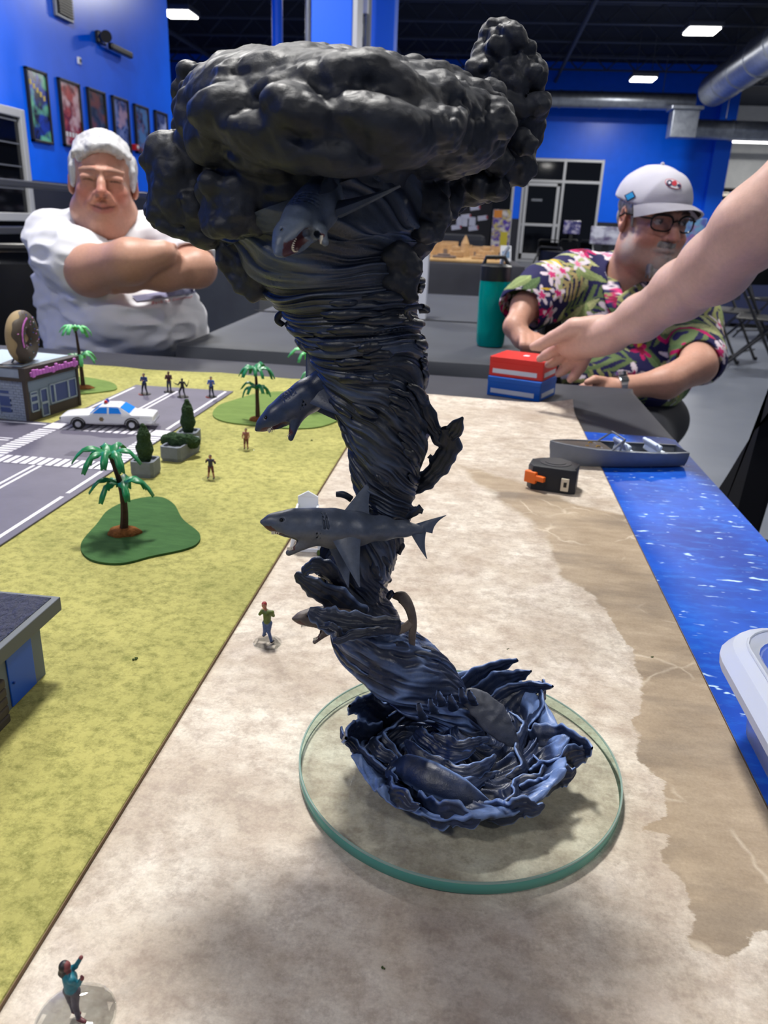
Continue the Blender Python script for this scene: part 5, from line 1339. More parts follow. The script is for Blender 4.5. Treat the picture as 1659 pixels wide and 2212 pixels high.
# the smooth blue back breaking the surface in front, and the grey one behind the funnel
wave([(.78, 214, 6), (.62, 226, 12), (.60, 250, 13), (.66, 276, 11), (.74, 296, 5)], [1.5, 8.5, 10, 8, 1.5], [1, 6, 7, 5.5, 1], [radial(230, 1), radial(255, 1), radial(280, 1)], 0, 3, 'shark_back')
o = tongue('shark_flank', [(1002, 1500, -.006), (1034, 1520, -.008), (1068, 1552, -.010), (1094, 1584, -.012), (1118, 1612, -.012)], [14, 30, 34, 24, 6], [6, 11, 11, 8, 3], (.25, -1, .7), 0, 3)
for k, (x, y) in enumerate(((905, 1528), (930, 1516), (948, 1500), (972, 1508), (996, 1494), (1016, 1500))): tongue('wave_fringe', [(x + 8, y + 22, -.030 + .004 * k), (x + 2, y + 8, -.034 + .004 * k), (x - 2, y - 8, -.034 + .004 * k)], [11, 9, 4], [6, 5, 3], F, .1, k, 14, 12)
set_cols = np.array([S(70, 74, 86)] * len(o.data.vertices)); o.data.attributes.remove(o.data.attributes['Col']); set_col(o.data, set_cols)

# ---- storm cloud: merged billows
cl = SDF(.00095); rnd = random.Random(5)
def puff(px, py, d, w, h=None, dp=None, k=.5, R=None):
    k = k * 1.8
    s = pxs(px, py, d); h = w if h is None else h; dp = w if dp is None else dp
    cl.ell(tp(px, py, d), (w * s, dp * s, h * s), R=R, k=min(w, h) * s * k)
tilt = rotm(0, math.radians(4), 0)
puff(738, 262, .0, 332, 88, 330, .2, tilt); puff(690, 215, .0, 262, 78, 270, .3, rotm(0, math.radians(3), 0)); puff(860, 265, -.01, 215, 84, 250, .3, rotm(0, math.radians(12), 0))
puff(650, 292, -.02, 250, 62, 220, .3); puff(745, 312, -.02, 230, 52, 210, .3)
# broad front billows
for px, py, d, w, h in ((560, 165, -.02, 92, 38), (470, 190, -.02, 60, 30), (520, 250, -.06, 105, 52), (450, 250, -.03, 66, 48), (640, 172, -.03, 85, 52), (720, 190, -.06, 130, 58), (850, 205, -.06, 95, 52), (800, 265, -.075, 120, 52), (930, 225, -.04, 80, 52), (905, 285, -.06, 100, 48), (1005, 250, -.02, 68, 50), (1040, 275, -.01, 50, 45),
                       (600, 310, -.07, 120, 44), (700, 325, -.075, 120, 42), (480, 310, -.04, 80, 42), (820, 325, -.07, 105, 36), (415, 240, .0, 40, 36), (425, 300, -.01, 42, 38), (985, 300, -.03, 62, 36), (640, 240, -.085, 90, 46), (760, 150, -.01, 110, 34), (905, 175, -.01, 75, 30), (590, 205, -.07, 46, 24), (648, 215, -.078, 34, 22), (560, 345, -.05, 80, 30)):
    puff(px, py, d, w, h, w * .8, .35, rotm(rnd.uniform(-.2, .2), rnd.uniform(-.25, .25), rnd.uniform(-.6, .6)))
def knobs(n_, rng, smin, smax, flat=1.0):
    for _ in range(n_):
        px, py, d = rng(); w = rnd.uniform(smin, smax); puff(px, py, d, w, w * rnd.uniform(.75, 1.05) * flat, w, .28)
# knobbly left rim of the disc
for _ in range(46):
    a = rnd.uniform(-.5, 1) * math.pi; w = rnd.uniform(14, 26); x = 738 - 335 * math.cos(a * .35); puff(x + rnd.uniform(-6, 6), 205 + 22 * math.sin(a * 3) + rnd.uniform(-35, 85), rnd.uniform(-.02, .06), w, w * .85, w, .3)
for _ in range(26): w = rnd.uniform(14, 30); puff(rnd.uniform(990, 1085), rnd.uniform(205, 320), rnd.uniform(-.03, .03), w, w * .9, w, .3)
# top rim knobs
for x, y, w in ((560, 138, 28), (600, 132, 26), (530, 146, 24), (500, 158, 22), (475, 172, 22), (640, 128, 30), (680, 128, 34), (780, 142, 30), (830, 146, 34), (880, 152, 34), (950, 175, 36), (1000, 200, 34)): puff(x, y, rnd.uniform(-.02, .03), w * 1.4, w * .7, w * 1.6, .4)
# dark core under the disc
puff(690, 405, 0, 225, 70, 205, .3); puff(640, 470, 0, 165, 70, 150, .3); puff(800, 455, .0, 120, 70, 110, .3)
# left hanging cluster
puff(388, 388, .0, 66, 86, 66, .3); puff(362, 348, .0, 46, 54, 46, .3); puff(420, 440, .0, 78, 60, 70, .3); puff(500, 430, .0, 78, 72, 80, .3); puff(352, 452, .0, 36, 32, 40, .3); puff(560, 470, -.005, 80, 54, 80, .3)
def crust(cx, cy, d, ax_, ay_, n_, smin, smax, k=.10):
    """billows over the camera-side and rim of a mass"""
    for _ in range(n_):
        u = rnd.uniform(0, 6.28); v = math.asin(rnd.uniform(.15, 1.0)); w = rnd.uniform(smin, smax); q = .86
        puff(cx + ax_ * q * math.sin(v) * math.cos(u), cy + ay_ * q * math.sin(v) * math.sin(u), d - ax_ * q * math.cos(v) * pxs(cx, cy, d), w * rnd.uniform(.9, 1.3), w * rnd.uniform(.8, 1.1), w, k)
crust(388, 388, .0, 72, 92, 60, 12, 24); crust(362, 348, .0, 52, 60, 34, 10, 20); crust(422, 440, .0, 82, 62, 44, 12, 24); crust(352, 452, .0, 44, 38, 24, 10, 18); crust(500, 430, .0, 80, 74, 30, 14, 26)
for _ in range(40): w = rnd.uniform(16, 30); puff(rnd.uniform(450, 680), rnd.uniform(385, 495), rnd.uniform(-.045, -.028), w * 1.3, w, w, .3)
for x, y, w in ((520, 500, 18), (470, 490, 16), (440, 510, 20), (425, 498, 16), (560, 506, 18), (395, 500, 16), (360, 490, 15), (480, 468, 24)): puff(x, y, -.01, w * 1.5, w * .8, w, .3)
# lower left shoulder
puff(560, 570, .0, 66, 58, 62, .3); puff(610, 585, .0, 74, 44, 66, .3); puff(640, 540, .0, 100, 60, 90, .3)
crust(562, 575, .0, 64, 56, 40, 12, 24); crust(612, 588, .0, 70, 44, 24, 12, 22)
for x, y, w in ((530, 620, 16), (555, 632, 15), (580, 634, 13), (510, 600, 16), (497, 570, 16), (500, 545, 16)): puff(x, y, -.01, w * 1.3, w * .8, w, .3)
# lower right puffs beside the funnel
for x, y, w, h in ((862, 572, 32, 26), (882, 588, 24, 20), (874, 616, 20, 26), (850, 545, 40, 26), (889, 575, 16, 16), (880, 640, 14, 12), (845, 600, 30, 26)): puff(x, y, -.02, w, h, w, .3)
# right flower of puffs and the tall plume
for x, y, w, h, d in ((900, 480, 44, 48, .0), (925, 440, 30, 40, -.01), (945, 470, 22, 28, -.005), (880, 500, 50, 60, .0), (910, 500, 28, 20, -.015), (930, 410, 36, 26, .01), (870, 430, 70, 50, .0), (940, 495, 14, 16, -.01), (955, 445, 12, 18, -.012)): puff(x, y, d, w, h, w, .25)
plume = [(905, 425, 34), (955, 412, 36), (1005, 398, 38), (1055, 372, 42), (1098, 330, 46), (1124, 275, 44), (1130, 225, 44), (1115, 180, 50), (1095, 140, 52), (1085, 105, 40), (1082, 85, 26), (1062, 140, 34), (1045, 165, 24)]
for x, y, w in plume: puff(x, y, .055, w, w * 1.05, w, .35)
for _ in range(150):
    x, y, w0 = rnd.choice(plume); a = rnd.uniform(0, 6.28); w = rnd.uniform(10, 21) * (1.25 if y > 250 else 1.0); puff(x + w0 * .85 * math.cos(a), y + w0 * .95 * math.sin(a), .055 + rnd.uniform(-.018, .012), w, w * rnd.uniform(.8, 1.3), w, .22)
for x, y in ((1088, 84), (1070, 88), (1062, 100), (1085, 72), (1104, 92), (1050, 116), (1040, 122), (1120, 118), (1140, 110), (1146, 130), (1034, 160), (1030, 180), (1152, 150)): w = rnd.uniform(9, 14); puff(x, y, .045, w, w, w, .2)
def worley(P, size, seed):
    Q_ = P / size; I = np.floor(Q_).astype(np.int64); best = np.full(len(P), 9.0)
    for a in (-1, 0, 1):
        for b_ in (-1, 0, 1):
            for c in (-1, 0, 1):
                J = I + np.array([a, b_, c]); h = (J[:, 0] * 374761393 + J[:, 1] * 668265263 + J[:, 2] * 1274126177 + seed * 9747) & 0xFFFFFFFF
                h = ((h ^ (h >> 13)) * 1274126177) & 0xFFFFFFFF; f = np.stack([(h & 1023) / 1023., ((h >> 10) & 1023) / 1023., ((h >> 20) & 1023) / 1023.], 1)
                best = np.minimum(best, ((J + f - Q_) ** 2).sum(1))
    return np.sqrt(best)
def billow(P):
    front = np.clip((P[:, 2] - (ZD + .30)) / .02, 0, 1) * np.clip((tp(1000, 200)[0] - P[:, 0]) / .02, 0, 1)     # the big disc is smoother than the hanging parts
    w1 = 1 - np.minimum(1, worley(P + .004 * np.stack([vnoise(P, 60, k) for k in (1, 2, 3)], 1), .017, 3)) ** 2; w2 = 1 - np.minimum(1, worley(P, .0085, 5)) ** 2
    return -.0034 * (w1 - .5) - .0024 * (w2 - .5) * (1 - .7 * front) - .0014 * (.5 - np.minimum(1, worley(P + .0015 * np.stack([vnoise(P, 140, k) for k in (4, 5, 6)], 1), .0048, 9)) ** 2) * (1 - .75 * front) - .0004 * (1 - 2 * np.abs(vnoise(P, 190, 4)))
P, Q = cl.mesh(billow, .009); P = smooth_mesh(P, Q, 1, .5)
cvar = vnoise(P, 60, 8) * .5 + .5
link('storm_cloud', np_mesh('storm_cloud', P - OFF, Q, mixc(S(29, 32, 41), S(40, 44, 54), cvar)), m_cloudp, scu)

# ---- sharks
m_gum = mat('shark_gum', S(78, 30, 34), .4); m_tooth = mat('shark_tooth', S(222, 214, 196), .35); m_eye = mat('shark_eye', S(12, 12, 14), .15)
def fin(root_a, root_b, tip, th, curve=.15, m=None, name='fin', parent=None, off=None, n=9, colr=None):
    A, B, Tp = (np.array(v, float) for v in (root_a, root_b, tip)); mid = (A + B) / 2
    nrm = np.cross(B - A, Tp - mid); nrm /= np.linalg.norm(nrm); rows = []
    ca = (A + Tp) / 2 + (mid - B) * curve * 1.2; cb = (B + Tp) / 2 - (B - A) * curve * 1.9
    b = MB()
    for i in range(n + 1):
        t = i / n; le = (1 - t) ** 2 * A + 2 * t * (1 - t) * ca + t * t * Tp; te = (1 - t) ** 2 * B + 2 * t * (1 - t) * cb + t * t * (Tp + (B - A) * .04)
        hth = th * (1 - .8 * t); row = []
        for s, f in ((0, 0), (.15, .8), (.45, 1), (.8, .5), (1, .06), (.8, -.5), (.45, -1), (.15, -.8)): row.append(le + (te - le) * s + nrm * hth * f)
        rows.append(row)
    V = [[b.bm.verts.new(p - (off if off is not None else 0)) for p in r] for r in rows]
    for r0, r1 in zip(V, V[1:]):
        for k in range(8): b.bm.faces.new((r0[k], r0[(k + 1) % 8], r1[(k + 1) % 8], r1[k]))
    b.bm.faces.new(V[0]); b.bm.faces.new(V[-1][::-1])
    o = b.build(name, m, parent, True); set_col(o.data, np.tile(np.array(colr), (len(o.data.vertices), 1))); return o
def shark(label, nose, tail, up, L, c_top, c_low, gape=1.0, keep=1.0, h=None, fins=('dorsal', 'pec_l', 'pec_r', 'tail'), dors=.24, bend=0.0, pecdown=1.0, thick=1.0, tooth=.75):
    nose, tail = np.array(nose), np.array(tail); X = (tail - nose) / np.linalg.norm(tail - nose); Z = np.array(up, float); Z -= X * (Z @ X); Z /= np.linalg.norm(Z); Y = np.cross(Z, X)
    R = np.stack([X, Y, Z], 1); s = SDF(h or .0006, R, nose); s.sc = L
    pts = [(.009, 0, .002), (.06, 0, .004), (.11, 0, .006), (.17, 0, .008), (.28, 0, -.004), (.40, 0, -.010), (.54, 0, -.002), (.68, 0, .006), (.80, 0, .01), (.90, 0, .012)]; rad = [.009, .030, .046, .064, .090, .100, .086, .060, .038, .026]
    pts = [(x, bend * max(0, x - .4) ** 2, z) for x, y, z in pts]
    m_ = [k for k in range(len(pts)) if pts[k][0] <= keep + .02]
    s.chain([pts[k] for k in m_], [rad[k] * thick for k in m_], .05)
    s.ell((.17, 0, -.03), (.09, .062, .07), k=.03)
    # jaw and open mouth
    jx, jz = .178 - .012 * gape, -.085 - .052 * gape
    s.cap((-.03, 0, -.116), (.155, 0, -.104), .072, .062, .006, sub=True)
    s.ell((.15, 0, -.06), (.065, .034, .030), k=.006, sub=True)
    s.cap((.31, 0, -.055), (.235, 0, -.082 - .012 * gape), .055, .036, .02); s.cap((.235, 0, -.082 - .012 * gape), (jx, 0, jz), .036, .017, .008)
    s.cap((.225, 0, -.060 - .02 * gape), (jx + .008, 0, jz + .020), .020, .010, .004, sub=True)
    for sy in (-1, 1):
        s.ell((.106, sy * .060, .013), (.018, .006, .013), k=.003, sub=True)
        for g in range(5):
            gx = .250 + g * .020; rb = float(np.interp(gx, [q_[0] for q_ in pts], rad)) + .003
            s.chain([(gx + .018 - .016 * math.sin(q_), sy * rb * math.cos(q_), -.004 + rb * math.sin(q_)) for q_ in np.linspace(.75, -.75, 6)], [.0062] * 6, .003, sub=True)
    P, Q = s.mesh(lambda P: .0005 * L / .11 * vnoise(P, 160, 3), .004 * L / .11); P = smooth_mesh(P, Q, 1, .4)
    loc = (P - nose) @ R / L
    t = np.clip((-loc[:, 2] - .035) / .03, 0, 1) * .6 + .12 * vnoise(P, 220, 5); gl = np.clip(vnoise(P, 90, 9) * .6 + .2, 0, 1) * .3
    col = mixc(c_top, c_low, t + gl)
    inm = (loc[:, 2] < -.02) & (loc[:, 0] < .19) & (np.abs(loc[:, 1]) < .036) & (loc[:, 2] > jz + .012)
    col[inm] = np.array(S(74, 34, 38))
    sh = link('shark', np_mesh('shark', P - OFF, Q, col), m_shark, scu); sh['label'] = label
    W_ = lambda p: nose + R @ (np.array(p, float) * L)
    b = MB()
    for sy in (-1, 1): b.sph(W_((.104, sy * .0535, .014)) - OFF, .0105 * L, 2)
    b.build('eye', m_eye, sh, True)
    b = MB()
    for i in range(11):
        q = (i / 10 - .5) * 2.3; x = .055 + .055 * (1 - math.cos(q)); y = .036 * math.sin(q) * 1.0
        for base, tipd, sz in (((x + .012, y * .95, -.040), (-.004, 0, -.030), .0065), ((jx - .006 + .04 * (1 - math.cos(q)), y * .5, jz + .008 + .016 * (1 - math.cos(q))), (-.006, 0, .026), .006)):
            p = W_(base); qd = W_(np.array(base) + np.array(tipd) * tooth); b.cyl(p - OFF, qd - OFF, sz * L * (.5 + .5 * tooth), .0006 * L, 6)
    b.build('teeth', m_tooth, sh)
    fm = m_shark; bx = lambda x: bend * max(0, x - .4) ** 2
    if 'dorsal' in fins: fin(W_((.445, bx(.4), .075)), W_((.605, bx(.56), .064)), W_((.635, bx(.58), .075 + dors)), .012 * L, .16, fm, 'dorsal_fin', sh, OFF, colr=c_top)
    for sy, nm in ((-1, 'pec_l'), (1, 'pec_r')):
        if nm in fins: fin(W_((.36, sy * .076, -.045)), W_((.54, sy * .074, -.05)), W_((.525, sy * (.13 + .10 * (1 - pecdown)), -.06 - .265 * pecdown)), .012 * L, .03, fm, 'pectoral_fin', sh, OFF, colr=c_top)
    if 'tail' in fins:
        fin(W_((.82, bx(.86), .024)), W_((.975, bx(.93), -.004)), W_((1.05, bx(1.0), .105)), .014 * L, .12, fm, 'tail_fin', sh, OFF, colr=c_top)
        fin(W_((.84, bx(.87), -.004)), W_((.94, bx(.93), .016)), W_((.945, bx(.96), -.150)), .014 * L, .12, fm, 'tail_fin', sh, OFF, colr=c_top)
    return sh
def upv(a, b_, c): return np.array(rx) * a + np.array(ry) * b_ + np.array(rz) * c     # as seen: right, up, towards
c1, c2 = S(72, 82, 102), S(92, 92, 92)
shark('large grey blue shark across the waist with its mouth wide open', tp(562, 1128, -.045), tp(952, 1152, -.010), upv(0, 1, -.10), 395 * pxs(760, 1130, -.03), c1, c2, 1.35, 1.0, .00042)
shark('dark blue shark diving out of the left side', tp(552, 931, -.012), tp(780, 770, .01), upv(-.57, .82, -.12), 335 * pxs(650, 880), S(44, 56, 82), S(52, 60, 80), 1.7, .75, .0005, ('dorsal', 'pec_l', 'pec_r'), .25)
shark('grey shark biting downward under the cloud with a red mouth', tp(597, 551, -.085), tp(770, 330, -.015), upv(-.80, .52, -.42), 450 * pxs(680, 450, -.05), S(84, 96, 116), S(100, 108, 118), 1.6, .75, .0005, (), .25, tooth=.6)
k_ = pxs(760, 420, -.06)
shc = scu.children[-1]
fin(tp(728, 468, -.06), tp(735, 432, -.05), tp(865, 402, -.062), .0028, .1, m_shark, 'pectoral_fin', shc, OFF, colr=S(64, 72, 86))
fin(tp(690, 420, -.07), tp(730, 400, -.05), tp(712, 362, -.06), .0026, .1, m_shark, 'dorsal_fin', shc, OFF, colr=S(52, 60, 74))
shark('brown grey shark breaking through the lower left wave', tp(631, 1337, -.036), tp(860, 1330, -.012), upv(-.05, 1, -.2), 300 * pxs(730, 1340, -.03), S(86, 76, 72), S(104, 92, 84), 1.6, .42, .0005, ())
shd = scu.children[-1]
def rib(pts, w, t, nrm, name, par, c):
    W3 = [tp(*p) for p in pts]; k = pxs(*pts[1]); P, Q, H = ellipse_tube(W3, [x * k for x in w], [x * k for x in t], nrm, 40, 14, 0, 0)
    return link(name, np_mesh(name, P - OFF, Q, mixc(c, S(110, 100, 92), vnoise(P, 160, 3) * .4 + .3)), m_shark, par)
rib([(848, 1288, -.004), (868, 1290, -.006), (884, 1312, -.008), (892, 1345, -.008), (890, 1380, -.008), (893, 1410, -.008), (901, 1432, -.008)], [4, 14, 11, 9, 8, 5, 1], [4, 9, 8, 7, 6, 4, 1], (.2, -1, .2), 'tail_stalk', shd, S(86, 76, 72))
rib([(888, 1345, -.009), (875, 1356, -.010), (862, 1364, -.010), (852, 1374, -.010)], [9, 10, 8, 2], [4, 3, 3, 1.5], (.2, -1, .2), 'tail_fin', shd, S(100, 90, 84))
# ================================================================== people
m_skin = bpy.data.materials.new('skin'); m_skin.use_nodes = True; n = NT(m_skin)
a = n.node('Attribute', attribute_name='Col'); n.col(n.mix(1, a.outputs['Color'], n.rng(n.noise(130, 4, .65), .3, .7, .92, 1.06), 'MULTIPLY'))
n.b.inputs['Roughness'].default_value = .48; n.b.inputs['Specular IOR Level'].default_value = .4; n.b.inputs['Subsurface Weight'].default_value = .12; n.b.inputs['Subsurface Radius'].default_value = (.010, .004, .002)
n.b.inputs['Subsurface Scale'].default_value = 1.0; n.bump(n.noise(420, 3), .12, .001)
def hair_mat(name, c1, c2):
    m = bpy.data.materials.new(name); m.use_nodes = True; n = NT(m)
    st_ = n.noise(70, 4, .7, n.mapping((1, 1, .22))); n.col(n.mix(n.rng(st_, .35, .65), c1, c2)); n.b.inputs['Roughness'].default_value = .5; n.bump(st_, .3, .003); return m
m_hairw = hair_mat('white_hair', S(206, 206, 210), S(172, 172, 178))
def head(s, O, R, wide=1.0, fat=0.0, smile=0.0, eyes=True):
    """x side, y forward, z up; metres"""
    s.o = np.array(O, float); s.R = R; s.sc = 1.0
    s.ell((0, -.016, .036), (.077 * wide, .096, .082), k=.02)
    s.ell((0, .020, -.040), (.064 * wide, .068, .078), k=.03)
    s.ell((0, .050, -.085), (.046 * wide, .040, .034), k=.03)
    s.ell((0, .078, -.098), (.024 * wide, .020, .018), k=.02)
    for q in (-1, 1):
        s.ell((q * .040, .060, -.036 + .006 * smile), (.026, .024, .024 + .003 * smile), k=.02)
        s.ell((q * .056 * wide, .01, -.075), (.022 + fat * .4, .045, .035), k=.03)
        s.cap((q * .010, .092, .022), (q * .052, .068, .021), .0085, .0075, .014)
        s.ell((q * .033, .092, .002), (.020, .014, .0125), k=.012, sub=True)
        s.ell((q * .033, .0725, .002), (.0145, .0145, .0135), k=.002)
        if not eyes: s.cap((q * .018, .084, .006), (q * .048, .078, .004), .0085, .0075, .006)
        else: s.cap((q * .018, .082, .012), (q * .048, .076, .010), .0065, .006, .005)
        s.cap((q * .019, .082, -.010), (q * .046, .074, -.009), .007, .006, .008)
        s.ell((q * .012, .097, -.034), (.0095, .011, .0085), k=.006)
        s.cap((q * .014, .096, -.040), (q * .036, .078, -.066), .007, .007, .012) if fat else None
        s.ell((q * .079 * wide, -.012, -.004), (.009, .020, .033), rotm(0, 0, q * -.35), k=.006)
        s.ell((q * .085 * wide, -.008, .002), (.006, .011, .018), rotm(0, 0, q * -.35), k=.004, sub=True)
    s.chain([(0, .088, .014), (0, .101, -.010), (0, .113, -.031)], [.0085, .010, .0135], .008)
    z = -.066; up_ = .006 * smile
    s.cap((-.027, .080, z + up_), (0, .094, z + .002), .0055, .0075, .006); s.cap((.027, .080, z + up_), (0, .094, z + .002), .0055, .0075, .006)
    s.cap((-.024, .080, z - .009 + up_ * .6), (0, .092, z - .0115), .0055, .0085, .006); s.cap((.024, .080, z - .009 + up_ * .6), (0, .092, z - .0115), .0055, .0085, .006)
    s.cap((-.030, .086, z - .0045 + up_ * 1.3), (0, .103, z - .0045), .0022, .0026, .003, sub=True); s.cap((.030, .086, z - .0045 + up_ * 1.3), (0, .103, z - .0045), .0022, .0026, .003, sub=True)
    if fat: s.ell((0, .030, -.125), (.062, .055, .032), k=.03)
def face_col(P, O, R, base, lip, stub=None, eyeopen=True, look=(0, 0), brow=(120, 110, 105), flush=.5):
    L = (P - np.array(O)) @ R; x, y, z = L.T; c = np.tile(np.array(base), (len(P), 1)); ax = np.abs(x)
    g = lambda cx, cy, cz, r: np.exp(-(((ax - cx) ** 2 + (y - cy) ** 2 + (z - cz) ** 2) / r ** 2))
    red = np.array(S(186, 96, 84)); f = np.clip(flush * (g(.042, .075, -.035, .03) + 1.0 * g(0, .115, -.03, .02) + .5 * g(.02, .09, .05, .04) + .7 * g(.08, 0, 0, .03)), 0, .8)[:, None]
    c = c * (1 - f) + red * f
    m = g(.0, .098, -.0665, .001) * 0 + np.clip(1.3 - np.sqrt((ax / .027) ** 2 + ((z + .071 - .1 * ax) / .0115) ** 2), 0, 1) * (y > .07); m = np.clip(m * 2.2, 0, 1)[:, None]; c = c * (1 - m * .7) + np.array(lip) * m * .7
    mw = .029 if eyeopen else .034; mk = .15 if eyeopen else .30
    m = np.clip(1.2 - np.sqrt((ax / mw) ** 2 + ((z + .0705 - mk * ax) / .0034) ** 2), 0, 1) * (y > .07); m = np.clip(m * 2, 0, 1)[:, None]; c = c * (1 - m * .75) + np.array(S(70, 34, 34)) * m * .75
    m = np.clip(1.25 - np.sqrt(((ax - .033) / .021) ** 2 + ((z - .026 + (ax - .033) ** 2 * 9) / .0055) ** 2), 0, 1) * (y > .05); m = np.clip(m * 2, 0, 1)[:, None]; c = c * (1 - m * .75) + np.array(S(*brow)) * m * .75
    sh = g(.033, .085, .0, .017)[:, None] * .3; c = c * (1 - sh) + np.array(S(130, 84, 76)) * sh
    if eyeopen:
        d = np.sqrt((ax - .033) ** 2 + (y - .0725) ** 2 + (z - .002) ** 2); on = (d < .0152) & (y > .073) & (np.abs(z - .0015) < .0062)
        c[on] = S(206, 196, 192); ir = on & (np.sqrt((x - np.sign(x) * .033 - look[0]) ** 2 + (z - .002 - look[1]) ** 2) < .0058); c[ir] = S(52, 42, 38)
        ln = (d < .0175) & (y > .073) & (np.abs(z - .0082) < .0022); c[ln] = c[ln] * .35
    else:
        m = np.clip(1.2 - np.sqrt(((ax - .033) / .017) ** 2 + ((z + .0015 + (ax - .033) ** 2 * 8) / .0026) ** 2), 0, 1) * (y > .06); m = np.clip(m * 2, 0, 1)[:, None]; c = c * (1 - m * .85) + np.array(S(48, 30, 30)) * m * .85
    if stub is not None: c = stub(L, c)
    far_ = np.sqrt(((P - np.array(O)) ** 2).sum(1)) > .16; c[far_] = np.array(base)
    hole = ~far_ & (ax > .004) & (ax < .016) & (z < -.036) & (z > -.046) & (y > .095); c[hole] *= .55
    return c
def crease(P, seed=0, amp=.006, f=9, stretch=(1, 1, 2.6)):
    q = P * np.array(stretch); w = np.stack([vnoise(P, 5, seed + 1), vnoise(P, 5, seed + 2), vnoise(P, 5, seed + 3)], 1) * .06; r = 1 - 2 * np.abs(vnoise(q + w, f, seed)); return -amp * np.maximum(r, -.2) - amp * .4 * vnoise(q + w, f * 2.3, seed + 7)
def finish(name, s, m, parent, off, colf=None, disp=None, sm=1, band=None, clip=None):
    P, Q = s.mesh(disp, band, clip); P = smooth_mesh(P, Q, sm, .5); return link(name, np_mesh(name, P - off, Q, None if colf is None else colf(P)), m, parent)

# ------------------------------------------------------------------ man in the white T-shirt
Y1 = 2.13
A1 = lambda px, py, d=0.0: ony(px, py, Y1 + d)
H1 = A1(222, 382); k1 = float((CM.T @ (H1 - CPOS))[2]) / FPX
toc = -H1 + CPOS; toc[2] = 0; toc /= np.linalg.norm(toc); az = math.radians(-3); f1 = np.array([toc[0] * math.cos(az) - toc[1] * math.sin(az), toc[0] * math.sin(az) + toc[1] * math.cos(az), .03])
R1 = frame(f1, (.05, 0, 1))
man1 = empty('person', (float(H1[0]), Y1 + .05, 0), 0, 'seated white haired man in a white T-shirt with folded arms, smiling down', 'person')
O1 = np.array([H1[0], Y1 + .05, 0.0]); HO1 = H1 - R1[:, 1] * .02 + R1[:, 2] * -.012
s = SDF(.0039); head(s, HO1, R1, 1.03, .02, 1.0, eyes=False)
s.o = np.zeros(3); s.R = np.eye(3)
# neck, chest, arms, legs
s.cap(HO1 + R1 @ np.array((0, -.015, -.07)), A1(228, 520, .06), .064, .085, .03)
s.ell(A1(238, 590, .08), (.17, .12, .17), k=.05); s.ell(A1(285, 690, .05), (.17, .15, .13), k=.05)
armA = [A1(125, 525, .04), A1(196, 585, -.14), A1(282, 564, -.20), A1(352, 549, -.17)]
s.chain(armA, [.062, .062, .052, .034], .025)
armB = [A1(388, 530, .04), A1(426, 580, -.06), A1(355, 592, -.12), A1(296, 600, -.155)]
s.chain(armB, [.050, .048, .042, .030], .02)
# hand of arm B flat under the other upper arm
s.ell(A1(272, 612, -.165), (.040, .020, .026), k=.015)
for i, (dx, dy) in enumerate(((232, 606), (228, 614), (230, 622), (240, 629))): s.chain([A1(268, 606 + i * 6, -.17), A1(248, dy - 1, -.175), A1(dx, dy, -.165)], [.0095, .009, .0075], .004)
s.chain([A1(285, 600, -.18), A1(268, 592, -.19), A1(255, 594, -.185)], [.011, .0095, .008], .004)
# hand of arm A tucked behind the other arm
s.ell(A1(362, 552, -.13), (.035, .022, .026), k=.015)
for i in range(4): s.chain([A1(370, 543 + i * 6, -.12), A1(384, 548 + i * 6, -.10), A1(392, 556 + i * 5, -.08)], [.0095, .009, .0075], .004)
s.chain([A1(355, 540, -.15), A1(366, 532, -.15), A1(376, 532, -.14)], [.011, .0095, .008], .004)
hip = [A1(230, 800, .10), A1(300, 800, .05)]
for hx, kx in ((0, 0), (1, 1)):
    h0 = np.array(hip[hx]); kn = h0 + np.array([.06 + .08 * kx, -.36, -.11]); ft = kn + np.array([.0, .02, -.0]); ft[2] = .08
    s.chain([h0, kn, ft], [.085, .065, .05], .03); s.cap((ft[0], ft[1], .045), (ft[0] + .12, ft[1] - .1, .04), .042, .036, .02)
sk1 = S(194, 148, 128)
def col1(P):
    c = face_col(P, HO1, R1, sk1, S(176, 104, 98), None, False, brow=(150, 118, 104), flush=.6)
    n_ = vnoise(P, 26, 2)[:, None] * .06; return np.clip(c * (1 + n_), 0, 1)
body = finish('body', s, m_skin, man1, O1, col1)
# hair
s = SDF(.0032); s.o = HO1; s.R = R1
s.ell((0, -.022, .040), (.082, .099, .080), k=.02)
for i in range(34):
    t = -1 + 2 * i / 33; s.cap((t * .060, .02, .116 - .03 * t * t), (t * .070 + .008 * math.sin(i * 2.1), .077 - .016 * t * t + .003 * math.sin(i * 3.7), .080 - .020 * t * t + .008 * math.sin(i * 1.9) - .010 * max(0, t)), .009, .0045, .010)
for q in (-1, 1): s.ell((q * .076, -.01, .022), (.012, .034, .05), k=.015); s.cap((q * .075, .024, .03), (q * .074, .020, -.01), .008, .005, .01)
s.ell((0, .100, -.02), (.068, .062, .084), k=.012, sub=True); s.ell((0, .0, -.10), (.12, .10, .10), k=.015, sub=True)
hair = finish('hair', s, m_hairw, man1, O1, None, lambda P: .0016 * vnoise((P - HO1) @ R1 * np.array([1.6, .5, .6]), 130, 4))
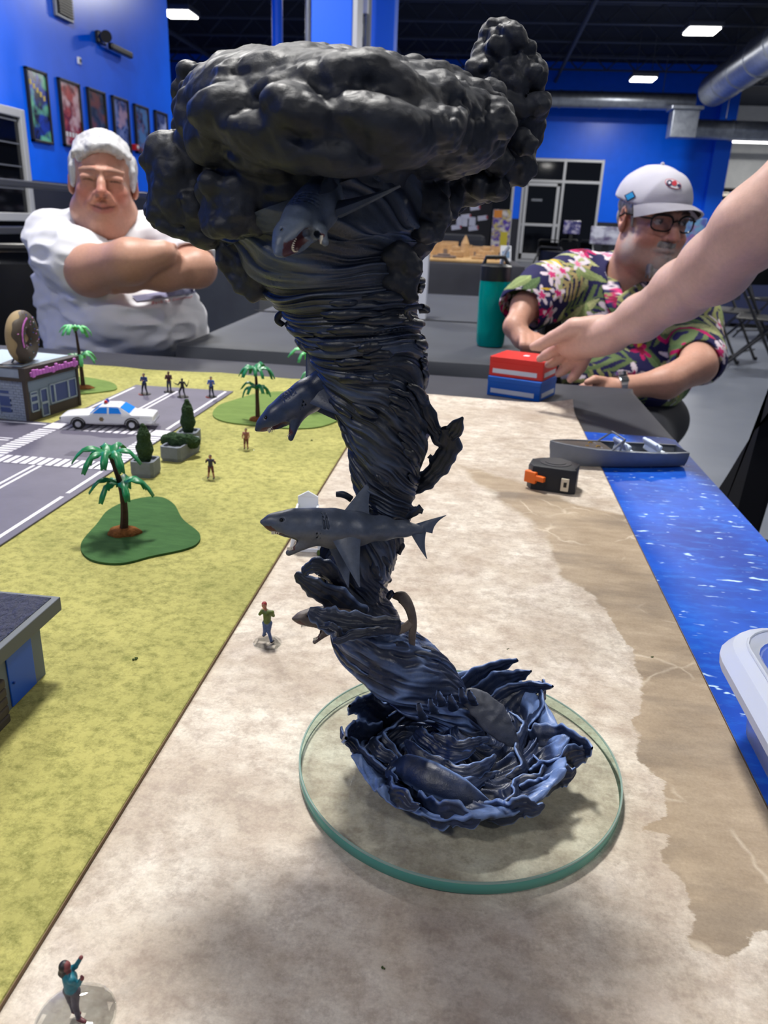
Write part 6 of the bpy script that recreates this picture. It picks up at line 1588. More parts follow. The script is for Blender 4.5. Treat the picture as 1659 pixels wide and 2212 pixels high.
# shirt
m_tee = bpy.data.materials.new('white_cotton'); m_tee.use_nodes = True; n = NT(m_tee)
n.col(n.mix(n.rng(n.noise(6, 3), .35, .65), S(228, 228, 234), S(218, 218, 224))); n.b.inputs['Roughness'].default_value = .85; n.b.inputs['Specular IOR Level'].default_value = .15; n.b.inputs['Sheen Weight'].default_value = .2; n.bump(n.noise(40, 4), .12, .003)
s = SDF(.0046)
s.ell(A1(232, 580, .075), (.180, .135, .175), k=.06); s.ell(A1(300, 690, .03), (.195, .19, .12), k=.07); s.ell(A1(225, 735, .07), (.17, .16, .12), k=.06); s.ell(A1(165, 640, .12), (.11, .12, .16), k=.05)
s.cap(A1(130, 524, .06), A1(345, 520, .07), .072, .062, .04); s.cap(A1(222, 488, .07), A1(230, 540, .05), .082, .11, .03)
s.chain([A1(120, 522, .05), A1(150, 556, -.05), A1(176, 574, -.10)], [.078, .080, .082], .04)
s.chain([A1(372, 522, .06), A1(398, 548, .01), A1(412, 562, -.025)], [.060, .060, .062], .035)
# openings
s.cap(HO1 + R1 @ np.array((0, .0, -.05)), HO1 + R1 @ np.array((0, .022, -.165)), .066, .070, .012, sub=True)
dA = np.array(armA[2]) - np.array(armA[1]); s.cap(np.array(armA[1]) + dA * .06, np.array(armA[1]) + dA * .95, .070, .064, .004, sub=True)
dB = np.array(armB[1]) - np.array(armB[0]); s.cap(np.array(armB[1]) - dB * .12, np.array(armB[1]) + dB * .4, .058, .058, .004, sub=True)
for aa in ((armA[1], armA[2]), (armA[2], armA[3]), (armB[1], armB[2]), (armB[2], armB[3])): s.cap(aa[0], aa[1], .05, .045, .02, sub=True)
shirt = finish('shirt', s, m_tee, man1, O1, None, lambda P: crease(P, 3, .0105, 10, (1.0, 1.0, 2.3)), 2, .02)
cl_ = MB(); ring = []
for i in range(40):
    q = 2 * math.pi * i / 40; ring.append(HO1 + R1 @ np.array((.072 * math.cos(q), .004 + .078 * math.sin(q), -.112 - .040 * math.sin(q) + .004 * math.cos(q * 2))) - O1)
cl_.tube(ring, .0075, 8, True); cl_.build('collar', m_tee, shirt, True)
def hit(objs, px, py):
    """where the line of sight through a point of the photograph meets a finished mesh (used to lay flat print on cloth)"""
    d = Vector(ray(px, py)).normalized(); best = None
    for o, off in objs:
        ok, loc, nr, _ = o.ray_cast(Vector(CPOS) - Vector(off), d)
        if ok:
            q = loc + Vector(off)
            if best is None or (q - Vector(CPOS)).length < (best[0] - Vector(CPOS)).length: best = (q, nr)
    return best
def decal(name, px_poly, objs, m, parent, off, lift=.0012, n=10):
    """a thin printed patch following the cloth: px_poly = four corners"""
    b = MB(); rows = []
    for i in range(n + 1):
        row = []
        for j in range(n + 1):
            u, v = i / n, j / n; p = [(1 - u) * ((1 - v) * px_poly[0][k] + v * px_poly[3][k]) + u * ((1 - v) * px_poly[1][k] + v * px_poly[2][k]) for k in (0, 1)]
            h = hit(objs, *p)
            if h is None: h = (Vector(ony(*p, Y1)), Vector((0, -1, 0)))
            row.append(h[0] + h[1] * lift - Vector(off))
        rows.append(row)
    b.grid(rows); return b.build(name, m, parent, True)
bpy.context.view_layer.update()
decal('shirt_print', [(285, 640), (418, 624), (421, 634), (296, 652)], [(shirt, O1)], mat('print_blue', S(136, 136, 168), .8), shirt, O1, .003, 14)
def text_on(txt, x0, y0, x1, y1, hpx, objs, m, parent, off, name, lift=.003):
    """lettering laid on cloth along a line in the photograph"""
    me = text_mesh(txt, 1.0, .0, Matrix(), 1); xs_ = [v.co.x for v in me.vertices]; a_, b_ = min(xs_), max(xs_)
    for v in me.vertices:
        t = (v.co.x - a_) / (b_ - a_); px = lerp(x0, x1, t) + v.co.y * hpx * .1; py = lerp(y0, y1, t) - v.co.y * hpx; h = hit(objs, px, py)
        v.co = (h[0] + h[1] * lift - Vector(off)) if h else (Vector(ony(px, py, Y1)) - Vector(off))
    link(name, me, m, parent)
text_on('Back to Summer', 328, 656, 416, 641, 10, [(shirt, O1)], mat('print_red', S(206, 110, 116), .8), shirt, O1, 'shirt_lettering', .002)
m_denim = mat('denim', S(44, 62, 100), .8, var=(40, S(34, 48, 80), .2))
s = SDF(.008); s.ell(A1(250, 772, .08), (.19, .17, .11), k=.05)
for hx, kx in ((0, 0), (1, 1)):
    h0 = np.array(hip[hx]); kn = h0 + np.array([.06 + .08 * kx, -.36, -.11]); ft = kn + np.array([.0, .02, 0]); ft[2] = .12; s.chain([h0, kn, ft], [.098, .078, .066], .03)
finish('trousers', s, m_denim, man1, O1)
def folding_chair(loc, rz, label, group=None, w=.44, tall=.0):
    t = empty('folding_chair', loc, rz, label, 'chair', group)
    b = MB(); b.box(-w / 2 + .02, w / 2 - .02, -.20, .20, .43, .455, .012); b.build('seat', m_blackp, t)
    b = MB(); P_ = [[(x * (w / 2 - .025), .235 + .025 * (1 - x * x) * -1 + (z - .6) * .12, z + tall * (z - .6)) for x in (-1, -.6, -.2, .2, .6, 1)] for z in (.58, .66, .74, .82)]; b.grid(P_); vs = b.bm.verts[:]
    bmesh.ops.solidify(b.bm, geom=b.bm.faces[:], thickness=.012); b.build('backrest', m_blackp, t, True)
    for s_ in (-1, 1):
        x = s_ * (w / 2 - .01)
        b = MB(); b.tube([(x, -.22, 0), (x, .02, .40), (x, .235, .76 + tall * .15), (x, .25, .84 + tall * .25)], .0125, 8); b.build('front_leg', m_black, t, True)
        b = MB(); b.tube([(x - s_ * .025, .26, 0), (x - s_ * .025, -.14, .43)], .0115, 8); b.build('rear_leg', m_black, t, True)
        b = MB(); b.cyl((x, -.22, 0), (x, -.225, .03), .016, n=8); b.build('foot_cap', m_blackp, t)
    b = MB(); b.tube([(-w / 2 + .01, .25, .84 + tall * .25), (-w / 2 + .05, .252, .865 + tall * .25), (w / 2 - .05, .252, .865 + tall * .25), (w / 2 - .01, .25, .84 + tall * .25)], .0125, 8); b.build('top_rail', m_black, t, True)
    for y, z in ((.21, .08), (-.2, .1)): b = MB(); b.tube([(-w / 2 + .02, y, z), (w / 2 - .02, y, z)], .008, 6); b.build('stretcher', m_black, t, True)
    return t
q = A1(185, 700, .16); ch1 = folding_chair((q[0] - .05, q[1] + .06, 0), math.radians(52), 'black folding chair under the man in the white T-shirt'); ch1.scale = (1.05, 1.05, 1.1)

# ------------------------------------------------------------------ man in the flowered shirt
Y2 = 2.16
A2 = lambda px, py, d=0.0: ony(px, py, Y2 + d)
H2 = A2(1409, 474); toc = CPOS - H2; toc[2] = 0; toc /= np.linalg.norm(toc); az = math.radians(33)
f2 = np.array([toc[0] * math.cos(az) - toc[1] * math.sin(az), toc[0] * math.sin(az) + toc[1] * math.cos(az), -.10]); R2 = frame(f2, (.03, 0, 1))
man2 = empty('person', (float(H2[0]), Y2 + .1, 0), 0, 'seated bearded man in a flowered navy shirt, grey cap and glasses', 'person'); O2 = np.array([H2[0], Y2 + .1, 0.0]); HO2 = H2.copy()
s = SDF(.0039); head(s, HO2, R2, .97, 0, -.4, eyes=True); s.o = np.zeros(3); s.R = np.eye(3)
s.cap(HO2 + R2 @ np.array((0, -.025, -.06)), A2(1345, 640, .10), .058, .070, .03)
s.ell(A2(1360, 700, .12), (.165, .11, .16), k=.05); s.ell(A2(1350, 810, .10), (.16, .13, .12), k=.05)
bR = [A2(1228, 600, .12), A2(1136, 662, .0), A2(1112, 706, -.07), A2(1122, 722, -.09)]
s.chain(bR, [.050, .038, .027, .024], .02)
# fist resting on the table
s.ell(A2(1140, 737, -.10), (.038, .040, .026), k=.018)
for i in range(4):
    x0 = 1124 + i * 14; y0 = 742 + i * 1.5; s.chain([A2(x0 + 6, y0 - 13, -.125), A2(x0 + 7, y0 + 4, -.165), A2(x0 + 9, y0 + 20, -.150), A2(x0 + 8, y0 + 18, -.12)], [.0125, .0115, .0105, .0085], .0035)
s.chain([A2(1158, 728, -.11), A2(1172, 740, -.14), A2(1178, 755, -.15)], [.0125, .011, .009], .005)
bL = [A2(1502, 640, .10), A2(1508, 790, -.20), A2(1440, 826, -.275), A2(1352, 836, -.30), A2(1325, 838, -.30)]
s.chain(bL, [.052, .042, .036, .023, .021], .02)
s.ell(A2(1300, 838, -.30), (.042, .030, .024), k=.018)
for i in range(4): s.chain([A2(1285, 832 + i * 5, -.31 + .012 * i), A2(1262, 836 + i * 5, -.31 + .012 * i), A2(1245, 842 + i * 5, -.30 + .012 * i)], [.0105, .0095, .008], .004)
s.chain([A2(1305, 824, -.31), A2(1285, 820, -.33), A2(1268, 826, -.335)], [.012, .010, .008], .005)
for sx in (0, 1):
    h0 = np.array(A2(1330 + 60 * sx, 880, .1)); h0[2] = .56; kn = h0 + np.array([-.16 + .10 * sx, -.36, -.02]); ft = kn + np.array([.0, .02, 0]); ft[2] = .08
    s.chain([h0, kn, ft], [.085, .06, .045], .03); s.cap((ft[0], ft[1], .045), (ft[0], ft[1] - .15, .04), .04, .036, .02)
sk2 = S(198, 150, 130)
def stub2(L, c):
    x, y, z = L.T; ax = np.abs(x)
    gr = np.array(S(168, 164, 160)); w = np.zeros(len(L))
    jaw = np.clip((-.052 - z) / .014, 0, 1) * np.clip((y + .005) / .02, 0, 1) * .42
    side = np.exp(-(((ax - .068) / .016) ** 2 + ((y - .028) / .022) ** 2 + ((z + .045) / .034) ** 2)) * .9
    must = np.clip(1.25 - np.sqrt((ax / .034) ** 2 + ((z + .054 + .25 * ax) / .009) ** 2), 0, 1) * (y > .07) * .8
    chin = np.clip(1.3 - np.sqrt((ax / .030) ** 2 + ((z + .102) / .026) ** 2), 0, 1) * (y > .045) * 1.4
    w = np.clip(jaw + side + must + chin, 0, .88)[:, None] * (.8 + .2 * vnoise(L, 260, 5)[:, None]); return c * (1 - w) + gr * w
def col2(P): c = face_col(P, HO2, R2, sk2, S(150, 96, 90), stub2, True, (-.004, -.001), (84, 74, 68), .5); return np.clip(c * (1 + vnoise(P, 26, 4)[:, None] * .05), 0, 1)
body2 = finish('body', s, m_skin, man2, O2, col2)
# goatee with volume
s = SDF(.003); s.o = HO2; s.R = R2
for i in range(40):
    rnd = random.Random(i); x = rnd.uniform(-.028, .028); s.cap((x, .086 - abs(x) * .5, -.084 + rnd.uniform(-.006, .006)), (x * 1.15, .094 - abs(x) * .6 + rnd.uniform(-.004, .008), -.122 - rnd.uniform(0, .018) + abs(x) * .3), .0062, .003, .005)
for i in range(18):
    t = -1 + 2 * i / 17; s.cap((t * .022, .098 - abs(t) * .012, -.046), (t * .034, .090 - abs(t) * .016, -.060 - abs(t) * .008), .0042, .003, .003)
m_beard = hair_mat('grey_beard', S(178, 174, 170), S(98, 94, 92)); finish('beard', s, m_beard, man2, O2, None, lambda P: .0012 * vnoise(P, 300, 3))
s = SDF(.003); s.o = HO2; s.R = R2
for q in (-1, 1): s.ell((q * .0715, -.016, .028), (.0085, .040, .026), k=.01); s.cap((q * .0715, .020, .02), (q * .070, .026, -.018), .0052, .004, .01)
s.ell((0, -.076, .0), (.056, .026, .045), k=.02); finish('hair', s, m_beard, man2, O2, None, lambda P: .001 * vnoise(P, 220, 3))
# cap
m_cap = mat('cap_grey_cloth', S(196, 194, 204), .85, 0, .15, (5, S(184, 182, 194), .2), (260, .2, .001))
s = SDF(.0030); s.o = HO2; s.R = R2
s.ell((0, -.018, .040), (.087, .106, .086), k=.01); s.ell((0, .040, .060), (.058, .058, .052), k=.02)
s.ell((0, -.020, .034), (.080, .098, .070), k=.004, sub=True)
s.rbox((0, -.02, -.062), (.14, .15, .1), .005, rotm(math.radians(-6), 0, 0), .006, sub=True)
s.rbox((0, -.125, .045), (.035, .04, .026), .02, None, .004, sub=True)
cap_o = finish('cap', s, m_cap, man2, O2, None, lambda P: -.0018 * (1 - 2 * np.abs(vnoise(P, 22, 6))))
LW = lambda p: HO2 + R2 @ np.array(p, float) - O2
b = MB(); rows = []; NB = 18
for i in range(NB + 1):
    t = -1 + 2 * i / NB; row = []
    for j in range(7):
        r = j / 6; ang = t * 1.22; x = math.sin(ang) * (.083 + .004 * r); y0 = math.cos(ang) * .098 - .012; ext = .075 * math.sqrt(max(0, 1 - (t * .96) ** 2)) * r
        row.append(LW((x * (1 - .10 * r * 0), y0 + ext, .047 - .034 * t * t * (.4 + .6 * r) - .010 * r + .004 * math.sin(r * 3))))
    rows.append(row)
b.grid(rows); bmesh.ops.solidify(b.bm, geom=b.bm.faces[:], thickness=.0025); b.build('brim', m_cap, cap_o, True)
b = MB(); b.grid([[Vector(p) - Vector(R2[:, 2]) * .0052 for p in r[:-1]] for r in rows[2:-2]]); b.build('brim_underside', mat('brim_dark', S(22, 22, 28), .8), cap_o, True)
b = MB(); b.sph(LW((0, -.010, .128)), .005, 2); b.build('cap_button', m_cap, cap_o, True)
def patch(pts, nrm_lift, m, name, par):
    b = MB(); V = [b.bm.verts.new(p) for p in pts]; b.bm.faces.new(V); return b.build(name, m, par)
bpy.context.view_layer.update()
def capdecal(name, px, py, w, h, m, lift, ell=False, rot=0, n=20, prt=None):
    b = MB(); c = math.cos(rot); s_ = math.sin(rot); pts = [(0, 0)] + ([(w * math.cos(q), h * math.sin(q)) for q in np.linspace(0, 2 * math.pi, n, endpoint=False)] if ell else [(-w, -h), (0, -h), (w, -h), (w, 0), (w, h), (0, h), (-w, h), (-w, 0)])
    V = []
    for x, y in pts:
        hh = hit([(cap_o, O2)], px + x * c - y * s_, py + x * s_ + y * c)
        if hh is None: b.bm.free(); return None
        V.append(b.bm.verts.new(hh[0] + hh[1] * lift - Vector(O2)))
    for i in range(1, len(V)): b.bm.faces.new((V[0], V[i], V[i % (len(V) - 1) + 1]))
    return b.build(name, m, cap_o, True)
m_navy = mat('thread_navy', S(44, 44, 84), .7); m_rd = mat('thread_red', S(196, 52, 68), .7); m_wt = mat('thread_white', S(222, 220, 228), .7); m_cy = mat('patch_cyan', S(34, 146, 206), .7)
r_ = math.radians(22)
for nm, x, y, w, h, m_, lf in (('emblem_edge', 1454, 398, 18.5, 9.5, m_rd, .0012), ('emblem_ground', 1454, 398, 17, 8, m_wt, .0018), ('emblem_letter', 1446, 396, 6.2, 6.2, m_navy, .0024), ('emblem_letter', 1446, 396, 2.6, 2.8, m_wt, .003), ('emblem_letter', 1456, 397, 5.4, 5.4, m_rd, .0026), ('emblem_letter', 1466, 402, 4.5, 3.2, m_navy, .0026)):
    capdecal(nm, x, y, w, h, m_, lf, True, r_)
for px_, py_ in ((1364, 432), (1362, 424), (1364, 416), (1368, 408)):
    if capdecal('side_patch', px_, py_, 10.5, 7.5, m_navy, .0014, False, math.radians(-28)): capdecal('side_patch', px_, py_, 8, 5.5, m_cy, .0024, False, math.radians(-28)); break
# glasses
m_gl = mat('glasses_black', S(20, 20, 22), .25); b = MB()
for q in (-1, 1):
    ring = []
    for i in range(28):
        a_ = 2 * math.pi * i / 28; x = q * (.034 + .0255 * np.sign(math.cos(a_)) * abs(math.cos(a_)) ** .7); z = .000 + .0185 * np.sign(math.sin(a_)) * abs(math.sin(a_)) ** .75; ring.append(LW((x, .103 - .35 * max(0, abs(x) - .02), z)))
    b.tube(ring, [.0020 + .0010 * max(0, math.sin(2 * math.pi * i / 28)) for i in range(28)], 6, True)
    b.tube([LW((q * .0605, .091, .008)), LW((q * .074, .075, .008)), LW((q * .080, .0, .010)), LW((q * .082, -.022, .0))], .0023, 6)
b.tube([LW((-.010, .104, .004)), LW((0, .108, .008)), LW((.010, .104, .004))], .0022, 6); g_o = b.build('glasses', m_gl, man2, True)
b = MB()
for q in (-1, 1):
    V = [b.bm.verts.new(LW((q * (.034 + .0245 * math.cos(a_)), .103 - .35 * max(0, abs(.034 + .0245 * math.cos(a_)) - .02), .0175 * math.sin(a_)))) for a_ in np.linspace(0, 2 * math.pi, 24, endpoint=False)]; b.bm.faces.new(V)
b.build('lens', thin_glass('spectacle_glass', (.93, .94, .96)), g_o)
# shirt with printed leaves and flowers
m_aloha = bpy.data.materials.new('flowered_cotton'); m_aloha.use_nodes = True; n = NT(m_aloha); a = n.node('Attribute', attribute_name='Col'); n.col(a.outputs['Color']); n.b.inputs['Roughness'].default_value = .75; n.b.inputs['Specular IOR Level'].default_value = .2; n.bump(n.noise(45, 4), .1, .003)
s = SDF(.0029)
s.ell(A2(1362, 690, .11), (.182, .128, .165), k=.06); s.ell(A2(1350, 800, .07), (.182, .165, .125), k=.06)
s.cap(A2(1240, 605, .12), A2(1482, 628, .12), .070, .070, .04); s.ell(A2(1330, 610, .12), (.11, .09, .07), k=.04)
s.chain([A2(1235, 602, .12), A2(1180, 632, .06), A2(1142, 656, .015)], [.074, .072, .074], .03)
s.chain([A2(1490, 642, .10), A2(1500, 700, .0), A2(1510, 774, -.15)], [.070, .066, .064], .03)
dA = np.array(bR[1]) - np.array(bR[0]); s.cap(np.array(bR[1]) - dA * .02, np.array(bR[1]) + dA * .6, .060, .06, .003, sub=True)
dB = np.array(bL[1]) - np.array(bL[0]); s.cap(np.array(bL[1]) + dB * .0, np.array(bL[1]) + dB * .3, .058, .058, .003, sub=True)
for i in (1, 2): s.cap(bR[i], bR[i + 1], .045, .04, .01, sub=True); s.cap(bL[i], bL[i + 1], .055, .045, .01, sub=True)
# open neck: V-shaped cut
s.cap(HO2 + R2 @ np.array((0, .0, -.09)), A2(1340, 612, .06), .064, .060, .006, sub=True)
s.cap(A2(1352, 610, .0), A2(1332, 660, -.06), .052, .012, .006, sub=True)
def aloha(P):
    rnd = np.random.RandomState(5); c = np.tile(np.array(S(36, 34, 78)), (len(P), 1)) * (1 + .08 * vnoise(P, 30, 2))[:, None]
    # project on three planes so the print wraps round the sleeves: use an unrolled coordinate
    U = np.stack([P[:, 0] + .55 * (P[:, 1] - Y2), P[:, 2] + .25 * (P[:, 1] - Y2)], 1); U = U + .004 * np.stack([vnoise(P, 40, 8), vnoise(P, 40, 9)], 1)
    lo, hi = U.min(0), U.max(0); area = (hi - lo).prod()
    def stamp(kind, n_, rmin, rmax):
        nonlocal c
        for _ in range(n_):
            q = lo + rnd.rand(2) * (hi - lo); r = rmin + rnd.rand() * (rmax - rmin); a_ = rnd.rand() * 6.28; d = U - q; m = (np.abs(d) < r * 1.15).all(1)
            if not m.any(): continue
            I = np.nonzero(m)[0]; x = (d[I, 0] * math.cos(a_) + d[I, 1] * math.sin(a_)) / r; y = (-d[I, 0] * math.sin(a_) + d[I, 1] * math.cos(a_)) / r; rr_ = np.hypot(x, y); th_ = np.arctan2(y, x)
            if kind == 'leaf':
                k_ = rnd.randint(3); base = [S(128, 142, 92), S(86, 108, 70), S(160, 164, 116)][k_]; on = np.abs(y) < .26 * (1 - x * x); sh = (np.abs(y) < .03) | (np.abs(np.sin((x + np.abs(y) * 1.2) * 16)) < .22)
                c[I[on]] = np.array(base); c[I[on & sh]] = np.array(base) * 1.35
            elif kind == 'fern':
                base = [S(142, 144, 92), S(176, 158, 110), S(100, 118, 76)][rnd.randint(3)]; env = .55 * (1 - x ** 2) * (x > -1); on = (np.abs(y) < env) & (np.sin((x * 1.0 + np.abs(y) * 1.0) * 24) > -.1) | (np.abs(y) < .025) & (np.abs(x) < 1); c[I[on]] = np.array(base)
            elif kind == 'flower':
                k_ = rnd.randint(4); pet, cen = [(S(226, 212, 222), S(196, 40, 110)), (S(214, 206, 214), S(214, 120, 150)), (S(222, 206, 216), S(206, 60, 120)), (S(178, 24, 92), S(120, 10, 50))][k_]
                R_ = .62 + .34 * np.cos(5 * th_); on = rr_ < R_; c[I[on]] = np.array(pet)[None] * (1 - .15 * np.abs(np.sin(2.5 * th_[on])))[:, None]; c[I[rr_ < .30 + .08 * np.cos(5 * th_)]] = np.array(cen)
            elif kind == 'bud':
                on = (np.abs(y) < .2 * (1 - x * x)); c[I[on]] = np.array([S(186, 22, 98), S(206, 170, 50), S(210, 206, 216)][rnd.randint(3)])
    k_ = area / .35
    stamp('fern', int(34 * k_), .06, .10); stamp('leaf', int(78 * k_), .03, .055); stamp('flower', int(60 * k_), .024, .038); stamp('bud', int(40 * k_), .016, .026); stamp('leaf', int(16 * k_), .03, .045)
    return c
shirt2 = finish('shirt', s, m_aloha, man2, O2, aloha, lambda P: crease(P, 13, .006, 9, (1, 1, 1.6)), 1, .02)
# collar wings
for pts, w in (([(1300, 575, .10), (1318, 612, .02), (1330, 655, -.045), (1334, 690, -.06)], [4, 18, 20, 3]), ([(1412, 600, .05), (1385, 628, -.02), (1352, 655, -.055), (1336, 688, -.062)], [4, 18, 20, 3])):
    W3 = [A2(*p) for p in pts]; kk = float((CM.T @ (W3[0] - CPOS))[2]) / FPX; P, Q, H = ellipse_tube(W3, [x * kk for x in w], [.004, .005, .005, .002], (-.1, -1, .35), 40, 12, 0, 0); link('collar', np_mesh('collar', P - O2, Q, aloha(P)), m_aloha, shirt2)
# watch
wp_ = np.array(A2(1342, 836, -.30)); wd = np.array(bL[3]) - np.array(bL[2]); wd /= np.linalg.norm(wd); m_steel = mat('watch_steel', S(190, 194, 200), .2, .95)
wt = None; b = MB(); e1 = np.cross(wd, (0, 0, 1)); e1 /= np.linalg.norm(e1); e2 = np.cross(e1, wd); rings = []
for i in range(26):
    q = 2 * math.pi * i / 26; p = wp_ + (e1 * math.cos(q) + e2 * math.sin(q)) * .0265 - O2; b.box(-.0105, .0105, -.0035, .0035, -.0028, .0028, .0006, Matrix.Translation(Vector(p)) @ Matrix(np.stack([wd, -e1 * math.sin(q) + e2 * math.cos(q), e1 * math.cos(q) + e2 * math.sin(q)], 1).tolist()).to_4x4())
wt = b.build('watch', m_steel, man2, False)
q = math.radians(60); p = wp_ + (e1 * .35 + e2 * .94) * .0265 - O2; b = MB(); b.cyl(p, p + (e1 * .35 + e2 * .94) * .008, .0185, n=24); b.build('watch_case', m_steel, wt, True); b = MB(); b.cyl(p + (e1 * .35 + e2 * .94) * .008, p + (e1 * .35 + e2 * .94) * .0088, .015, n=24); b.build('dial', mat('watch_dial', S(40, 44, 56), .2), wt, True)
s = SDF(.008); m_dark = mat('dark_trousers', S(30, 32, 40), .85); s.ell((*A2(1350, 890, .1)[:2], .575), (.18, .17, .11), k=.05)
for sx in (0, 1):
    h0 = np.array(A2(1330 + 60 * sx, 880, .1)); h0[2] = .56; kn = h0 + np.array([-.16 + .10 * sx, -.36, -.02]); ft = kn + np.array([0, .02, 0]); ft[2] = .12; s.chain([h0, kn, ft], [.1, .075, .062], .03)
finish('trousers', s, m_dark, man2, O2)
q = A2(1365, 800, .1); folding_chair((q[0], q[1] + .10, 0), math.radians(8), 'black folding chair under the man in the flowered shirt')

# ------------------------------------------------------------------ standing person reaching in from the right
A3 = lambda px, py, y: ony(px, py, y)
sh3 = A3(1840, 300, 1.02); el3 = A3(1628, 492, 1.06); mid3 = A3(1545, 578, 1.13); wr3 = A3(1318, 722, 1.40)
man3 = empty('person', (.93, 1.02, 0), 0, 'standing person in a grey T-shirt reaching one bare arm over the card boxes', 'person'); O3 = np.array([.93, 1.02, 0])
s = SDF(.0033); s.chain([sh3, el3, mid3, A3(1472, 628, 1.21), A3(1385, 687, 1.32), wr3], [.052, .045, .0435, .039, .0335, .029], .025)
pal = A3(1255, 736, 1.46); s.chain([wr3, A3(1290, 728, 1.43), pal], [.029, .031, .030], .02); s.ell(A3(1245, 742, 1.47), (.040, .030, .028), k=.02)
def dig(pts, r): s.chain([A3(*p) for p in pts], r, .0045)
dig([(1290, 705, 1.415), (1240, 707, 1.43), (1195, 730, 1.45), (1168, 745, 1.46), (1152, 749, 1.465)], [.020, .0165, .0125, .011, .008])
dig([(1228, 735, 1.475), (1202, 754, 1.50), (1180, 768, 1.515), (1166, 775, 1.525)], [.0135, .0115, .010, .0075])
dig([(1238, 750, 1.49), (1212, 770, 1.52), (1194, 782, 1.535), (1184, 788, 1.545)], [.0135, .0115, .010, .0075])
dig([(1250, 764, 1.495), (1232, 786, 1.52), (1216, 800, 1.53), (1206, 808, 1.535)], [.013, .011, .0095, .0072])
dig([(1266, 768, 1.49), (1254, 794, 1.50), (1242, 810, 1.505), (1232, 820, 1.51)], [.0125, .0105, .0095, .0075])
hd = np.array([.86, .98, 1.62]); Rh = frame((-.9, .35, -.3)); s.cap(hd + np.array((.02, 0, -.07)), (.92, 1.0, 1.42), .055, .06, .02); s.chain([(.92, 1.0, 1.42), (.91, .96, 1.36), sh3], [.06, .06, .052], .03); s.chain([(.93, 1.0, 1.38), (.95, 1.02, 1.15)], [.09, .11], .03)
head(s, hd, Rh, 1, 0, 0, True); P, Q = s.mesh(); P = smooth_mesh(P, Q, 1, .5)
sk3 = S(206, 166, 150); ca = np.tile(np.array(sk3), (len(P), 1)) * (1 + .05 * vnoise(P, 24, 3))[:, None]
tipm = np.exp(-((P - A3(1225, 755, 1.48)) ** 2).sum(1) / .06 ** 2)[:, None] * .45; ca = ca * (1 - tipm) + np.array(S(196, 112, 102)) * tipm
fc = face_col(P, hd, Rh, sk3, S(180, 110, 104)); nearh = np.sqrt(((P - hd) ** 2).sum(1)) < .16; ca[nearh] = fc[nearh]; link('body', np_mesh('body', P - O3, Q, ca), m_skin, man3)
m_gtee = mat('grey_tshirt', S(120, 118, 126), .85, 0, .15, bump=(60, .2, .003)); s = SDF(.006)
s.ell((.95, 1.02, 1.20), (.14, .20, .26), k=.06); s.ell((.97, 1.02, .98), (.14, .18, .16), k=.05); dS = np.array(el3) - np.array(sh3); s.cap(np.array((.90, .90, 1.40)), np.array(sh3) + dS * .36, .072, .064, .04); s.cap((.92, 1.16, 1.36), (.93, 1.26, 1.12), .07, .068, .04)
s.cap(np.array(sh3) + dS * .42, np.array(sh3) + dS * 1.1, .085, .08, .003, sub=True); finish('shirt', s, m_gtee, man3, O3, None, lambda P: crease(P, 4, .006, 8))
s = SDF(.008)
for yy in (.93, 1.11): s.chain([(.97, yy, .90), (.96, yy, .48), (.97, yy, .08)], [.10, .07, .055], .03); s.cap((.98, yy, .05), (.82, yy, .045), .045, .042, .02)
s.cap((.93, 1.27, 1.12), (.90, 1.28, .90), .05, .045, .02); finish('trousers', s, m_dark, man3, O3)
# ================================================================== the hall behind
# gaming table with sandy ruins
tz = onz(1000, 566, TZ); yA, yB = 7.4, 9.6
tx0, tx1 = -.86, ony(1135, 572, yA)[0]
folding_table('display_table', [(tx1, yA), (tx0, yA), (tx0, yB), (tx1 - .1, yB)], TZ, 'far table carrying sandy ruins')
tag(draped('tablecloth', [(tx1, yA), (tx0, yA), (tx0, yB), (tx1 - .1, yB)], TZ, .45, m_cloth, .02, .02, .5, .1), 'black cloth over the far table with the sandy ruins', 'tablecloth')
m_sand2 = mat('sandy_board', S(206, 170, 116), .9, var=(9, S(176, 140, 92), .2)); m_ruin = mat('sandy_stone', S(200, 164, 118), .9, var=(20, S(160, 128, 92), .25)); m_ruin2 = mat('grey_ruin', S(128, 112, 104), .9, var=(20, S(96, 86, 82), .25))
b = MB(); b.box(tx0 + .1, tx1 - .14, yA + .12, yB - .15, TZ + .001, TZ + .03, .01); tag(b.build('terrain_board', m_sand2), 'sandy terrain board lying on the far black table', 'board')
rnd = random.Random(3)
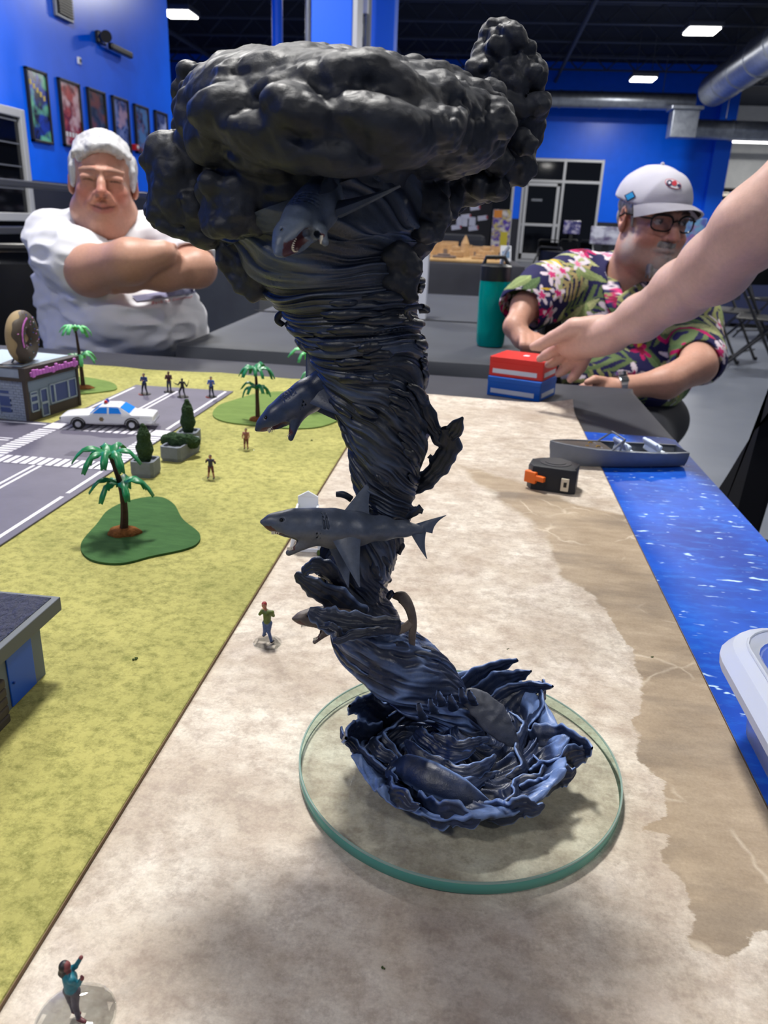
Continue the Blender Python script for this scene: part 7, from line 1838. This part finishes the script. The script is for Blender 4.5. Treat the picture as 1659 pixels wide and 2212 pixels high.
def ruin(px, ytop, w, y, kind, lab):
    p = ony(px, 555, y); zt_ = max(ony(px, ytop, y)[2], TZ + .06); wd = w * y / FPX; t = empty('ruined_house', (p[0], y, TZ + .0305), rnd.uniform(-.3, .3), lab, 'model ruin', 'model ruins on the far table'); H = zt_ - TZ - .03; m_ = m_ruin2 if kind == 2 else m_ruin
    if kind == 0:
        for x0, x1, y0, y1, hh in ((-.5, .5, -.4, -.32, .75), (-.5, -.42, -.32, .32, 1), (.42, .5, -.32, .32, .6), (-.5, .5, .32, .4, .9)):
            b = MB(); b.box(x0 * wd, x1 * wd, y0 * wd, y1 * wd, 0, hh * H, .004); b.build('wall_block', m_, t)
        b = MB(); b.box(-.06 * wd, .12 * wd, -.41 * wd, -.31 * wd, 0, .4 * H); b.build('doorway', m_ruin2, t)
    elif kind == 1:
        b = MB(); b.cyl((0, 0, 0), (0, 0, H * .6), wd * .4, wd * .3, n=10); b.build('tower_drum', m_, t); b = MB(); b.cyl((0, 0, H * .6), (0, 0, H), wd * .32, wd * .03, n=10); b.build('tower_top', m_, t)
    else:
        b = MB(); b.box(-.5 * wd, .5 * wd, -.3 * wd, .3 * wd, 0, H * .6, .01); b.build('block', m_, t); b = MB(); b.box(-.3 * wd, .25 * wd, -.2 * wd, .2 * wd, H * .6, H, .01); b.build('upper_block', m_, t)
RU = [(905, 538, 26, 8.3, 2, 'low sandy block at the left end of the ruins'), (932, 520, 20, 8.4, 1, 'small pointed sandy tower left of the big house'), (962, 518, 46, 8.6, 0, 'broad roofless sandy house on the far table'), (1003, 508, 28, 8.2, 1, 'tallest pointed sandy tower on the far table'), (985, 532, 30, 8.0, 2, 'stepped sandy block before the pointed tower'), (1027, 530, 24, 8.6, 0, 'sandy wall ruin right of the tallest tower'),
      (1050, 532, 30, 8.4, 2, 'stepped sandy block right of the middle ruins'), (1075, 530, 26, 8.6, 0, 'roofless sandy ruin near the right end'), (960, 548, 46, 7.7, 2, 'dark grey ruin along the front of the sandy board'), (1035, 550, 30, 7.8, 2, 'pale flat ruin at the front of the sandy board'), (1068, 550, 24, 7.8, 0, 'small sandy ruin at the right front'), (920, 552, 24, 7.8, 2, 'low sandy rubble block at the left front')]
for px, yt, w, y, k_, lab in RU: ruin(px, yt, w, y, 2 if 'dark grey' in lab else k_ if k_ != 2 or True else 0, lab)
for o in [o for o in COL.objects if o.name.startswith('ruined_house')]:
    if 'dark grey' not in o['label']:
        for ch in o.children:
            if ch.data.materials[0] == m_ruin2 and not ch.name.startswith('doorway'): ch.data.materials[0] = m_ruin
p = ony(1092, 560, 7.5); t = empty('table_card', (p[0], 7.5, TZ + .0305), .2, 'small white folded card at the right end of the ruins table', 'card')
b = MB(); b.box(-.05, .05, -.01, .0, 0, .14, .002, Matrix.Rotation(-.25, 4, 'X')); b.build('card_face', m_white, t); b = MB(); b.box(-.035, .035, -.0125, -.0105, .03, .09, 0, Matrix.Rotation(-.25, 4, 'X')); b.build('print', mat('card_blue', S(110, 140, 170), .6), t)
# black press backdrop with white logo tags
yb = 15.0; x0, x1, z0, z1 = ony(885, 450, yb)[0], ony(1062, 450, yb)[0], ony(980, 540, yb)[2], ony(980, 330, yb)[2]
t = empty('press_backdrop', (x0, yb, 0), 0, 'black backdrop panel printed with rows of white logo tags', 'backdrop'); b = MB(); b.box(0, x1 - x0, 0, .08, .05, z1, .01); b.build('panel', mat('backdrop_black', S(26, 27, 33), .7), t)
for s_ in (.1, x1 - x0 - .1): b = MB(); b.box(s_ - .03, s_ + .03, -.3, .4, 0, .05, .01); b.build('foot', m_black, t)
m_tag = mat('logo_white', S(200, 202, 216), .6); m_tagr = mat('logo_red', S(170, 70, 80), .6)
for px, py in ((975, 421), (1010, 427), (1046, 428), (950, 446), (990, 447), (1026, 449), (935, 424), (970, 468), (1006, 468), (1042, 471), (952, 490), (985, 491), (1022, 493), (918, 486), (915, 446)):
    a_ = ony(px, py, yb - .001); b = MB(); M = Matrix.Translation((a_[0] - x0, -.006, a_[2])) @ Matrix.Rotation(-.16, 4, 'Y'); b.box(-.085, .085, -.002, .004, -.04, .04, .004, M); o = b.build('logo_tag', m_tag, t); b = MB(); b.box(.07, .10, -.003, .004, -.025, .03, 0, M); b.build('logo_accent', m_tagr, o)
for k_, (px, py) in enumerate(((992, 478), (1004, 480), (1020, 479))):
    a_ = ony(px, py, yb - .02); b = MB(); w_ = .05 if k_ < 2 else .06; b.box(a_[0] - x0 - w_, a_[0] - x0 + w_, -.02, -.012, a_[2] - .07, a_[2] + .08, .01); b.build('big_letter', m_tag, t)
# grey draped thing before the backdrop: low sofa
ys = 12.2; p0, p1 = ony(905, 520, ys), ony(1052, 520, ys); t = empty('sofa', (p0[0], ys, 0), 0, 'low dark grey sofa standing before the black backdrop', 'sofa'); w_ = p1[0] - p0[0]; m_sofa = mat('sofa_grey', S(48, 51, 60), .6)
b = MB(); b.box(0, w_, 0, .85, .12, .45, .05); b.build('seat_base', m_sofa, t); b = MB(); b.box(.02, w_ - .02, .6, .85, .4, ony(980, 506, ys)[2], .08); b.build('backrest', m_sofa, t)
for x in (0, w_ - .18): b = MB(); b.box(x, x + .18, 0, .85, .12, .64, .06); b.build('armrest', m_sofa, t)
for x in (.1, w_ - .1):
    for y in (.1, .75): b = MB(); b.cyl((x, y, 0), (x, y, .14), .025, n=8); b.build('foot', m_black, t)
# free-standing picture panels (flat printed displays)
def standee(px0, px1, pyt, pyb, y, cols, lab, seed, leaf=True):
    a_, c = ony(px0, pyt, y), ony(px1, pyb, y); t = empty('cut_out_display', (a_[0], y, 0), 0, lab, 'display'); w_ = c[0] - a_[0]
    b = MB(); b.box(0, w_, 0, .03, c[2], a_[2], .01); b.build('printed_panel', poster_mat('display_art_%d' % seed, *[S(*k) for k in cols], 3.4 / max(w_, .3), seed), t)
    b = MB(); b.box(w_ * .4, w_ * .6, .03, .07, 0, a_[2] * .8); b.build('prop_strut', m_black, t); b = MB(); b.box(w_ * .1, w_ * .9, -.1, .25, 0, .03); b.build('foot', m_black, t); return t, w_, a_, c
t, w_, a_, c = standee(1066, 1097, 452, 545, 13.0, ((92, 70, 170), (206, 190, 120), (226, 220, 214)), 'tall purple and yellow printed display beside the backdrop', 3)
b = MB(); b.box(w_ * .05, w_ * .5, -.004, 0, a_[2] - .12, a_[2] - .01); b.build('orange_title', mat('display_orange', S(226, 140, 50), .5), t); b = MB(); b.box(w_ * .5, w_ * .9, -.004, 0, c[2] + .02, c[2] + .3); b.build('yellow_foot', mat('display_yellow', S(212, 196, 60), .5), t)
standee(1483, 1516, 470, 548, 9.0, ((100, 110, 180), (120, 170, 206), (180, 110, 160)), 'blue and violet printed display behind the bearded man', 5)
standee(1278, 1345, 488, 530, 11.0, ((150, 150, 170), (200, 202, 214), (90, 80, 110)), 'low white and grey cut out display behind the flowered shirt', 7)
standee(1219, 1252, 476, 506, YF - .3, ((70, 66, 130), (180, 176, 200), (60, 60, 110)), 'small violet poster board standing inside the storefront window', 9)
standee(1640, 1659, 430, 500, 20.0, ((96, 80, 70), (140, 110, 90), (50, 46, 50)), 'dim brown display at the right side of the shop', 11)
# chairs about the hall
CH = []
def chairs(lst, group):
    for px, py, rz, lab in lst:
        p = onz(px, py, 0)
        if not CH: c_ = folding_chair((p[0], p[1], 0), rz, lab, group); CH.append(c_)
        else: c_ = copy_tree(CH[0]); c_.location = (p[0], p[1], 0); c_.rotation_euler = (0, 0, rz); c_['label'] = lab; c_['group'] = group
chairs([(1140, 690, -.9, 'black folding chair just right of the teal bottle'), (1230, 600, 2.6, 'black chair far behind beside the storefront door'), (1180, 610, 2.9, 'black chair far behind left of the others by the door'), (1275, 605, 2.2, 'black chair far behind under the white cut out display'),
        (1560, 775, .9, 'black chair with splayed legs right of the flowered shirt'), (1625, 800, 1.2, 'black chair nearest in the group at the right side'), (1648, 735, .5, 'black chair behind the splayed pair at the right side'),
        (428, 738, 2.0, 'dark folding chair behind the arm of the man in white'), (494, 698, 2.6, 'dark folding chair left of the cloud shoulder'), (556, 744, 1.7, 'dark folding chair behind the corner of the grey table')], 'black folding chairs about the hall')
# table with dark sides behind the chairs at left and its grey end panel
def box_table(px0, px1, py, y, d, lab, m1, drop=.7):
    x0, x1 = ony(px0, py, y)[0], ony(px1, py, y)[0]; C4 = [(x1, y), (x0, y), (x0, y + d), (x1, y + d)]
    folding_table('hall_table', C4, TZ, lab + ', under its cloth'); tag(draped('tablecloth', C4, TZ, drop, m1, .02, .02, .5, .12), 'dark cloth on the ' + lab, 'tablecloth')
box_table(420, 560, 556, 5.6, .9, 'table behind the folded arms', m_cloth2)
box_table(1570, 1900, 600, 10.5, 1.0, 'table behind the right hand chairs', mat('navy_cloth', S(36, 44, 78), .8))
box_table(1180, 1330, 512, 12.4, .8, 'table below the white cut out display', m_cloth, .5)
box_table(-130, 38, 680, 2.62, .5, 'low table at the left edge', m_cloth2, .3)
q = ony(30, 640, 2.72); b = MB(); b.box(q[0] - .045, q[0] + .045, 2.66, 2.78, TZ + .001, TZ + .07, .003); o = b.build('cardboard_box', mat('cardboard', S(196, 160, 104), .8)); b = MB(); b.box(q[0] - .045, q[0] + .045, 2.657, 2.66, TZ + .03, TZ + .038); b.build('packing_tape', mat('packing_tape', S(176, 140, 86), .4), o); tag(o, 'tan cardboard box on the low table behind the doughnut', 'box')
# black chair back cut off by the right edge
xe_ = .50; E = [onx(*p, xe_) for p in ((1548, 1062), (1575, 1020), (1600, 978), (1630, 930), (1660, 890), (1700, 850), (1760, 815))]
t = empty('upholstered_chair', (xe_ + .2, float(E[3][1]), 0), 0, 'black upholstered chair cut off by the right edge of the picture', 'chair')
m_uph = mat('upholstery_black', S(22, 23, 29), .7, 0, .3, bump=(300, .2, .001)); off = np.array([xe_ + .2, float(E[3][1]), 0])
poly = [(p[1] - off[1], p[2]) for p in E]; poly = [(poly[0][0] - .02, .50)] + poly + [(poly[-1][0] + .16, poly[-1][1] - .03), (poly[-1][0] + .2, .5)]
b = MB(); M = Matrix(((0, 0, 1, -.2), (1, 0, 0, 0), (0, 1, 0, 0), (0, 0, 0, 1))); b.prism(poly, 0, .05, M, .008); b.build('backrest', m_uph, t)
cy = sum(p[0] for p in poly) / len(poly)
b = MB(); b.box(-.15, .07, cy - .2, cy + .2, .42, .49, .02); b.build('seat', m_uph, t)
for sx in (-.12, .05):
    for sy in (-.17, .17): b = MB(); b.cyl((sx, cy + sy, 0), (sx, cy + sy, .43), .014, n=8); b.build('leg', m_black, t, True)
# shop shelves with rows of books at the far right
ysf = 33.0; sx0 = ony(1528, 450, ysf)[0]; sx1 = ony(1640, 450, ysf)[0]; sh_top = ony(1580, 406, ysf)[2]
t = empty('shop_shelves', (sx0, ysf, 0), 0, 'black shop shelving with rows of book covers at the far right', 'shelf'); w_ = sx1 - sx0
levels = [ony(1580, p, ysf)[2] for p in (424, 440, 453)] + [ony(1580, 485, ysf)[2], .5]
b = MB(); b.box(0, w_, .35, .4, 0, sh_top); b.build('back_panel', m_black, t)
for z in levels + [sh_top]: b = MB(); b.box(0, w_, 0, .35, z - .06, z); b.build('shelf_board', m_black, t)
for x in (0, w_): b = MB(); b.box(x - .03, x + .03, 0, .4, 0, sh_top); b.build('upright', m_black, t)
rnd = random.Random(8); pal_ = ((214, 206, 190), (196, 200, 224), (200, 194, 120), (120, 140, 200), (196, 150, 120), (206, 196, 180), (150, 170, 150), (190, 110, 120), (226, 224, 230), (130, 110, 160)); nm_ = ('cream', 'pale blue', 'yellow', 'blue', 'tan', 'ivory', 'sage green', 'rose', 'white', 'violet')
rowsn = ('top', 'second', 'third', 'fourth')
for r, z in enumerate(levels[:4]):
    x = .06; top_ = ([sh_top] + levels)[r] - .1; H = min(top_ - z - .02, .42); i = 0
    while x < w_ - .38:
        bw_ = rnd.uniform(.16, .30); k_ = rnd.randrange(10); hh = H * rnd.uniform(.8, .98)
        b = MB(); b.box(0, bw_, .0, .05, 0, hh, .004); o = b.build('book', mat('book_%d' % k_, S(*pal_[k_]), .5, var=(9, S(*[max(0, c_ - 50) for c_ in pal_[k_]]), .2)), loc=(sx0 + x, ysf + .06, z + .003)); b = MB(); b.box(bw_ * .15, bw_ * .85, -.003, 0, hh * .55, hh * .8); b.build('cover_title', m_white if k_ not in (0, 8) else m_grey, o)
        i += 1; tag(o, '%s covered book, the %s one from the left end of the %s shop shelf' % (nm_[k_], ('first', 'second', 'third', 'fourth', 'fifth', 'sixth', 'seventh', 'eighth', 'ninth', 'tenth')[min(i - 1, 9)], rowsn[r]), 'book', 'books on the %s shop shelf' % rowsn[r]); x += bw_ + rnd.uniform(.02, .05)
p = onz(1590, 270, 5.2); b = MB(); zz = ony(1580, 306, 34)[2]; b.box(ony(1545, 306, 34)[0], 14, 33.9, 34.0, zz - .04, zz + .08); o = b.build('strip_light', mat('strip_lamp', (1, 1, 1), .4, emit=((1, .98, .95), 4.0))); tag(o, 'long strip light under the ceiling of the shop at the far right', 'light')
# ================================================================== painted gaming figures
def figure(px, top_px, z, lab, cols, pose, base='clear', face=None, br=.0125, group='painted gaming figures on the table', name='figurine'):
    """pose in head-height-free units: total height 1 ; x = figure's right-hand side in the picture, y = away"""
    p = onz(*px, z + .0016); H = ony(*top_px, p[1])[2] - (z + .0016)
    t = empty(name, (p[0], p[1], z), 0, lab, 'figurine', group)
    off = np.array([p[0], p[1], z]); s = SDF(H * .0125, None, off + np.array([0, 0, .0016])); s.sc = H
    P_ = dict(hipL=(-.055, 0, .49), hipR=(.055, 0, .49), kneeL=(-.07, -.02, .27), kneeR=(.07, -.02, .27), footL=(-.08, 0, .035), footR=(.08, 0, .035), waist=(0, 0, .55), chest=(0, 0, .72), neck=(0, 0, .82), head=(0, -.01, .91), shL=(-.115, 0, .775), shR=(.115, 0, .775), elL=(-.16, -.03, .63), elR=(.16, -.03, .63), haL=(-.13, -.10, .55), haR=(.13, -.10, .55)); P_.update(pose)
    SK, HA, TO, LE, SH = 0, 1, 2, 3, 4; g = lambda k: P_[k]
    s.chain([g('waist'), g('chest')], [.085, .095], .03, TO); s.cap(g('shL'), g('shR'), .05, .05, .03, TO); s.cap(g('hipL'), g('hipR'), .06, .06, .03, LE)
    lc = P_.get('arm', TO); lk = P_.get('leg', LE)
    for q in 'LR':
        s.chain([g('hip' + q), g('knee' + q)], [.062, .046], .02, LE); s.chain([g('knee' + q), g('foot' + q)], [.044, .032], .015, lk)
        f = np.array(g('foot' + q)); d = np.array(P_.get('toe', (0, -.07, -.01))); s.cap(tuple(f), tuple(f + d), .034, .028, .012, SH)
        s.chain([g('sh' + q), g('el' + q)], [.045, .036], .015, lc); s.chain([g('el' + q), g('ha' + q)], [.034, .027], .012, P_.get('fore', lc)); s.ell(g('ha' + q), (.028, .028, .032), k=.008, col=SK)
    s.cap(g('neck'), g('head'), .032, .036, .015, SK); s.ell(g('head'), (.058, .066, .075), k=.012, col=SK)
    hd = np.array(g('head')); s.ell(tuple(hd + np.array(P_.get('hairo', (0, .012, .022)))), P_.get('hair', (.062, .066, .064)), k=.005, col=HA)
    for e in P_.get('extra', ()): s.chain(e[0], e[1], .008, e[2])
    P, Q = s.mesh(); P = smooth_mesh(P, Q, 1, .4); cid = s.colour_id(P); C5 = np.array([S(*c) for c in cols]); col = C5[np.clip(cid, 0, len(cols) - 1)]
    col = col * (1 + .25 * vnoise(P, 900, 2))[:, None]
    link('figure_body', np_mesh('figure_body', P - off, Q, np.clip(col, 0, 1)), m_fig, t)
    b = MB()
    if base == 'clear': b.lathe([(br * .98, 0), (br, .0004), (br, .0010), (br * .94, .0016), (.0005, .0016)], n=40); b.build('clear_base', m_cbase, t, True)
    else:
        b.lathe([(br, 0), (br, .0008), (br * .9, .0018), (.0005, .0018)], n=28); b.build('round_base', m_blackp, t, True)
        if base == 'red': b = MB(); b.prism([(br * 1.03 * math.cos(q), br * 1.03 * math.sin(q)) for q in np.linspace(math.pi * 1.0, math.pi * 1.5, 8)] + [(br * .8 * math.cos(q), br * .8 * math.sin(q)) for q in np.linspace(math.pi * 1.5, math.pi, 8)], .0002, .0015); b.build('base_mark', mat('base_red', S(170, 60, 50), .5), t)
    return t
m_fig = bpy.data.materials.new('figure_paint'); m_fig.use_nodes = True; n = NT(m_fig); a = n.node('Attribute', attribute_name='Col'); n.col(a.outputs['Color']); n.b.inputs['Roughness'].default_value = .5
m_cbase = thin_glass('clear_base_plastic', (.94, .95, .95))
tan = (172, 120, 96)
figure((578, 1386), (568, 1302), ZS, 'man figurine in a green vest, jeans and red cap aiming away', [tan, (150, 40, 44), (88, 104, 42), (70, 92, 140), (34, 32, 34)],
       dict(footL=(-.10, .03, .14), kneeL=(-.05, -.02, .30), footR=(.10, -.02, .02), kneeR=(.03, .0, .27), haL=(-.12, .06, .80), elL=(-.17, .0, .70), haR=(-.06, .09, .80), elR=(.13, .06, .66), head=(-.07, .02, .93), neck=(-.03, .0, .83), toe=(.03, .06, -.005)), 'clear', br=.0115)
figure((163, 2196), (152, 2080), ZS, 'woman figurine in a teal top with raised hands at the near corner', [(120, 60, 62), (34, 32, 36), (14, 104, 122), (74, 70, 82), (96, 44, 52)],
       dict(haL=(.13, .10, .99), elL=(.05, .08, .84), haR=(.21, -.06, .83), elR=(.12, -.02, .66), shL=(-.05, .05, .79), shR=(.06, -.06, .77), footL=(-.04, .04, .05), footR=(.07, -.04, .03), kneeL=(-.05, .02, .28), kneeR=(.04, -.03, .26), head=(-.03, 0, .92), neck=(-.01, 0, .83), hair=(.072, .074, .08), hairo=(-.025, .0, .0), toe=(.09, -.02, -.01), extra=[([(-.06, 0, .90), (-.09, 0, .80), (-.075, 0, .73)], [.06, .058, .035], 1), ([(.21, -.06, .855), (.205, -.06, .87)], [.02, .018], 5)]) | {}, 'clear', br=.0165)
figure((456, 1033), (455, 982), ZG, 'woman figurine in a black top and dark red shorts on the grass mat', [tan, (70, 44, 34), (40, 40, 62), (96, 40, 44), (60, 56, 64)], dict(leg=0, haL=(-.14, -.06, .80), elL=(-.18, 0, .68), haR=(.20, -.06, .76), elR=(.2, -.02, .66), footL=(-.12, 0, .03), footR=(.12, 0, .03), kneeL=(-.08, 0, .27), kneeR=(.09, 0, .27)), 'clear', br=.012)
figure((532, 970), (529, 925), ZG, 'man figurine with bare chest and brown shorts farther along the grass mat', [tan, (56, 38, 32), (150, 92, 80), (104, 56, 50), (70, 56, 50)], dict(leg=0, arm=0, fore=0), 'clear', br=.0125)
gp = 'police figurines on the far road tile'
figure((313, 850), (311, 806), ZR, 'police figurine in dark blue at the left of the four', [tan, (30, 36, 60), (44, 64, 120), (40, 46, 62), (24, 24, 28)], dict(footL=(-.14, 0, .03), kneeL=(-.1, -.02, .27), footR=(.12, 0, .03), haL=(-.05, -.14, .66), haR=(.03, -.15, .66)), 'red', br=.011, group=gp)
figure((366, 845), (365, 802), ZR, 'gang figurine in red brown holding a gun across its chest', [(120, 76, 60), (40, 30, 28), (84, 42, 44), (50, 56, 84), (24, 24, 28)], dict(haL=(-.04, -.14, .68), haR=(.12, -.14, .74), extra=[([(-.10, -.15, .64), (.20, -.16, .80)], [.022, .016], 4)]), 'round', br=.0105, group=gp)
figure((395, 856), (396, 817), ZR, 'black clad crouching figurine with both arms flung wide', [(40, 32, 32), (24, 22, 24), (30, 28, 32), (28, 28, 32), (20, 20, 22)], dict(haL=(-.36, -.05, .68), elL=(-.23, 0, .62), haR=(.34, -.05, .70), elR=(.25, 0, .56), footL=(-.17, 0, .03), footR=(.13, 0, .03), kneeL=(-.15, -.08, .28), extra=[([(.34, -.05, .70), (.42, -.05, .95)], [.02, .012], 4), ([(-.36, -.05, .68), (-.48, -.05, .74)], [.02, .012], 4)]), 'round', br=.0105, group=gp)
figure((457, 856), (457, 813), ZR, 'police figurine in a pale blue shirt at the right of the four', [tan, (50, 50, 72), (64, 96, 170), (40, 44, 66), (24, 24, 28)], dict(haL=(-.04, -.14, .66), haR=(.12, -.14, .70), footL=(-.09, 0, .03), footR=(.12, 0, .03)), 'red', br=.0105, group=gp)
# clear base lying in front of the near figurine
